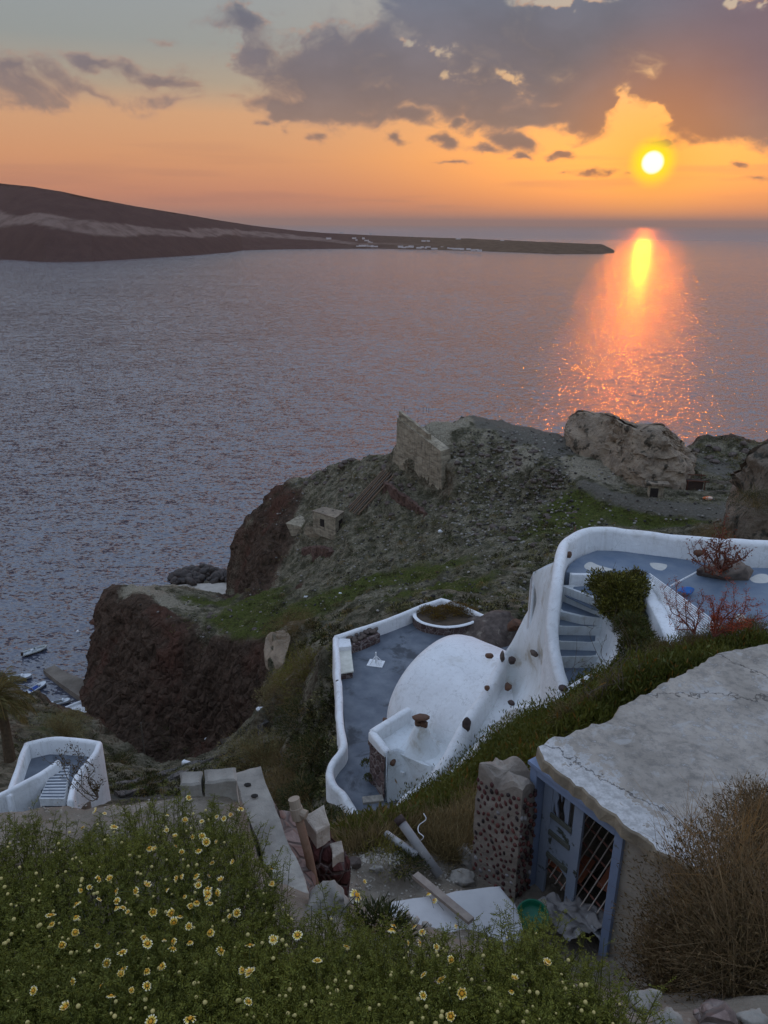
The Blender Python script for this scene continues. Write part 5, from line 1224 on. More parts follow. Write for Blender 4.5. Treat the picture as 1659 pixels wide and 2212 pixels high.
# ---------------------------------------------------------------- far village
random.seed(3)
hv, hf = slab_np([(-5, -4), (5, -4), (5, 4), (-5, 4)], 5, 5)
ho = None
VIL = [(758, 528), (765, 516), (770, 520), (785, 517), (792, 521), (797, 524), (801, 526), (767, 530), (773, 531), (779, 531), (786, 531), (790, 530), (797, 531), (804, 532), (812, 532), (823, 526), (701, 523), (710, 517), (745, 528),
       (865, 533), (872, 534), (880, 533), (888, 533), (905, 535), (912, 534), (920, 535), (925, 533), (938, 537), (955, 533), (968, 535), (975, 536), (983, 537), (990, 537), (998, 538), (1012, 538), (1022, 540), (1030, 539), (1036, 541), (925, 522), (915, 522), (738, 504), (800, 507), (890, 511), (990, 517), (1085, 521)]
for i, (px, py) in enumerate(VIL):
    zz = 3 if py > 526 else None
    if zz is None:
        base = P(px, 537 if px < 900 else 540, z=0); hd = np.hypot(base[0], base[1]); d = ray(px, py); rr_ = np.hypot(d[0], d[1]); 
        dist = hd + (200 if py > 512 else 420); t = dist / rr_; c = np.array([d[0] * t, d[1] * t, CAM_H + d[2] * t])
    else: c = P(px, py + 1.0, z=9) * [.985, .985, 1]
    if ho is None: ho = mesh_np('far_house', hv, hf, mat('far_white', (.62, .60, .60), (.55, .53, .53), bump=0), smooth=False); o = ho
    else: o = ho.copy(); C.objects.link(o)
    s = random.uniform(.7, 1.9); o.location = c; o.scale = (s * 1.3, s, random.uniform(.8, 1.7)); o.rotation_euler = (0, 0, random.uniform(-.4, .4))
    tag(o, 'tiny white house in the far village along the island shore', 'house', 'houses of the far village')
# ---------------------------------------------------------------- white stair building at the left
lb = empty('stair_building', P(110, 1700, z=83)); tag(lb, 'white building with an open top stair at the left edge', 'building')
BZ = 86.6
M_PW = M_WHITE
rimL = [(57, 1604, BZ), (110, 1593, BZ), (160, 1595, BZ), (214, 1602, BZ)]
v, f = wall_np(P_(rimL), .34, 82, seed=50, n=5); child_np('parapet', v, f, M_PW, lb)
v, f = wall_np(P_([(57, 1604, BZ), (48, 1625, BZ), (38, 1655, BZ), (26, 1690, BZ - .05), (18, 1720, BZ - .1)]), .32, 82, seed=51); child_np('parapet', v, f, M_PW, lb)
v, f = wall_np(P_([(214, 1602, BZ), (206, 1622, BZ), (188, 1645, BZ), (168, 1670, BZ - .02), (156, 1700, BZ - .05), (150, 1730, BZ - .1)]), .34, 82, seed=52); child_np('parapet', v, f, M_PW, lb)
v, f = wall_np(P_([(126, 1642, BZ - .25), (112, 1652, BZ - .2), (88, 1668, BZ - .1), (58, 1684, BZ), (20, 1704, BZ + .1), (-30, 1730, BZ + .15), (-80, 1755, BZ + .15)]), .32, 82, seed=53); child_np('stair_wall', v, f, M_PW, lb)
# outer right face, flaring to the ground
rows = [P_([(217, 1601, BZ - .05), (190, 1650, BZ - .1), (160, 1710, BZ - .15)]), P_([(226, 1650, BZ - 1.6), (200, 1690, BZ - 1.4), (172, 1740, BZ - 1.3)]), P_([(236, 1725, BZ - 3.8), (210, 1750, BZ - 3.6), (180, 1780, BZ - 3.4)])]
v, f = sheet_np(rows, skirt=81.5, wob=.02); child_np('side_wall', v, f, M_PW, lb)
v, f = slab_np([P(x, y, z=BZ - 1.05)[:2] for x, y in [(50, 1640), (80, 1628), (200, 1634), (205, 1660), (150, 1700), (60, 1710), (35, 1700)]], BZ - 1.05, 2); child_np('floor', v, f, M_FLOOR, lb, False)
for k in range(11):
    a = P(114 - k * 3.4, 1657 + k * 6.4, z=BZ - .75 + k * .0) ; b2 = P(149 - k * 2.2, 1656 + k * 6.6, z=BZ - .75)
    zt = BZ - .95 + .055 * k; a = P(116 - k * 3.0, 1656 + k * 6.6, z=zt); b2 = P(150 - k * 1.0, 1654 + k * 6.8, z=zt); c = (a + b2) / 2; L = np.linalg.norm(b2 - a); bm = bmesh.new()
    box_bm(bm, c - [0, 0, .25], (L, .2, .5), rz=math.atan2(b2[1] - a[1], b2[0] - a[0])); st = child('step', bm, M_WHITE, lb)
    bm = bmesh.new(); box_bm(bm, c + [0, .03, .008], (L * .96, .13, .02), rz=math.atan2(b2[1] - a[1], b2[0] - a[0])); child('tread', bm, M_FLOOR, st)
# dry stone walls and path on the slope
for i, (pts, lab) in enumerate([([(232, 1702), (300, 1690), (370, 1668), (430, 1652), (500, 1630)], 'dry stone wall edging the old path, lower run'), ([(480, 1600), (540, 1580), (590, 1558), (640, 1545)], 'dry stone wall edging the old path, upper run higher on the slope'), ([(250, 1720), (300, 1712), (350, 1690), (420, 1668)], 'low crumbling kerb wall on the near side of the old path')]):
    q = [hit(x, y) for x, y in pts]; q = [p + [0, 0, .35] for p in q if p is not None]
    if len(q) < 3: continue
    v, f = wall_np(q, .6, [p[2] - 1.6 for p in q], rnd=.08, wob=.14, seed=60 + i); r = empty('dry_stone_wall', q[0]); tag(r, lab, 'wall'); child_np('stonework', v, f, stone_mat('dry_stone', 2.6, (.05, .045, .04), (.10, .09, .08), (.19, .17, .15)), r, False)
q = hit(318, 1600) 
pole = P(314, 1640, t=92); bm = bmesh.new(); tube_bm(bm, [pole - [0, 0, 1], pole + [0, 0, 5.2]], .09, 6); o = from_bm('wooden_post', bm, M_TIMBER, loc=pole); tag(o, 'thin wooden post standing against the dark cliff', 'post')
# ---------------------------------------------------------------- near ground
NP = []
def NG(px, py, z=None, t=None): NP.append(tuple(P(px, py, z=z, t=t)))
for (px, py, z) in [(-600, 2300, 112.2), (0, 2300, 112.2), (829, 2500, 112.3), (1300, 2500, 112.2), (-600, 2000, 112.0), (0, 2050, 111.9), (300, 2100, 111.9), (600, 2150, 111.9), (900, 2190, 111.9), (1150, 2230, 112.0),
                    (-600, 1800, 111.4), (-200, 1800, 111.35), (0, 1830, 111.35), (150, 1830, 111.2), (300, 1820, 111.3), (450, 1800, 111.3), (520, 1790, 111.25), (580, 1900, 111.4), (620, 2000, 111.6), (400, 1950, 111.65),
                    (650, 2050, 111.6), (760, 2080, 111.65), (900, 2100, 111.7), (1050, 2120, 111.75), (1180, 2160, 111.8), (1290, 2215, 111.9), (1350, 2320, 112.0),
                    (-600, 1745, 111.2), (0, 1740, 111.1), (100, 1724, 111.1), (235, 1722, 111.15), (380, 1706, 111.2), (450, 1700, 111.1), (510, 1690, 111.1), (130, 1770, 111.1),
                    (1400, 2240, 111.9), (1500, 2190, 111.8), (1659, 2150, 111.7), (1900, 2150, 111.6), (1659, 2400, 112.0), (2000, 2400, 112), (1500, 2400, 112), (1400, 2150, 110.9)]: NG(px, py, z=z)
for (px, py, z) in [(-600, 1735, 108), (0, 1732, 108), (100, 1716, 107.5), (235, 1714, 107), (380, 1698, 107), (510, 1672, 107.5), (560, 1655, 107.5)]:
    q = P(px, py, z=111.1); NP.append((q[0], q[1] + .25, z))
for (px, py, z) in [(620, 1960, 110.0), (665, 2010, 109.3), (760, 2040, 109.0), (900, 2060, 108.8), (1050, 2075, 108.6), (1180, 2110, 108.2), (1290, 2160, 108.2), (1340, 2230, 109.5), (1390, 2130, 108.5)]:
    q = P(px, py, z=z); NP.append(tuple(q))
for (px, py, z) in [(640, 1930, 109.2), (700, 1940, 108.6), (760, 1950, 108.3), (840, 1930, 107.95), (900, 1900, 107.9), (960, 1900, 107.85), (1000, 1900, 107.8), (830, 1860, 108.2), (800, 1845, 108.15), (760, 1860, 108.2), (880, 1850, 108.1), (930, 1850, 107.9), (1020, 1840, 107.75),
                    (860, 1800, 107.8), (760, 1810, 107.7), (960, 1790, 107.6), (1030, 1780, 107.5), (1100, 1960, 107.75), (1180, 2010, 107.65), (1280, 2060, 107.6), (1150, 1860, 107.7), (1160, 1690, 107.9), (1250, 1900, 107.6), (1500, 1900, 107.5), (1900, 1900, 107.5), (1500, 1600, 108.0), (1900, 1500, 108),
                    (740, 1790, 106.9), (850, 1775, 106.9), (960, 1765, 106.8), (1050, 1740, 106.8), (1160, 1655, 107.8)]: NG(px, py, z=z)
for x in (-9, -6, -3, -1.5): NP.append((x, 9.5, 103.0)); NP.append((x, 13, 101))
for (px, py) in [(660, 1830), (740, 1812), (800, 1797), (900, 1772), (1000, 1722), (1080, 1676), (1190, 1598), (1300, 1528), (1400, 1468), (1560, 1420)]:
    for Y_ in (13.05, 10.5): NP.append(tuple(under(px, py, Y_)))
NP.append((10, 13.05, 107.0)); NP.append((10, 9, 107.6)); NP.append((10, 0, 112)); NP.append((-10, 0, 112)); NP.append((0, -1, 112.3)); NP.append((-10, 5, 111)); NP.append((10, -2, 112)); NP.append((-10, -2, 112))
def tin_grid(PT, xs, ys):
    A = np.array(PT); vo, eo, fo, ov, oe, of = delaunay_2d_cdt([Vector((a[0], a[1])) for a in A], [], [], 0, 0.02)
    tv = np.array([[p.x, p.y] for p in vo]); zz = np.array([A[o[0]][2] for o in ov]); XX, YY = np.meshgrid(xs, ys); Z = np.full(XX.shape, np.nan)
    for a, b_, c in [t_[:3] for t_ in fo]:
        pa, pb, pc = tv[a], tv[b_], tv[c]; den = (pb[0] - pa[0]) * (pc[1] - pa[1]) - (pc[0] - pa[0]) * (pb[1] - pa[1])
        if abs(den) < 1e-9: continue
        i0, i1 = np.searchsorted(xs, min(pa[0], pb[0], pc[0])), np.searchsorted(xs, max(pa[0], pb[0], pc[0]), side='right'); j0, j1 = np.searchsorted(ys, min(pa[1], pb[1], pc[1])), np.searchsorted(ys, max(pa[1], pb[1], pc[1]), side='right')
        if i1 <= i0 or j1 <= j0: continue
        X, Y = XX[j0:j1, i0:i1], YY[j0:j1, i0:i1]
        u = ((X - pa[0]) * (pc[1] - pa[1]) - (pc[0] - pa[0]) * (Y - pa[1])) / den; v = ((pb[0] - pa[0]) * (Y - pa[1]) - (X - pa[0]) * (pb[1] - pa[1])) / den
        m_ = (u >= -1e-6) & (v >= -1e-6) & (u + v <= 1 + 1e-6); Zs = Z[j0:j1, i0:i1]; Zs[m_] = (zz[a] * (1 - u - v) + zz[b_] * u + zz[c] * v)[m_]
    return XX, YY, Z
NXS = np.arange(-9, 10.01, .05); NYS = np.arange(-1, 13.01, .05)
NXX, NYY, NZZ = tin_grid(NP, NXS, NYS); NZZ = np.where(np.isnan(NZZ), 100, NZZ)
for _ in range(2): NZZ[1:-1, 1:-1] = (NZZ[1:-1, 1:-1] * 2 + NZZ[:-2, 1:-1] + NZZ[2:, 1:-1] + NZZ[1:-1, :-2] + NZZ[1:-1, 2:]) / 6
_p = np.stack([NXX, NYY, NZZ], -1).reshape(-1, 3)
_p[:, 2] += fbm(_p / .5, 4, .55) * .05 + np.maximum(fbm(_p / .12, 3), 0) * .03
NZZ = _p[:, 2].reshape(NXX.shape)
_ix = np.arange(len(_p)).reshape(NXX.shape)
_f = np.stack([_ix[:-1, :-1], _ix[:-1, 1:], _ix[1:, 1:], _ix[1:, :-1]], -1).reshape(-1, 4)
M_DIRT = mat('stony_dirt', (.15, .132, .11), (.24, .22, .195), scale=2.2, bump=1.0, bscale=9, dist=.05, c3=(.30, .285, .26), s3=14, th3=(.58, .68))
o = mesh_np('ground', _p, _f, M_DIRT); tag(o, 'stony bank and gully floor nearest the camera', 'ground', kind='structure')
def nz(x, y):
    i = np.clip(((np.asarray(x) + 9) / .05).astype(int), 0, len(NXS) - 1); j = np.clip(((np.asarray(y) + 1) / .05).astype(int), 0, len(NYS) - 1); return NZZ[j, i]
def nhit(px, py, up=0.0, t0=1.0, t1=14):
    d = ray(px, py)
    ts = np.arange(t0, t1, .02); X, Y, Z = d[0] * ts, d[1] * ts, CAM_H + d[2] * ts
    k = np.nonzero(nz(X, Y) + up > Z)[0]
    return None if not len(k) else np.array([X[k[0]], Y[k[0]], Z[k[0]]])

# ---------------------------------------------------------------- concrete beam, blocks, pier, pipe
def conc2(name, a, b_, c=None, cs=1.2, white=None):
    return mat(name, a, b_, scale=5, rough=.95, bump=.7, bscale=18, dist=.02, c3=c, s3=cs, th3=(.52, .64))
M_CONC = conc2('weathered_concrete', (.30, .295, .285), (.17, .165, .16), (.40, .395, .38))
M_PINK = stone_mat('pinkish_rubble', 7.0, (.27, .21, .18), (.16, .085, .065), (.33, .26, .23), .9, .06)
bt = [P(503, 1668, z=110.9), P(562, 1650, z=110.9), P(597, 1747, z=110.88), P(634, 1840, z=110.86), P(672, 1935, z=110.84), P(628, 1960, z=110.84), P(583, 1884, z=110.86), P(548, 1800, z=110.88), P(518, 1732, z=110.9)]
def rough_prism(name, top, depth, m, root, wob=.012, seed=1, sub=5, dz=None):
    """prism with subdivided, worn edges; top ring of world points"""
    R1 = []
    k = len(top)
    for i in range(k):
        a, b2 = np.array(top[i]), np.array(top[(i + 1) % k])
        for s in range(sub): R1.append(a + (b2 - a) * s / sub)
    R1 = np.array(R1); R1[:, :2] += np.stack([fbm(R1 * 9 + seed, 3), fbm(R1 * 9 + seed + 30, 3)], 1) * wob * 2
    n = len(R1); cen = R1.mean(0); inn = cen + (R1 - cen) * (1 - wob * 3 / max(.2, np.abs(R1 - cen).max())); 
    rings = [inn + [0, 0, .0], R1 - [0, 0, wob * 1.2]]
    NB = max(2, int(depth / .08))
    for q in range(1, NB + 1):
        r = R1 - [0, 0, wob * 1.2 + depth * q / NB]; nn = unit((R1 - cen) * [1, 1, 0]); r = r + nn * fbm(r * 6 + seed, 4)[:, None] * wob * 2.2; rings.append(r)
    v = np.vstack(rings); f = [tuple(range(n))]
    for a_ in range(len(rings) - 1):
        for i in range(n): f.append((a_ * n + i, (a_ + 1) * n + i, (a_ + 1) * n + (i + 1) % n, a_ * n + (i + 1) % n))
    return child_np(name, v, f, m, root, False)
bmE = empty('concrete_beam', P(570, 1800, z=110.6)); tag(bmE, 'long grey concrete beam with two drilled holes beside the flower bank', 'beam')
rough_prism('beam_body', bt, .26, M_CONC, bmE, .012, 3)
for px, py in [(535, 1695), (550, 1719)]:
    c = P(px, py, z=110.906); bm = bmesh.new(); bmesh.ops.create_cone(bm, cap_ends=True, segments=7, radius1=.026, radius2=.026, depth=.007, matrix=Matrix.Translation(Vector(c)) @ Matrix.Diagonal((1.1, .75, 1, 1))); child('hole', bm, M_DARK, bmE)
rbw = empty('rubble_wall', P(620, 1830, z=109)); tag(rbw, 'pinkish rubble wall carrying the concrete beam', 'wall')
rough_prism('masonry', [P(545, 1668, z=110.63), P(600, 1745, z=110.63), P(640, 1745, z=110.55), P(690, 1925, z=110.5), P(640, 1945, z=110.6), P(600, 1880, z=110.6), P(545, 1760, z=110.6)], 2.4, M_PINK, rbw, .03, 9)
for i, (cs, lab) in enumerate([([(389, 1666), (436, 1664), (438, 1690), (391, 1694)], 'chipped grey concrete block, the left one of two beside the drilled beam'), ([(440, 1660), (508, 1656), (512, 1684), (443, 1690)], 'chipped concrete block with a red stain, touching the drilled beam')]):
    r = empty('concrete_block', P(*cs[0], z=110.9)); tag(r, lab, 'block'); rough_prism('block_body', [P(x, y, z=111.28) for x, y in cs], .26, M_CONC, r, .012, 20 + i)
    if i: v, f = rock_arr(.045, 3, 2, .2, (1.1, .8, 1)); child_np('red_stain', v + P(478, 1697, z=111.12), f, mat('red_scoria', (.10, .03, .025), (.16, .05, .04), scale=9), r, False)
pe = empty('stone_pier', P(700, 1900, z=108.4)); tag(pe, 'broken red stone pier capped with white plaster, right of the rusty pipe', 'pier')
M_RED = stone_mat('red_scoria_wall', 7.5, (.17, .12, .105), (.075, .025, .022), (.13, .05, .042), 1.0, .05)
rough_prism('masonry', [P(658, 1765, z=110.15), P(700, 1742, z=110.2), P(718, 1790, z=110.0), P(744, 1838, z=109.95), P(738, 1870, z=109.9), P(690, 1860, z=109.95), P(668, 1805, z=110.1)], 1.9, M_RED, pe, .04, 14)
rough_prism('plaster_cap', [P(656, 1762, z=110.26), P(700, 1738, z=110.32), P(714, 1778, z=110.2), P(684, 1800, z=110.2)], .16, mat('flaky_plaster', (.50, .47, .44), (.34, .30, .27), scale=6, bump=.8, bscale=20, dist=.02), pe, .008, 15)
rough_prism('plaster_cap', [P(712, 1822, z=110.0), P(738, 1815, z=110.05), P(744, 1840, z=110.0), P(718, 1852, z=110.0)], .1, mat('flaky_plaster', (.5, .47, .44)), pe, .006, 16)
pp = empty('rusty_pipe', P(683, 1930, z=109.3)); tag(pp, 'upright rusty pipe with a pale coupling, against the rubble wall', 'pipe')
pa_, pb_ = P(641, 1752, z=110.95), P(684, 1932, t=5.75); M_RUSTP = mat('rusty_pipe_metal', (.17, .10, .07), (.24, .17, .13), scale=7, bump=.4)
bm = bmesh.new(); tube_bm(bm, [pb_ + (pb_ - pa_) * .1, pb_, (pa_ + pb_) / 2 + [.01, 0, 0], pa_], .033, 12); child('pipe_body', bm, M_RUSTP, pp, True)
bm = bmesh.new(); dd_ = (pa_ - pb_) / np.linalg.norm(pa_ - pb_); tube_bm(bm, [pa_ - dd_ * .06, pa_ + dd_ * .03, pa_ + dd_ * .031, pa_ + dd_ * .10], [.048, .048, .040, .043], 14); tube_bm(bm, [pa_ - dd_ * .0, pa_ + np.array([.075, -.03, -.01])], .034, 10); child('coupling', bm, mat('pale_plastic', (.30, .26, .22), (.2, .16, .13)), pp)
# ---------------------------------------------------------------- cobbled pillar
pil = empty('cobbled_pillar', P(1110, 1950, z=107.7)); tag(pil, 'square mortar pillar studded with red pebbles beside the blue door', 'pillar')
Y1 = P(1110, 1950, z=107.7); TL = P(1018, 1890, z=107.7); 
rgt = np.array([P(1144, 1925, z=107.7)[0], P(1144, 1925, z=107.7)[1], 107.7]); bk_ = TL + (rgt - Y1)
def col_at(p, h): return np.array([p[0], p[1], h])
def pillar():
    # edges: near corner, left corner, back, right
    cor = [Y1, rgt + [.0, .05, 0], bk_ + [.02, .1, 0], TL]
    NZ_, NS_ = 34, 12; g = []
    def topz(p): return 109.20 + .06 * math.sin(p[0] * 9) + (.10 if p[1] > 6.95 else 0) + .05 * math.sin(p[1] * 17)
    per = []
    for i in range(4):
        a, b2 = cor[i], cor[(i + 1) % 4]
        for s in range(NS_): per.append(a + (b2 - a) * s / NS_)
    per = np.array(per); n = len(per); cen = per.mean(0)
    for k in range(NZ_ + 1):
        ring_ = []
        for p in per:
            tz = topz(p); z = 107.3 + (tz - 107.3) * k / NZ_; q = np.array([p[0], p[1], z]); sh = 1 - .06 * max(0, (k / NZ_ - .7)) * 3; ring_.append([cen[0] + (q[0] - cen[0]) * sh, cen[1] + (q[1] - cen[1]) * sh, z])
        g += ring_
    g = np.array(g); out = unit((g - cen) * [1, 1, 0]); g = g + out * (fbm(g * 5, 4) * .028)[:, None]
    # rough top: rings shrinking
    last = g[-n:]
    for s in (.85, .6, .3, .02): r = cen + (last - cen) * s; r[:, 2] = last[:, 2].mean() + .03 + (last[:, 2] - last[:, 2].mean()) * s + fbm(r * 8, 3) * .04; g = np.vstack([g, r])
    idx = np.arange(len(g)).reshape(-1, n); f = [(int(idx[i, j]), int(idx[i, (j + 1) % n]), int(idx[i + 1, (j + 1) % n]), int(idx[i + 1, j])) for i in range(len(idx) - 1) for j in range(n)]
    child_np('mortar_core', g, f, mat('grey_mortar', (.27, .25, .235), (.19, .172, .16), scale=6, bump=.8, bscale=22, dist=.02), pil, False)
    # pebbles pressed in the faces
    rg = np.random.RandomState(4); Vv, Ff, off = [], [], 0; pr = []
    bmx = bmesh.new(); bmesh.ops.create_icosphere(bmx, subdivisions=2, radius=1.0); bv = np.array([x.co[:] for x in bmx.verts]); bf = np.array([[q.index for q in p.verts] for p in bmx.faces]); bmx.free()
    cols = []
    for a, b2, cnt in ((TL, Y1, 230), (Y1, rgt, 90), (rgt, bk_, 60), (bk_, TL, 60)):
        d = (b2 - a) * [1, 1, 0]; L = np.linalg.norm(d); u = d / L; nrm = np.array([u[1], -u[0], 0])
        if nrm @ (cen - a) > 0: nrm = -nrm
        pts = []; tries = 0
        while len(pts) < cnt and tries < 6000:
            tries += 1; s = rg.uniform(.05, .95) * L; z = rg.uniform(107.75, 109.15)
            if all((s - q[0]) ** 2 + ((z - q[1]) * .8) ** 2 > .062 ** 2 for q in pts): pts.append((s, z))
        for s, z in pts:
            sh = 1 - .06 * max(0, ((z - 107.3) / 2.05 - .7)) * 3
            c = a + u * s; c = np.array([cen[0] + (c[0] - cen[0]) * sh, cen[1] + (c[1] - cen[1]) * sh, z]) - nrm * .004
            sc = np.array([rg.uniform(.018, .028), .022, rg.uniform(.022, .040)]); q = bv * sc; rot = rg.uniform(-.5, .5); q = np.c_[q[:, 0] * math.cos(rot) - q[:, 2] * math.sin(rot), q[:, 1], q[:, 0] * math.sin(rot) + q[:, 2] * math.cos(rot)]
            w_ = c + q[:, 0:1] * u + q[:, 1:2] * nrm + q[:, 2:3] * np.array([0, 0, 1]); Vv.append(w_); Ff.append(bf + off); off += len(bv)
            cc_ = np.array([(.105, .036, .032), (.075, .03, .028), (.15, .055, .045), (.04, .028, .027), (.30, .28, .27)][rg.choice(5, p=[.36, .27, .17, .16, .04])]) * rg.uniform(.7, 1.15); cols.append(np.tile(cc_, (len(bv), 1)))
    o = col_mesh('pebbles', np.vstack(Vv) - np.array(pil.location), np.vstack(Ff), np.vstack(cols), leaf_mat('pebble', 0, .5), pil, smooth=True)
pillar()
# ---------------------------------------------------------------- hut with the blue door
HZ = 109.62
L0 = P(1165, 1632, z=HZ); R0 = P(1530, 1900, z=HZ); fu = (R0 - L0) * [1, 1, 0]; fu = fu / np.linalg.norm(fu); fn = np.array([fu[1], -fu[0], 0])
if fn[0] > 0: fn = -fn
FP = L0 - fn * .06
def fac(px, py, off=0.0):
    """hit of a pixel ray with the facade plane moved outward by off"""
    d = ray(px, py); p0 = FP + fn * off; t = ((p0 - [0, 0, CAM_H]) @ fn) / (d @ fn); return np.array([0, 0, CAM_H]) + d * t
hutE = empty('ruined_hut', FP * [1, 1, 0] + [0, 0, 107.6]); tag(hutE, 'old plastered hut with a cracked flat concrete roof and a broken blue door', 'hut')
M_PLAST = mat('grey_plaster', (.36, .345, .32), (.25, .235, .215), scale=2.2, bump=.7, bscale=12, dist=.03, c3=(.13, .12, .105), s3=1.7, th3=(.55, .68))
def roof_mat():
    m, t, b = new_mat('roof_concrete'); co = t.new('ShaderNodeTexCoord').outputs['Object']
    pos = t.new('ShaderNodeNewGeometry').outputs['Position']
    n1 = t.noise(co, 1.6, 6, .65, .5); n2 = t.noise(co, 9, 6, .75); n3 = t.noise(co, 45, 4, .7)
    base = t.mix(t.mapr(n1, .38, .62), (.28, .25, .21), (.41, .365, .31)); base = t.mix(t.mapr(n2, .47, .66, 0, .8), base, (.15, .14, .125)); n5 = t.noise(co, 3.2, 5, .7, .8); base = t.mix(t.mapr(n5, .55, .63, 0, .55), base, (.42, .41, .39))
    # old whitewash survives along the front edge
    de = t.vmath('DOT_PRODUCT', t.vmath('SUBTRACT', pos, tuple(L0)), tuple(-fn), out=1)
    e = t.math('ADD', t.mapr(de, .05, .62, 1.0, .0), t.math('MULTIPLY', t.math('SUBTRACT', n1, .5), 1.6)); e = t.math('ADD', e, t.math('MULTIPLY', t.math('SUBTRACT', n2, .5), 3.6))
    col = t.mix(t.mapr(e, .36, .55, smooth=True), base, t.mix(t.mapr(n2, .42, .60), (.56, .55, .53), (.36, .35, .33)))
    wp = t.mapr(t.math('ADD', n1, t.math('MULTIPLY', n2, .6)), .98, 1.06); col = t.mix(t.math('MULTIPLY', wp, .7), col, (.5, .5, .49))
    wv = t.vmath('ADD', co, t.vmath('MULTIPLY', t.noise(co, 3.0, 4, .7, out=1), (.5, .5, .5)))
    ck = t.voro(wv, .33, 'DISTANCE_TO_EDGE'); ck2 = t.mapr(ck, .0, .0035, 1, 0)
    col = t.mix(t.math('MULTIPLY', ck2, .75), col, (.07, .068, .063))
    t.l.new(col, b.inputs['Base Color']); b.inputs['Roughness'].default_value = .95; b.inputs['Specular IOR Level'].default_value = .2
    h = t.math('SUBTRACT', t.math('ADD', t.math('MULTIPLY', n2, .5), t.math('MULTIPLY', n3, .35)), t.math('MULTIPLY', ck2, .8))
    bp = t.new('ShaderNodeBump', inp={'Height': h, 'Strength': .8, 'Distance': .03}); t.l.new(bp.outputs[0], b.inputs['Normal'])
    return m
rp_ = [(1166, 1633), (1163, 1612), (1180, 1598), (1196, 1590), (1215, 1592), (1240, 1577), (1290, 1562), (1328, 1548), (1345, 1520), (1400, 1495), (1440, 1470), (1500, 1440), (1550, 1410), (1600, 1400), (1659, 1390), (1850, 1392), (2300, 1600), (2300, 2100), (1900, 2120), (1700, 2010), (1530, 1900), (1440, 1845), (1350, 1783), (1280, 1725), (1230, 1684)]
jag = []
rgj = np.random.RandomState(7); ring0 = [P(x, y, z=HZ) for x, y in rp_]
for i in range(len(ring0)):
    a, b2 = ring0[i], ring0[(i + 1) % len(ring0)]; n_ = max(1, int(np.linalg.norm(b2 - a) / .07))
    n_ = min(n_, 40)
    for s in range(n_): q = a + (b2 - a) * s / n_; q = q + np.array([rgj.normal() * .014, rgj.normal() * .014, 0]); jag.append(q)
k = len(jag); top = np.array(jag); low = top - [0, 0, .15]; low[:, :2] += rgj.normal(size=(k, 2)) * .008
mid_ = top - [0, 0, .02]; cen = top.mean(0); tin = top + unit(cen - top) * .015
child_np('roof_slab', np.vstack([tin, mid_, low]), [tuple(range(k))] + [(q * k + i, (q + 1) * k + i, (q + 1) * k + (i + 1) % k, q * k + (i + 1) % k) for q in (0, 1) for i in range(k)] + [tuple(range(3 * k - 1, 2 * k - 1, -1))], None, hutE, False)
rs_ = hutE.children[-1]; rs_.data.materials.append(roof_mat()); 
# side of the slab in bare tan plaster
rs_.data.materials.append(mat('tan_render', (.30, .265, .21), (.20, .18, .15), scale=4, bump=.8, bscale=16, dist=.02))
for p in rs_.data.polygons:
    if abs(p.normal.z) < .6: p.material_index = 1
# facade wall: rectangle pieces around the door in (s, z)
def sz(p): return (p - FP) @ fu, p[2]
dl, _ = sz(fac(1148, 1700)); dr, dtop = sz(fac(1354, 1796)); fb = 107.0
dtop = min(dtop, HZ - .2)
def fbox(s0, s1, z0, z1, o0, o1, bev=0):
    """box in facade coordinates; o = distance outward"""
    bm = bmesh.new(); c = FP * [1, 1, 0] + fu * (s0 + s1) / 2 + fn * (o0 + o1) / 2 + np.array([0, 0, (z0 + z1) / 2])
    box_bm(bm, c, (s1 - s0, o1 - o0 if o1 > o0 else o0 - o1, z1 - z0), rz=math.atan2(fu[1], fu[0]), bev=bev); return bm
child('front_wall', fbox(dr, dr + 5.5, fb, HZ - .152, -.35, 0), M_PLAST, hutE)
child('front_wall', fbox(-.10, dl, fb, HZ - .152, -.35, 0), M_PLAST, hutE)
child('front_wall', fbox(dl + .001, dr - .001, dtop, HZ - .153, -.35, -.004), mat('tan_render', (.3, .26, .2)), hutE)
bkn = -fn
def wallseg(a, b2, z0, z1, th=.3, name='side_wall'):
    d = b2 - a; L = np.linalg.norm(d[:2]); c = (a + b2) / 2; c = np.array([c[0], c[1], (z0 + z1) / 2]); bm = bmesh.new(); box_bm(bm, c, (L, th, z1 - z0), rz=math.atan2(d[1], d[0])); child(name, bm, M_PLAST, hutE)
Bq = FP - fn * 3.4
wallseg(FP + fu * (-.0) - fn * .36 + fu * .07, FP - fn * 3.2 + fu * .07, fb, HZ - .155); wallseg(FP - fn * 3.2, FP - fn * 3.2 + fu * 6, fb, HZ - .155)
child('inner_floor', fbox(0, 5.6, 107.3, 107.62, -3.2, -.3), mat('rubble_floor', (.06, .055, .05), (.10, .09, .08), scale=5, bump=1), hutE)
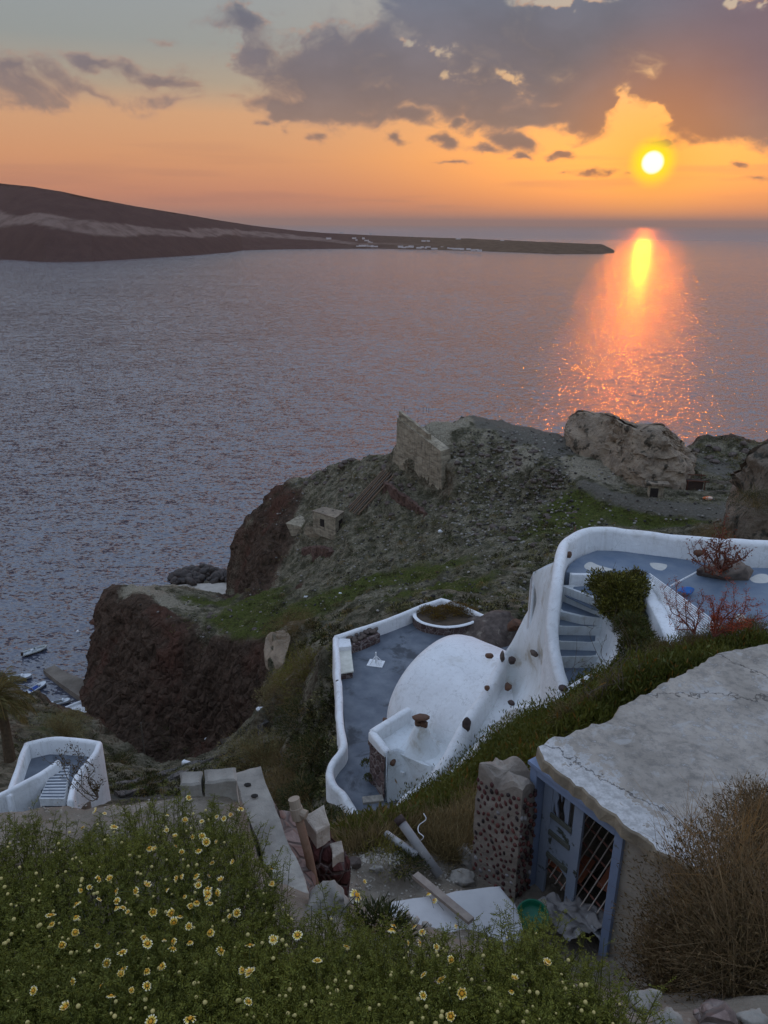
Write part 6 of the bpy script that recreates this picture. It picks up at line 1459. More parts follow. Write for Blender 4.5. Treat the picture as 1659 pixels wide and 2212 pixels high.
# blue frame and door
M_BLUE = mat('faded_blue_paint', (.185, .24, .355), (.23, .28, .39), scale=2.5, rough=.7, bump=.4, bscale=14, dist=.01, c3=(.13, .14, .13), s3=6, th3=(.66, .72))
M_BLUE2 = mat('flaking_blue_paint', (.24, .285, .36), (.29, .325, .385), scale=3, rough=.75, bump=.5, bscale=16, dist=.012, c3=(.055, .06, .042), s3=3.2, th3=(.55, .62))
door = empty('door', (0, 0, 0)); door.parent = hutE; door['label'] = 'broken flaking blue wooden door in a blue frame'
FB = 107.60
ft = .085
for nm, bm in (('door_frame', fbox(dl, dl + .10, FB, dtop + .0, -.16, .045, .006)), ('door_frame', fbox(dr - .10, dr, FB, dtop, -.16, .045, .006)), ('door_frame', fbox(dl + .101, dr - .101, dtop - .10, dtop, -.16, .045, .006)), ('door_frame', fbox(dl - .02, dr + .02, dtop + .002, dtop + .05, -.05, .075, .006))):
    child(nm, bm, M_BLUE, door)
W_ = dr - dl
def dbox(a, b2, z0, z1, o0=-.13, o1=-.09): return fbox(dl + a * W_, dl + b2 * W_, z0, z1, o0, o1, .004)
child('stile', dbox(.085, .185, FB, dtop - .10), M_BLUE2, door)
child('stile', dbox(.43, .53, FB + .03, dtop - .10), M_BLUE2, door)
# broken upper panel: outline with torn edge
def torn(pts, o0, m, name):
    v = []; n = len(pts)
    for o_ in (o0, o0 - .018):
        for s, z in pts: v.append(FP * [1, 1, 0] + fu * (dl + s * W_) + fn * o_ + np.array([0, 0, z]))
    return child_np(name, v, [tuple(range(n)), tuple(range(2 * n - 1, n - 1, -1))] + [(i, i + n, (i + 1) % n + n, (i + 1) % n) for i in range(n)], m, door, False)
T = dtop - .10
torn([(.185, T), (.235, T), (.24, T - .12), (.25, T - .22), (.235, T - .30), (.26, T - .40), (.262, T - .55), (.245, T - .46), (.22, T - .38), (.2, T - .30), (.205, T - .60), (.185, T - .62)], -.10, M_BLUE2, 'torn_panel')
torn([(.235, T), (.375, T), (.375, T - .62), (.345, T - .66), (.335, T - .40), (.31, T - .30), (.315, T - .14), (.29, T - .12), (.285, T - .24), (.26, T - .13)], -.102, M_BLUE2, 'torn_panel')
zc = FB + .92
torn([(.185, zc + .34), (.43, zc + .22), (.435, zc - .05), (.50, zc - .16), (.49, zc - .34), (.43, zc - .38), (.185, zc - .20)], -.10, M_BLUE2, 'lower_panel')
for a_, b_, c_ in ((zc + .30, zc + .36, .0), (zc + .06, zc + .12, 0), (zc - .26, zc - .20, 0)):
    bm = dbox(.185, .43, a_ - .02, b_ - .02, -.10, -.075); child('rail', bm, mat('bare_grey_green_wood', (.09, .095, .07), (.13, .13, .11), scale=5, bump=.6), door)
# lattice, boards and rags inside
lat = empty('lattice_panel', FP * [1, 1, 0] + fu * (dl + .7 * W_) - fn * 1.3 + np.array([0, 0, 107.9])); tag(lat, 'rusty brown lattice panel leaning inside the ruined hut', 'lattice')
Mr = mat('red_brown_metal', (.17, .07, .055), (.22, .11, .09), scale=6); Mw = mat('pale_bar', (.54, .50, .48), (.45, .4, .38), scale=6)
lc = FP * [1, 1, 0] + fu * (dl + .58 * W_) - fn * .40 + np.array([0, 0, 108.55]); e1 = unit(fu * .94 + np.array([0, 0, -.22])); e2 = unit(np.array([0, 0, .95]) - fn * .35)
for q in range(8):
    a = lc + e1 * -.75 + e2 * (-.72 + q * .2); bm = bmesh.new(); tube_bm(bm, [a, a + e1 * 1.6], .013, 4); child('slat', bm, Mr, lat)
for q in range(18):
    a = lc + e1 * (-.72 + q * .09) + e2 * -.75 + fn * .03; bm = bmesh.new(); tube_bm(bm, [a, a + e2 * 1.45 + e1 * .28], .007, 4); child('bar', bm, Mw, lat)
bd = [(.22, 107.98, -.45, (1.0, .35), 'board with orange light painted on, lying behind the lower door gap'), (.72, 108.05, -.6, (.9, .3), 'board with orange light painted on, wedged behind the open half of the doorway')]
for s_, z_, o_, (l_, w2), lab in bd:
    c = FP * [1, 1, 0] + fu * (dl + s_ * W_) + fn * o_ + np.array([0, 0, z_]); bm = bmesh.new(); box_bm(bm, c, (l_ * .5, w2, .02), rot=Matrix.Rotation(math.atan2(fu[1], fu[0]) + .2, 4, 'Z') @ Matrix.Rotation(.25, 4, 'X'))
    o = from_bm('board', bm, mat('orange_lit_board', (.52, .20, .11), (.40, .16, .10), scale=5, bump=.2), loc=c); tag(o, lab, 'board')  # orange light falling on the boards is put into their base colour
def cloth(cen, sx, sy, seed, m, name, lab, amp=.10):
    n = 26; g = []
    for i in range(n):
        for j in range(n):
            u, v_ = i / (n - 1) - .5, j / (n - 1) - .5; g.append([u * sx, v_ * sy, 0])
    g = np.array(g); g[:, 2] += np.abs(fbm(g * 7 + seed, 3)) * amp * 2.2 + fbm(g * 17 + seed, 2) * .02; g[:, 0] += fbm(g * 5 + seed + 5, 3) * .09; g[:, 1] += fbm(g * 5 + seed + 15, 3) * .09
    g = rotz(g, seed * .7) + cen; idx = np.arange(n * n).reshape(n, n)
    o = mesh_np(name, g, np.stack([idx[:-1, :-1], idx[:-1, 1:], idx[1:, 1:], idx[1:, :-1]], -1).reshape(-1, 4), m, loc=cen); tag(o, lab, 'rag')
M_RAG = mat('dirty_grey_cloth', (.20, .20, .215), (.30, .30, .32), scale=4, bump=.5)
cloth(P(1212, 1990, z=107.85), .55, .35, 3, M_RAG, 'rag', 'crumpled dirty grey rag on the hut threshold', .07)
cloth(P(1262, 1975, z=107.9), .5, .25, 8, M_RAG, 'rag', 'twisted grey sheet dragged across the doorway', .06)
cloth(P(1298, 2005, z=107.85), .28, .3, 12, mat('paler_cloth', (.36, .38, .42), (.28, .3, .33)), 'rag', 'pale plastic bag against the right door post', .08)
# green basin lid
gb = empty('green_basin', P(1150, 1985, z=107.85)); tag(gb, 'round green plastic basin leaning at the foot of the blue door', 'basin')
Mg = mat('green_plastic', (.012, .16, .085), (.01, .12, .06), scale=3, rough=.35, bump=.1)
c = P(1151, 1984, z=107.95); rotg = Matrix.Rotation(.35, 4, 'X') @ Matrix.Rotation(-.2, 4, 'Y'); prof = [(0, .0), (.125, .0), (.145, .02), (.16, .075), (.175, .08), (.178, .072), (.165, .068), (.15, .0), (.13, -.02), (0, -.02)]
g = []; NS = 36
for r_, h_ in prof:
    for q in range(NS): a = 2 * PI * q / NS; g.append(list(rotg @ Vector((math.cos(a) * r_ * 1.0, math.sin(a) * r_ * 1.0, h_))))
idx = np.arange(len(g)).reshape(-1, NS); child_np('basin_body', np.array(g) + c, [(int(idx[i, j]), int(idx[i, (j + 1) % NS]), int(idx[i + 1, (j + 1) % NS]), int(idx[i + 1, j])) for i in range(len(prof) - 1) for j in range(NS)], Mg, gb)
# white slab, plank, pipes
ws = empty('white_slab', P(980, 1960, z=108.1)); tag(ws, 'large flat white painted slab lying in front of the cobbled pillar', 'slab')
rough_prism('slab_body', [P(838, 1958, z=108.36), P(846, 1946, z=108.36), P(960, 1928, z=108.34), P(1080, 1912, z=108.32), P(1100, 1938, z=108.32), P(1122, 1972, z=108.3), P(1130, 2030, z=108.3), P(1000, 2040, z=108.34), P(880, 2030, z=108.36), P(842, 1985, z=108.36)], .14, mat('slab_white', (.56, .55, .53), (.44, .43, .42), scale=1.6, bump=.4, bscale=8, c3=(.34, .33, .32), s3=2.2, th3=(.6, .7)), ws, .01, 31)
a, b2 = P(897, 1890, z=108.42), P(1018, 1990, z=108.44); d = Vector(b2 - a); bm = bmesh.new(); box_bm(bm, (a + b2) / 2, (d.length, .085, .045), rot=d.to_track_quat('X', 'Z').to_matrix().to_4x4(), bev=.004)
o = from_bm('plank', bm, mat('silvered_plank', (.30, .27, .25), (.22, .19, .18), scale=8, bump=.5), loc=(a + b2) / 2); tag(o, 'narrow silvered plank lying across the white slab', 'plank')
for (p0, p1, z0, z1, r_, m, lab, capm) in [((861, 1768), (950, 1892), 108.35, 107.95, .055, mat('grey_pipe', (.20, .21, .235), (.27, .28, .30), scale=4, bump=.2, c3=(.45, .45, .45), s3=5, th3=(.62, .68)), 'thick grey pipe with a black end lying in the gully', M_BLACKROCK),
                                     ((834, 1801), (900, 1848), 108.1, 108.1, .045, mat('pale_pipe', (.42, .45, .50), (.30, .32, .36), scale=4, bump=.4), 'short pale blue pipe lying beside the thick grey pipe', None)]:
    a, b2 = P(*p0, z=z0), P(*p1, z=z1); r = empty('drain_pipe', (a + b2) / 2); tag(r, lab, 'pipe'); bm = bmesh.new(); tube_bm(bm, [a, b2], r_, 16); child('pipe_body', bm, m, r, True)
    if capm: bm = bmesh.new(); u_d = (b2 - a) / np.linalg.norm(b2 - a); tube_bm(bm, [a - u_d * .02, a + u_d * .07], r_ * 1.12, 16); child('collar', bm, capm, r, True)
cu = [P(915, 1757, z=108.3), P(920, 1770, z=108.25), P(905, 1783, z=108.2), P(904, 1797, z=108.2), P(915, 1808, z=108.2), P(905, 1818, z=108.1), P(890, 1825, z=108.1)]
bm = bmesh.new(); tube_bm(bm, catmull(cu, 8), .006, 6); o = from_bm('loose_wire', bm, M_WHITE, loc=cu[0]); tag(o, 'thin white wire curling up from the dry grass', 'wire')
# loose stones and rubble in the gully
random.seed(12)
for i, (px, py, s, m, lab) in enumerate([(712, 1955, .11, M_CONC, 'pale lump of broken concrete at the foot of the stone pier'), (900, 1850, .10, M_CONC, 'grey stone resting against the thick grey pipe'), (760, 1868, .08, M_ROCK, 'dark round stone beside the red pier'), (812, 1880, .07, M_CONC, 'small pale stone on the gully floor'), (1012, 1855, .16, M_CONC, 'rough pale stone at the left foot of the cobbled pillar'), (1002, 1905, .13, M_CONC, 'low rubble lump below the cobbled pillar'),
                                         (1392, 2172, .07, M_CONC, 'square cut grey stone under the dry bush'), (1545, 2208, .07, M_PINK, 'lichened pinkish rock at the bottom edge under the dry bush'), (1625, 2206, .05, M_CONC, 'small grey rock in the bottom right corner'), (1440, 2210, .05, M_CONC, 'flat grey rock at the bottom edge'), (1175, 2052, .09, M_PINK, 'pink crumbling stone below the green basin'), (90, 1728, .03, M_WHITE, 'small white pebble on the dirt ledge')]):
    q = nhit(px, py)
    if q is None: continue
    v, f = rock_arr(s, 70 + i, 4, .3, (1.1, .9, .8), 2.2); o = mesh_np('stone', v, f, m, smooth=False); o.location = q + [0, 0, s * .2]; tag(o, lab, 'stone')
rg = np.random.RandomState(31); pv, pf, off = [], [], 0
for (x0, x1, y0, y1, n, s0, s1) in [(740, 880, 1832, 1870, 420, .008, .022), (700, 1000, 1850, 1960, 320, .005, .018), (0, 380, 1722, 1790, 120, .003, .010), (850, 1120, 1880, 2000, 60, .01, .03)]:
    for _ in range(n):
        q = nhit(rg.uniform(x0, x1), rg.uniform(y0, y1))
        if q is None: continue
        v, f = rock_arr(rg.uniform(s0, s1), rg.randint(60), 1, .2); pv.append(v + q); pf.append(f + off); off += len(v)
o = mesh_np('gravel', np.vstack(pv), np.vstack(pf), mat('pale_gravel', (.42, .41, .39), (.2, .19, .18), scale=6), smooth=False); tag(o, 'loose pale gravel scattered over the gully and dirt ledge', 'gravel', kind='stuff')
# ---------------------------------------------------------------- scrub over the hillside
LM = leaf_mat()
rg = np.random.RandomState(77)
def far_or_near(px, py):
    a = nhit(px, py); b_ = hit(px, py, 9)
    if a is None: return b_
    if b_ is None: return a
    return a if a[1] < b_[1] else b_
TRK = [(1000, 889), (1100, 915), (1160, 950), (1195, 980), (1218, 1010), (1262, 1040), (1320, 1072), (1400, 1093), (1500, 1106), (1570, 1112), (1000, 905), (1060, 915), (1120, 962), (1180, 930), (1560, 1010), (1620, 1030)]
TRK = np.array(catmull([(a, b_, 0) for a, b_ in TRK[:10]], 6))[:, :2]
parts_far = []
cnt = 0
for (x0, x1, y0, y1, n, r0, r1) in [(560, 1240, 960, 1320, 2300, .35, .85), (1000, 1600, 1020, 1170, 700, .3, .7), (960, 1200, 890, 1010, 160, .2, .5), (1460, 1659, 945, 1060, 220, .4, 1.0), (360, 620, 1270, 1400, 420, .3, .8), (560, 760, 1290, 1400, 260, .35, .8),
                                     (220, 720, 1540, 1720, 1500, .18, .50), (0, 260, 1490, 1640, 500, .25, .6), (480, 740, 1380, 1620, 700, .2, .55), (230, 640, 1380, 1640, 260, .2, .6), (1080, 1240, 1130, 1300, 300, .3, .7)]:
    for _ in range(n):
        px, py = rg.uniform(x0, x1), rg.uniform(y0, y1)
        if np.min(np.hypot((TRK[:, 0] - px), (TRK[:, 1] - py) * 1.6)) < 17: continue
        q = hit(px, py)
        if q is None or q[2] < 3.5 or q[1] > 228: continue
        clump = vnoise(np.array([[q[0] / 9, q[1] / 9, 3.3]]))[0]
        if clump < -.25 and rg.rand() < .6: continue
        r = rg.uniform(r0, r1); d_ = q[1]; nl = int(np.clip(9000 * (r / d_) ** 1.0, 24, 110))
        k = rg.rand()
        if k < .36: c0, c1 = (.07, .075, .058), (.19, .195, .16)
        elif k < .58: c0, c1 = (.028, .042, .018), (.055, .075, .028)
        elif k < .93: c0, c1 = (.014, .016, .010), (.040, .042, .026); r *= 1.15
        else: c0, c1 = (.11, .085, .055), (.16, .13, .09)
        parts_far += bush_arr(rg, q - [0, 0, .15 * r], r, nl, c0, c1, leaf=(r * .42, r * .15), squash=(1, 1, .65), shell=.5, lump=.3)
        cnt += 1
v, f, c = merge(parts_far); o = col_mesh('scrub', v, f, c, LM); tag(o, 'low thorny cushion scrub covering the headland and slopes', 'scrub', kind='stuff')
# loose rubble on the headland
pv, pf, off = [], [], 0; cs_ = []
for (x0, x1, y0, y1, n, s0, s1) in [(560, 1240, 960, 1320, 1500, .10, .36), (980, 1240, 930, 1180, 800, .12, .42), (1200, 1640, 960, 1160, 400, .1, .35), (300, 620, 1262, 1400, 220, .1, .35), (220, 700, 1540, 1700, 260, .06, .2)]:
    for _ in range(n):
        q = hit(rg.uniform(x0, x1), rg.uniform(y0, y1))
        if q is None or q[2] < 3: continue
        v, f = rock_arr(rg.uniform(s0, s1), rg.randint(40), 1, .3); v = rotz(v, rg.uniform(0, 6)); pv.append(v + q); pf.append(f + off); off += len(v)
        c_ = (.24, .22, .19) if rg.rand() < .6 else (.05, .045, .04); cs_.append(np.tile(np.array(c_) * rg.uniform(.6, 1.3), (len(v), 1)))
o = col_mesh('rubble', np.vstack(pv), np.vstack(pf), np.vstack(cs_), leaf_mat('rubble_stone', 0, .95)); tag(o, 'loose grey stones strewn over the headland slopes', 'rubble', kind='stuff')
# larger single bushes on the slope
BUSH = [(668, 1420, 62, 3.2, 'g', 'tall yellow green bush hanging outside the left parapet of the courtyard', 1.25), (640, 1468, 66, 3.6, 'b', 'dry brown bush below the pale rock, left of the courtyard'), (690, 1500, 55, 2.6, 'd', 'dark tangled bush against the left parapet of the courtyard'),
        (618, 1520, 72, 3.0, 'g2', 'grey green bush on the slope under the pale rock'), (660, 1580, 52, 2.5, 'd', 'dark bush lower down beside the courtyard wall'), (560, 1640, 56, 3.0, 'g2', 'wide grey green cushion bush beside the old path'), (640, 1660, 46, 2.6, 'b', 'wide orange brown dry bush below the grey green cushion'),
        (690, 1640, 42, 1.8, 'd', 'dark green bush tucked under the curving white wall'), (600, 1700, 40, 2.0, 'b', 'rusty brown dry bush just behind the concrete beam'), (660, 1700, 38, 1.5, 'd', 'dark bush behind the stone pier'), (640, 1352, 88, 3.5, 'b', 'brown bush on the shoulder above the pale rock'), (700, 1770, 30, 1.4, 'd', 'dark green shrub under the foot of the white wall'),
        (130, 1600, 84, 3.0, 'g2', 'round bush on the left slope above the stair building'), (260, 1662, 72, 1.6, 'd', 'round dark bush right of the stair building'), (320, 1690, 56, 1.3, 'd', 'small bush at the bend of the old path'), (1545, 1138, 108, 3.4, 'b', 'brown leafless bush at the foot of the right cliff'), (1640, 1060, 108, 4.0, 'd', 'dark bush growing on the right cliff'),
        (740, 1640, 39, .8, 'd', 'shrub squeezed outside the bend of the white wall'), (150, 1560, 92, 2.2, 'g2', 'bush on the crest of the left slope')]
CB = {'g': ((.06, .07, .02), (.17, .17, .06)), 'b': ((.07, .052, .04), (.145, .11, .08)), 'd': ((.018, .026, .013), (.045, .055, .024)), 'g2': ((.08, .082, .058), (.19, .185, .14))}
for row in BUSH:
    px, py, t_, r, k, lab = row[:6]
    q = P(px, py, t=t_); g = ground(q[0], q[1]); z = q[2] if abs(q[2] - g[2]) > r * 1.2 and q[2] > g[2] and False else g[2]
    cen = np.array([q[0], q[1], max(g[2], q[2] - r * .6)]); n = int(3800 * min(1.3, (r / 2.5)))
    ps = bush_arr(rg, cen, r, n, *CB[k], leaf=(.16, .05) if k != 'b' else (.20, .022), squash=(1, 1, .8), twigs=260 if k in 'bg2' else 90, shell=.55, lump=.5, twig_c=(.12, .095, .07), frq=2.2)
    v, f, c = merge(ps); o = col_mesh('bush', v, f, c, LM, loc=cen); tag(o, lab, 'bush')
# pale rock face on the shoulder left of the courtyard
Rb = [P(577, 1440, t=88), P(590, 1456, t=86), P(612, 1452, t=85)]; Rm = [P(576, 1418, t=88), P(592, 1424, t=86), P(615, 1424, t=85)]; Rt = [P(586, 1398, t=89), P(600, 1392, t=87), P(622, 1394, t=86)]
outcrop('pale_rock', 'pale tan rock face jutting from the shoulder left of the courtyard', [ring(Rb, 4), ring(Rm, 4), ring(Rt, 3), ring([p + [0, .5, .2] for p in Rt], 1)], mat('tan_rock', (.30, .25, .20), (.19, .16, .13), scale=.8, bump=1, bscale=3, dist=.2), .35, 22, 1.6)
# ---------------------------------------------------------------- ice plant and dry grass on the bank
def poly_sample(poly, n):
    poly = np.array(poly); out = []
    mn, mx = poly.min(0), poly.max(0)
    while len(out) < n:
        p = rg.uniform(mn, mx, (n * 3, 2)); ins = np.zeros(len(p), bool); j = len(poly) - 1
        for i in range(len(poly)):
            xi, yi = poly[i]; xj, yj = poly[j]; c = ((yi > p[:, 1]) != (yj > p[:, 1])) & (p[:, 0] < (xj - xi) * (p[:, 1] - yi) / (yj - yi + 1e-9) + xi); ins ^= c; j = i
        out += list(p[ins])
    return np.array(out[:n])
ICE = [(1205, 1530), (1110, 1545), (1085, 1575), (1010, 1640), (940, 1700), (850, 1765), (735, 1800), (745, 1830), (860, 1800), (980, 1760), (1030, 1700), (1060, 1650), (1160, 1660), (1200, 1600), (1340, 1550), (1420, 1490), (1500, 1445), (1660, 1400), (1660, 1370), (1600, 1378), (1560, 1372), (1480, 1395), (1400, 1420), (1345, 1420), (1290, 1460), (1225, 1500)]
base = []; 
for px, py in poly_sample(ICE, 3200):
    q = far_or_near(px, py)
    if q is not None and 6.5 < q[1] < 34: base.append(q)
base = np.array(base); ps = []
K = 22; n = len(base) * K
b_ = np.repeat(base, K, 0); sp = .012 * np.repeat(base[:, 1:2], K, 0); b_ = b_ + rg.normal(size=(n, 3)) * np.c_[sp, sp, sp * .3]
dens = fbm(b_ / 1.1, 3); b_[:, 2] += .05 + dens * .16
d_ = rg.normal(size=(n, 3)) * .55 + [0, 0, 1]; L_ = rg.uniform(.08, .17, n) * (1 + .025 * (b_[:, 1] - 10)).clip(1, 1.5)
v, f = blades(b_, d_, L_, L_ * .22, rg); tt = (fbm(b_ / 2.3 + 7, 3) * .5 + .5 + rg.rand(n) * .3)[:, None].clip(0, 1)
cc = np.array((.022, .034, .012)) * (1 - tt) + np.array((.070, .080, .024)) * tt; red = rg.rand(n) < .05; cc[red] = (.10, .06, .02)
ps.append((v, f, np.repeat(cc, 4, 0))); v, f, c = merge(ps)
o = col_mesh('ice_plant_cover', v, f, c, LM); tag(o, 'dark green ice plant carpet between the white walls and the near ruins', 'ground cover', kind='stuff')
DRY = [(740, 1800), (860, 1770), (940, 1740), (1020, 1700), (1030, 1790), (1010, 1850), (960, 1860), (900, 1800), (860, 1810), (760, 1850), (700, 1840)]
base = []
for px, py in poly_sample(DRY, 1500):
    q = far_or_near(px, py)
    if q is not None and 6 < q[1] < 20: base.append(q)
base = np.array(base); K = 16; n = len(base) * K; b_ = np.repeat(base, K, 0) + rg.normal(size=(n, 3)) * [.06, .06, .01]
d_ = rg.normal(size=(n, 3)) * .6 + [0, 0, .9]; v, f = blades(b_, d_, rg.uniform(.10, .34, n), np.full(n, .008), rg, droop=.1)
v, f, c = merge([(v, f, jitter(rg, (.085, .07, .055), (.19, .165, .14), n))]); o = col_mesh('dry_grass', v, f, c, LM); tag(o, 'tangled dry brown grass on the edge of the gully', 'dry grass', kind='stuff')
for px, py, r, kk, lab in [(985, 1800, .45, 'b', 'dry tangled bush left of the cobbled pillar'), (940, 1770, .4, 'b', 'brown dry tuft behind the grey pipe'), (830, 1845, .28, 'g', 'green tuft on the gravelly mound'), (880, 1862, .22, 'd', 'small dark green tuft right of the gravelly mound'), (818, 2005, .16, 'd', 'dark green tuft at the left corner of the white slab'), (1010, 1752, .4, 'g', 'yellow green tuft on the edge above the dry bush'), (980, 1740, .35, 'd', 'dark tuft of ice plant above the grey pipe')]:
    q = far_or_near(px, py); ps = bush_arr(rg, q - [0, 0, r * .2], r, 900, *CB[kk], leaf=(.06, .010), squash=(1.2, 1.2, .6), twigs=160 if kk == 'b' else 20, shell=.3, lump=.4, twig_c=(.2, .16, .11)); v, f, c = merge(ps); o = col_mesh('grass_tuft', v, f, c, LM, loc=q); tag(o, lab, 'tuft')
# ---------------------------------------------------------------- evergreen bush by the stair, trailing growth
def shrub(name, lab, cens, c0, c1, leaf, nper=2600, twigs=60, cat='shrub', squash=(1, 1, .95), lump=.45, shell=.5, tc=(.08, .06, .04)):
    ps = []
    for cen, r in cens: ps += bush_arr(rg, np.array(cen), r, int(nper * (r / cens[0][1]) ** 2), c0, c1, leaf=leaf, squash=squash, twigs=twigs, shell=shell, lump=lump, twig_c=tc, frq=2.4)
    v, f, c = merge(ps); o = col_mesh(name, v, f, c, LM, loc=np.array(cens[0][0])); tag(o, lab, cat); return o
shrub('evergreen_shrub', 'dense dark evergreen bush overhanging the curved stair', [(P(1330, 1292, z=101.6), 1.05), (P(1312, 1272, z=101.7), .75), (P(1362, 1290, z=101.6), .85), (P(1350, 1335, z=101.2), .8), (P(1370, 1255, z=102), .5), (P(1322, 1320, z=101.4), .7)], (.018, .022, .009), (.115, .12, .035), (.13, .05), 5600, 40, lump=.75, shell=.35)
shrub('trailing_shrub', 'dark shrub trailing down the bank below the evergreen bush', [(P(1365, 1365, z=101.6), .75), (P(1378, 1405, z=101.6), .8), (P(1392, 1445, z=101.8), .75), (P(1352, 1450, z=101.2), .6), (P(1310, 1482, z=101.2), .6), (P(1268, 1508, z=101.2), .5), (P(1410, 1425, z=102.2), .6)], (.016, .024, .010), (.055, .065, .022), (.12, .03), 3000, 120)
shrub('thicket', 'brown grey twiggy thicket along the edge of the concrete roof', [(P(1450, 1432, z=105), .6), (P(1500, 1405, z=105.4), .55), (P(1560, 1385, z=105.6), .5), (P(1620, 1370, z=105.9), .5), (P(1240, 1560, z=107.6), .35), (P(1290, 1535, z=107.6), .35), (P(1340, 1500, z=107.6), .35)], (.035, .032, .02), (.095, .085, .055), (.07, .012), 2600, 420, tc=(.13, .11, .09))
shrub('planter_shrub', 'reddish and yellow green shrubs filling the half round planter', [(P(965, 1322, z=91.05), .75), (P(925, 1320, z=91.0), .6), (P(1005, 1322, z=91.0), .65), (P(985, 1312, z=91.1), .6), (P(945, 1335, z=90.95), .4)], (.05, .025, .012), (.13, .10, .03), (.10, .04), 1500, 20, squash=(1.2, 1, .55))
shrub('potted_green', 'small green shrub at the foot of the rubble wall corner', [(P(792, 1650, z=90.9), .28), (P(796, 1680, z=90.6), .24)], (.02, .03, .01), (.07, .08, .02), (.08, .03), 500, 10)
# bare saplings in front of the stair
def sapling(name, lab, root_, tips, m, r0=.02, leafc=None, leafn=0, cat='shrub', leafsz=(.08, .03), wig=.08):
    """a stem with branches; tips = list of world points reached from the root along kinked paths"""
    r = empty(name, root_); tag(r, lab, cat); bm = bmesh.new(); lv = []
    for i, tp in enumerate(tips):
        a = np.array(root_); b2 = np.array(tp); L = np.linalg.norm(b2 - a); pts = [a]
        for s in (.25, .5, .75): pts.append(a + (b2 - a) * s + rg.normal(size=3) * L * wig)
        pts.append(b2); pts = catmull(pts, 4); tube_bm(bm, pts, [r0 * (1 - .8 * k / (len(pts) - 1)) for k in range(len(pts))], 5)
        for p in pts[len(pts) // 3:]:
            if rg.rand() < .5:
                e = p + rg.normal(size=3) * L * .10 + [0, 0, L * .08]; tube_bm(bm, [p, (p + e) / 2 + rg.normal(size=3) * L * .02, e], [r0 * .4, r0 * .3, r0 * .12], 4); lv.append(e); lv.append((p + e) / 2)
            lv.append(p)
    child('branches', bm, m, r)
    if leafc:
        lv = np.array(lv); b_ = np.repeat(lv, leafn, 0) + rg.normal(size=(len(lv) * leafn, 3)) * leafsz[0] * .6; n = len(b_)
        v, f = blades(b_, rg.normal(size=(n, 3)) + [0, 0, .5], leafsz[0] * rg.uniform(.6, 1.3, n), np.full(n, leafsz[1]), rg); col_mesh('leaves', v - np.array(root_), f, jitter(rg, *leafc, n), LM, r)
    return r
M_TWIG = mat('grey_twig', (.12, .10, .085), (.07, .06, .05), scale=9); M_REDTW = mat('red_twig', (.16, .055, .04), (.10, .05, .04), scale=9)
for i, (x, y, z_, tips, lab) in enumerate([(1296, 1550, 107.5, [(1235, 1440), (1255, 1425), (1275, 1430)], 'bare grey sapling nearest the curved wall'), (1300, 1548, 107.5, [(1283, 1354), (1310, 1370), (1325, 1340)], 'tall bare sapling in front of the stair'), (1345, 1545, 107.5, [(1328, 1345), (1335, 1330), (1350, 1400)], 'thin straight bare sapling right of the stair'), (1372, 1500, 107.5, [(1395, 1400), (1378, 1395), (1420, 1420)], 'short bare sapling over the trailing shrub')]):
    root_ = P(x, y, z=z_); tp = [P(a, b2, t=root_[1] * 1.12 + rg.uniform(-.3, .5)) for a, b2 in tips]; sapling('bare_sapling', lab, root_, tp, M_TWIG, .009)
sapling('succulent_tree', 'reddish bare succulent growing from the rock on the upper terrace', P(1555, 1245, z=101.5), [P(1510, 1170, t=30), P(1520, 1195, t=29.5), P(1545, 1160, t=30), P(1560, 1155, t=30), P(1585, 1185, t=30), P(1612, 1187, t=30), P(1600, 1205, t=29.5), P(1512, 1215, t=29.3), P(1565, 1130, t=30.5)], M_REDTW, .05, ((.07, .02, .012), (.15, .045, .03)), 5, leafsz=(.13, .04))
big_rock('terrace_rock', 'grey brown boulder beside the succulent on the upper terrace', P(1578, 1235, z=101.6), .75, 14, (1.5, .8, .7), mat('warm_rock', (.17, .14, .125), (.10, .085, .08), scale=3, bump=.7))
sapling('red_succulent', 'red leaved succulent with the tallest sprays, right of the slatted cover', P(1545, 1375, t=17), [P(1535, 1290, t=17), P(1566, 1292, t=17), P(1585, 1262, t=17), P(1612, 1272, t=17), P(1625, 1310, t=17), P(1650, 1335, t=17), P(1600, 1345, t=17), P(1540, 1330, t=17), P(1620, 1345, t=16.6), P(1555, 1310, t=17)], M_REDTW, .02, ((.16, .035, .022), (.30, .07, .045)), 14, leafsz=(.06, .014))
sapling('red_succulent', 'thinner red leaved succulent in front of the slatted cover', P(1500, 1370, t=17), [P(1430, 1265, t=17), P(1440, 1295, t=17), P(1465, 1260, t=17), P(1475, 1285, t=17), P(1490, 1295, t=17), P(1515, 1282, t=17), P(1450, 1335, t=17), P(1520, 1320, t=17)], M_REDTW, .016, ((.14, .035, .022), (.26, .07, .045)), 8, leafsz=(.05, .012))
sapling('leafy_sapling', 'thin sapling with dark leaves in front of the white stair building', P(212, 1722, t=24), [P(195, 1690, t=24), P(170, 1640, t=24), P(150, 1605, t=24), P(135, 1635, t=24), P(168, 1610, t=24), P(110, 1650, t=24), P(215, 1680, t=24), P(125, 1625, t=24)], M_TWIG, .02, ((.05, .03, .02), (.07, .06, .03)), 4, leafsz=(.08, .03))
# yucca tufts behind the white lip
for px, py, t_, lab in [(1228, 1180, 42, 'spiky pale plant behind the upper parapet corner')]:
    q = P(px, py + 22, t=t_); n = 160; v, f = blades(np.repeat(q[None], n, 0), rg.normal(size=(n, 3)) * .8 + [0, 0, 1], rg.uniform(.6, 1.2, n), np.full(n, .05), rg); o = col_mesh('spiky_plant', v, f, jitter(rg, (.10, .10, .045), (.2, .19, .1), n), LM, loc=q); tag(o, lab, 'plant')
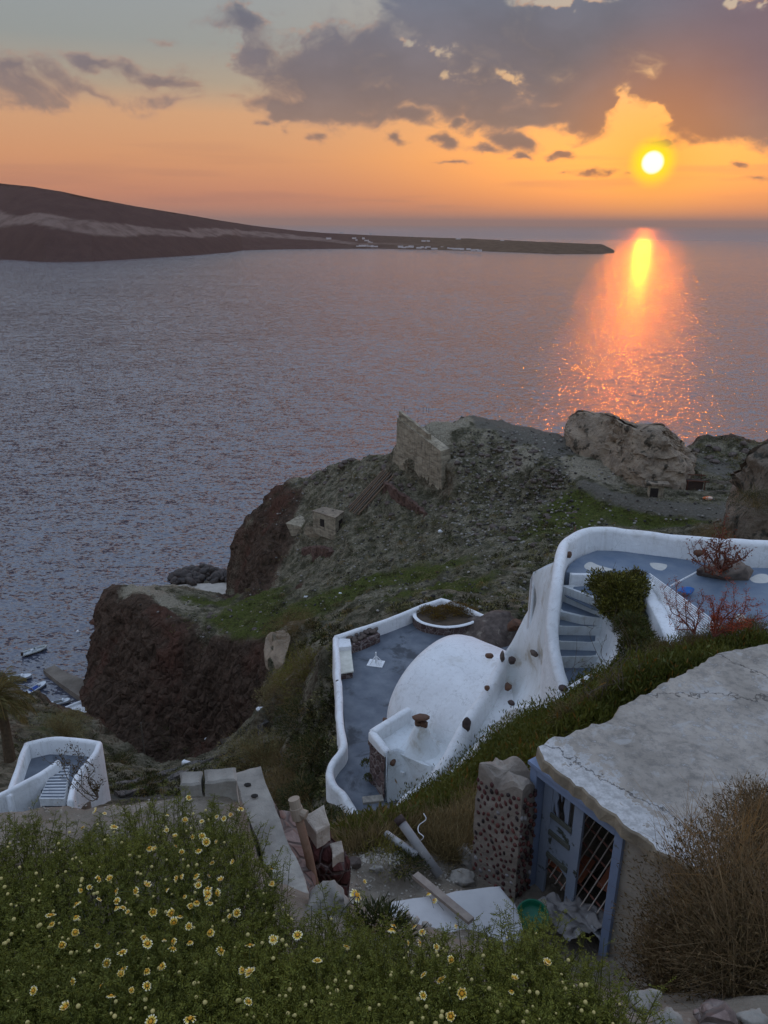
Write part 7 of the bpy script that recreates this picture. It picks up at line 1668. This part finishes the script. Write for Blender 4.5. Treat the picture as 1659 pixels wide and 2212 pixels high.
# ---------------------------------------------------------------- upper terrace odds and ends
sl = empty('slatted_cover', P(1480, 1300, z=102)); tag(sl, 'white slatted wooden cover leaning from the upper terrace wall', 'slatted cover')
A0, A1 = P(1403, 1239, z=102.35), P(1568, 1360, z=102.3); B0, B1 = P(1430, 1300, z=101.9), P(1500, 1372, z=101.8)
NSL = 12
for k in range(NSL):
    s = k / (NSL - 1); a = A0 + (B0 - A0) * s; b2 = A1 + (B1 - A1) * s; d = Vector(b2 - a); bm = bmesh.new(); box_bm(bm, (a + b2) / 2, (d.length, .042, .03), rot=d.to_track_quat('X', 'Z').to_matrix().to_4x4(), bev=.004); child('slat', bm, M_WHITE, sl)
for s in (.15, .55, .9):
    a = A0 + (A1 - A0) * s - [0, 0, .05]; b2 = B0 + (B1 - B0) * s - [0, 0, .05]; bm = bmesh.new(); tube_bm(bm, [a, b2], .03, 5); child('cross_rail', bm, M_WHITE, sl)
wp_ = empty('white_pole', P(1450, 1264, z=102)); tag(wp_, 'white lamp pole with a black lamp head lying over the upper terrace', 'lamp')
bm = bmesh.new(); tube_bm(bm, [P(1448, 1266, z=101.6), P(1508, 1234, z=102.1)], .035, 8); child('pole', bm, M_WHITE, wp_)
bm = bmesh.new(); box_bm(bm, P(1511, 1236, z=102.1), (.2, .2, .25), bev=.05); child('lamp_head', bm, M_BLACKROCK, wp_)
v, f = rock_arr(.27, 5, 3, .2, (1.2, .7, .5)); o = mesh_np('blue_sack', v, f, mat('blue_plastic', (.02, .10, .33), (.03, .16, .42), scale=2, rough=.4), smooth=True); o.location = P(1484, 1276, z=101.6); tag(o, 'bright blue plastic sack on the upper terrace behind the slatted cover', 'sack')
# ---------------------------------------------------------------- palm at the left edge
def palm(crown, trunk_base, nf=46, L=2.6):
    r = empty('palm_tree', trunk_base); tag(r, 'palm with long drooping fronds cut off by the left edge', 'palm tree')
    bm = bmesh.new(); tube_bm(bm, [trunk_base, (np.array(trunk_base) + crown) / 2 + [.1, 0, 0], crown], [.35, .28, .32], 10); child('trunk', bm, mat('palm_trunk', (.10, .075, .05), (.06, .045, .03), scale=6, bump=1), r)
    ps = []
    for k in range(nf):
        az = rg.uniform(0, 2 * PI); e = rg.uniform(-.75, 1.25); d0 = np.array([math.cos(az) * math.cos(e), math.sin(az) * math.cos(e), math.sin(e)]); Lk = L * rg.uniform(.75, 1.1); pts = []
        p = np.array(crown, float); d = d0.copy()
        for s in range(16): pts.append(p.copy()); p = p + d * Lk / 16; d = unit(d + np.array([0, 0, -.075 * (1 + .6 * (e > 0))]))
        pts = np.array(pts); side = unit(np.cross(d0, [0, 0, 1])[None])[0]; old = e < -.25
        c0, c1 = ((.11, .085, .05), (.17, .13, .08)) if old else ((.055, .055, .028), (.11, .10, .055))
        tang = unit(np.gradient(pts, axis=0)); nb_ = []
        for s in range(2, 16):
            for sg in (-1, 1):
                for h_ in (0, .5):
                    b_ = pts[s] - tang[s] * h_ * Lk / 16; nb_.append((b_, side * sg * .8 + tang[s] * .75 + np.array([0, 0, -.15]), .52 * math.sin(PI * min(1, (s + 1.5) / 17)) + .1))
        b_ = np.array([q[0] for q in nb_]); dr_ = np.array([q[1] for q in nb_]); ln = np.array([q[2] for q in nb_]); v, f = blades(b_, dr_, ln, np.full(len(b_), .035), rg, droop=.15); ps.append((v, f, jitter(rg, c0, c1, len(b_))))
        v, f = strips(pts[:-1], pts[1:], np.full(15, .022), np.full(15, .018), rg); ps.append((v, f, jitter(rg, (.12, .09, .05), (.14, .11, .06), len(f), 4)))
    v, f, c = merge(ps); col_mesh('fronds', v - np.array(r.location), f, c, LM, r); return r
pc = P(-6, 1505, t=45); palm(pc, pc - [0, 0, 4.5], 54, 2.5)
# ---------------------------------------------------------------- dry bush at the right
ps = []
for (px, py, t_, r, n, tw) in [(1560, 1960, 4.6, .52, 4800, 560), (1640, 1850, 5.2, .46, 3600, 480), (1500, 2060, 4.4, .42, 4500, 500), (1650, 2060, 4.0, .55, 6000, 600), (1440, 2130, 4.3, .28, 2200, 300), (1590, 2120, 3.9, .40, 4000, 400), (1640, 1770, 5.6, .32, 2000, 300), (1420, 2060, 4.8, .22, 900, 180)]:
    ps += bush_arr(rg, P(px, py, t=t_), r, n, (.028, .022, .015), (.12, .092, .075), leaf=(.028, .008), squash=(1, 1, 1), twigs=tw, shell=.25, lump=.5, twig_c=(.135, .105, .10), up=.5, frq=2.4)
v, f, c = merge(ps); cb = P(1560, 2150, t=4.2); o = col_mesh('dry_bush', v, f, c, LM, loc=cb); tag(o, 'large dry reddish brown bush in front of the hut wall at the right edge', 'bush')
n = 420; a = np.array([P(rg.uniform(1450, 1659), rg.uniform(1780, 2100), t=rg.uniform(4.2, 5.2)) for _ in range(n)]); e = a + rg.normal(size=(n, 3)) * [.12, .12, .05] + np.c_[np.zeros(n), np.zeros(n), rg.uniform(.12, .42, n)]
v, f = strips(a, e, np.full(n, .0016), np.full(n, .0006), rg); o2 = col_mesh('long_stalks', v - cb, f, np.repeat(np.tile((.19, .13, .095), (len(f), 1)), 4, 0), LM, o)
# ---------------------------------------------------------------- flower bank
BED = [(0, 1790), (60, 1765), (120, 1790), (180, 1800), (250, 1760), (300, 1738), (360, 1722), (440, 1724), (500, 1740), (540, 1800), (560, 1860), (620, 1935), (660, 1985), (720, 1960), (790, 1985), (850, 2010), (960, 2030), (1080, 2035), (1160, 1985), (1200, 2040), (1260, 2090), (1330, 2140), (1370, 2230), (1370, 2400), (-200, 2400), (-200, 1790)]
stems = []
for px, py in poly_sample(BED, 5200):
    q = nhit(px, py, up=.22)
    if q is None or q[1] > 5.5: continue
    z0 = nz(q[0], q[1]); stems.append((q[0], q[1], float(z0)))
S = np.array(stems); n = len(S)
# also plants just out of frame
hgt = .25 + .13 * fbm(S * [1.6, 1.6, 0] + 3, 3) + .05 * rg.rand(n); hgt = hgt.clip(.10, .44)
edge = np.clip((S[:, 1] - 3.2) / 1.0, 0, 1) * .05; hgt = hgt - edge
lean = rg.normal(size=(n, 2)) * .10
NLF = 10; M1 = n * NLF; sid = np.repeat(np.arange(n), NLF); u = rg.rand(M1) ** .5
pos = S[sid].copy(); pos[:, 2] += hgt[sid] * u; pos[:, :2] += lean[sid] * (u * hgt[sid] * 2.2)[:, None]
az = rg.uniform(0, 2 * PI, M1); ax_ = unit(np.c_[np.cos(az), np.sin(az), rg.uniform(.15, 1.1, M1)]); aL = rg.uniform(.028, .058, M1)
NL2 = 9; lid = np.repeat(np.arange(M1), NL2); s_ = np.tile(np.linspace(.22, 1.0, NL2), M1); sg = np.tile(np.where(np.arange(NL2) % 2, 1, -1), M1)
sd = unit(np.cross(ax_, unit(rg.normal(size=(M1, 3)) * .4 + [0, 0, 1])))
lp = pos[lid] + ax_[lid] * (aL[lid] * s_)[:, None]; ld = ax_[lid] * .75 + sd[lid] * (sg * .9)[:, None] + rg.normal(size=(len(lid), 3)) * .18
ld[s_ > .99] = ax_[lid][s_ > .99]
tone = (fbm(S * [2.2, 2.2, 0] + 11, 3) * .5 + .5)[sid] * .6 + u * .34 + rg.rand(M1) * .2; tone = tone.clip(0, 1)[lid][:, None]
ln = rg.uniform(.008, .017, len(lid)) * (1.25 - .5 * s_); v, f = blades(lp, ld, ln, ln * .34, rg, droop=.05)
cc = np.array((.018, .028, .009)) * (1 - tone) + np.array((.12, .14, .040)) * tone
ps = [(v, f, np.repeat(cc, 4, 0))]
v, f = strips(pos, pos + ax_ * aL[:, None], np.full(M1, .0010), np.full(M1, .0006), rg); ps.append((v, f, jitter(rg, (.05, .06, .02), (.08, .095, .03), len(f), 4)))
a = S.copy(); e = S.copy(); e[:, 2] += hgt; e[:, :2] += lean * (hgt * 2.2)[:, None]; v, f = strips(a, e, np.full(n, .0022), np.full(n, .0012), rg); ps.append((v, f, jitter(rg, (.04, .055, .016), (.07, .085, .028), len(f), 4)))
v, f, c = merge(ps); o = col_mesh('daisy_foliage', v, f, c, LM); tag(o, 'feathery green daisy foliage covering the near bank', 'foliage', kind='stuff')
# crinkled grey green leaves near the bottom
ps = []
for (px, py, r) in [(600, 2160, .16), (560, 2190, .14), (640, 2190, .14), (500, 2200, .12), (1000, 2190, .10)]:
    q = nhit(px, py, up=.18)
    if q is not None: ps += bush_arr(rg, q - [0, 0, .1], r, 700, (.035, .045, .028), (.085, .10, .06), leaf=(.035, .02), squash=(1, 1, .6), shell=.4)
if ps: v, f, c = merge(ps); o = col_mesh('mallow_plant', v, f, c, LM); tag(o, 'crinkled grey green leafy plant low among the daisies', 'plant')
bb = nhit(1006, 2164, up=.12); v, f = rock_arr(.055, 9, 3, .2, (1.1, .9, .7)); o = mesh_np('blue_bag', v, f, mat('navy_plastic', (.01, .02, .06), (.015, .03, .09), rough=.4)); o.location = bb; tag(o, 'dark blue plastic scrap half buried in the foliage', 'bag')
# ---------------------------------------------------------------- daisies
FC = [(495,266),(685,260),(575,165),(628,180),(1005,188),(1110,222),(1210,228),(1300,200),(1343,212),(1385,190),(1135,85),(1445,152),(1000,280),(1050,318),(1155,320),(1212,316),(1238,352),(1300,352),(895,388),(928,395),(1055,375),(1090,412),(1190,402),(1272,477),(1398,472),(593,572),(658,573),(487,640),(537,622),(695,648),(812,645),(595,695),(700,705),(458,722),(698,745),(738,745),(768,775),(455,800),(305,790),(310,843),(452,893),(370,970),(918,772),(1030,780),(1080,798),(1043,836),(1133,858),(1085,558),(1060,572),(1175,555),(1255,555),(1195,582),(1190,612),(1325,580),(1245,635),(1245,660),(1300,660),(1240,682),(1105,678),(1180,712),(1145,735),(1258,718),(1000,638),(880,612),(1380,800),(1420,778),(1260,893),(865,925),(985,938),(1035,948),(885,963),(1138,952),(1035,990),(733,1012),(640,1080),(735,1115),(725,1145),(968,1095),(1327,1002),(1500,970),(1630,605),(1640,937),(1455,1120),(1498,1132),(433,1190),(605,1215),(200,1245),(788,1240),(882,1215),(667,1273),(395,1343),(1140,1412),(1490,1310),(1630,515),(905,1430),(585,972),(880,1125)]
GC = [(665,210),(155,145),(160,480),(310,450),(875,415),(890,392),(1010,400),(1058,430),(1265,395),(975,498),(1045,495),(1145,520),(605,518),(430,602),(1235,598),(1065,688),(1170,715),(1065,812),(1297,800),(1612,710),(1595,785),(1230,937),(20,670),(1095,200),(1128,240),(710,130),(1814,610)]
DP = [(x * .36, 1692 + y * .36) for x, y in FC] + [(530.9 + x * .36, 1858 + y * .36) for x, y in GC] + [(1182, 2080)]
def petal_mesh(kind, seed):
    rr = np.random.RandomState(seed); V_, F_, C_ = [], [], []; n = 13
    for k in range(n):
        if kind == 'half' and rr.rand() < .25: continue
        a = 2 * PI * k / n + rr.normal() * .06; L = .021 * rr.uniform(.85, 1.12); dr = {'flat': .08, 'droop': .75, 'cup': -.7, 'half': .35}[kind] + rr.normal() * .12
        ca, sa = math.cos(a), math.sin(a); rows = []
        for s, w_ in ((.28, .0022), (.62, .0038), (.9, .0036), (1.0, .0016)):
            r_ = .006 + L * s * math.cos(dr * s); z = -L * s * math.sin(dr * s)
            rows.append([(r_ * ca - q * w_ * sa, r_ * sa + q * w_ * ca, z) for q in (-1, 1)])
        o_ = len(V_)
        for i, rw_ in enumerate(rows):
            for p in rw_: V_.append(p); C_.append((.82, .46, .02) if i == 0 else ((.90, .70, .16) if i == 1 else (.90, .86, .64)))
        for i in range(3): F_.append((o_ + 2 * i, o_ + 2 * i + 1, o_ + 2 * i + 3, o_ + 2 * i + 2))
    me = bpy.data.meshes.new('petals'); me.from_pydata(V_, [], F_); ca = me.color_attributes.new('tint', 'FLOAT_COLOR', 'POINT'); ca.data.foreach_set('color', np.c_[np.array(C_), np.ones(len(C_))].astype(np.float32).ravel()); me.materials.append(leaf_mat('petal_skin', .3, .6)); return me
bm = bmesh.new(); bmesh.ops.create_uvsphere(bm, u_segments=12, v_segments=6, radius=.0085); bmesh.ops.scale(bm, vec=(1, 1, .5), verts=bm.verts); disc_me = bpy.data.meshes.new('flower_disc'); bm.to_mesh(disc_me); bm.free(); disc_me.materials.append(mat('daisy_centre', (.62, .30, .02), (.48, .19, .01), scale=300, bump=.0))
bm = bmesh.new(); tube_bm(bm, [(0, 0, -.003), (.006, .0, -.05), (.0, .01, -.11)], .0014, 5); stem_me = bpy.data.meshes.new('stem'); bm.to_mesh(stem_me); bm.free(); stem_me.materials.append(mat('stem_green', (.06, .08, .025), (.04, .055, .02), bump=0))
PM = [petal_mesh(k, i) for i, k in enumerate(('flat', 'droop', 'flat', 'half', 'cup', 'droop', 'half'))]
for i, (px, py) in enumerate(DP):
    q = nhit(px, py, up=.37)
    if q is None: continue
    if q[1] > 5.6: q = P(px, py, t=5.2)
    r = empty('daisy', q); r.rotation_mode = 'XYZ'; r.rotation_euler = (rg.normal() * .5 - .25, rg.normal() * .55, rg.uniform(0, 6)); s = rg.uniform(.45, .85); r.scale = (s, s, s)
    wh = 'near the drilled concrete beam' if px > 340 and py < 1880 else ('on the upper left of the bank' if py < 1880 else ('on the left half of the bank, lower down' if px < 420 else ('in the middle of the bank below the beam' if px < 700 else 'in front of the white slab and hut')))
    lab = 'white and yellow crown daisy ' + wh
    g = 'crown daisies ' + wh
    if i == len(FC): lab, s = 'lone large daisy facing up before the red stone pier', 1.35; r.scale = (s, s, s)
    if i in (len(FC) + 23,): lab = 'daisy held above the white slab by a tall stalk'
    tag(r, lab, 'flower', g if 'crown' in lab else None)
    p_ = bpy.data.objects.new('petals', PM[rg.randint(len(PM))]); C.objects.link(p_); p_.parent = r
    d_ = bpy.data.objects.new('flower_disc', disc_me); C.objects.link(d_); d_.parent = r; d_.location = (0, 0, .002)
    s_ = bpy.data.objects.new('stem', stem_me); C.objects.link(s_); s_.parent = r
bm = bmesh.new(); bmesh.ops.create_uvsphere(bm, u_segments=8, v_segments=6, radius=.0072); bmesh.ops.scale(bm, vec=(1, 1, .85), verts=bm.verts); bud_me = bpy.data.meshes.new('flower_bud'); bm.to_mesh(bud_me); bm.free(); bud_me.materials.append(mat('bud_cream', (.50, .42, .20), (.34, .33, .12), scale=120, bump=0))
kk = 0
for px, py in poly_sample([(-20, 1830), (300, 1760), (500, 1745), (640, 1960), (900, 2020), (1160, 2010), (1340, 2150), (1340, 2212), (-20, 2212)], 250):
    q = nhit(px, py, up=.34)
    if q is None or q[1] > 5.6: continue
    o = bpy.data.objects.new('flower_bud', bud_me); C.objects.link(o); s = rg.uniform(.5, 1.2); o.location = q; o.scale = (s, s, s * 1.1); o.rotation_euler = (rg.normal() * .3, rg.normal() * .3, 0)
    wh = 'on the left half of the bank' if px < 420 else ('in the middle of the bank below the beam' if px < 760 else 'in front of the white slab and hut')
    tag(o, 'cream yellow daisy bud ' + wh, 'bud', 'daisy buds ' + wh)
# ---------------------------------------------------------------- air
def haze():
    bm = bmesh.new(); bmesh.ops.create_cube(bm, size=1.0)
    zt, zb = 352.0, -12.0
    bmesh.ops.transform(bm, matrix=Matrix.Translation((0, 0, (zt + zb) / 2)) @ Matrix.Diagonal((124000, 124000, zt - zb, 1)), verts=bm.verts)
    m = bpy.data.materials.new('haze_air'); m.use_nodes = True; m.node_tree.nodes.clear(); t = NT(m.node_tree)
    v = t.new('ShaderNodeVolumePrincipled'); v.inputs['Color'].default_value = (1.0, .64, .48, 1); v.inputs['Density'].default_value = HAZE_D
    v.inputs['Anisotropy'].default_value = 0.0
    t.new('ShaderNodeOutputMaterial', inp={'Volume': v.outputs[0]})
    o = from_bm('haze', bm, m); tag(o, 'thin evening haze over the sea', 'haze', kind='stuff')
HAZE_D = 0.00005
haze()
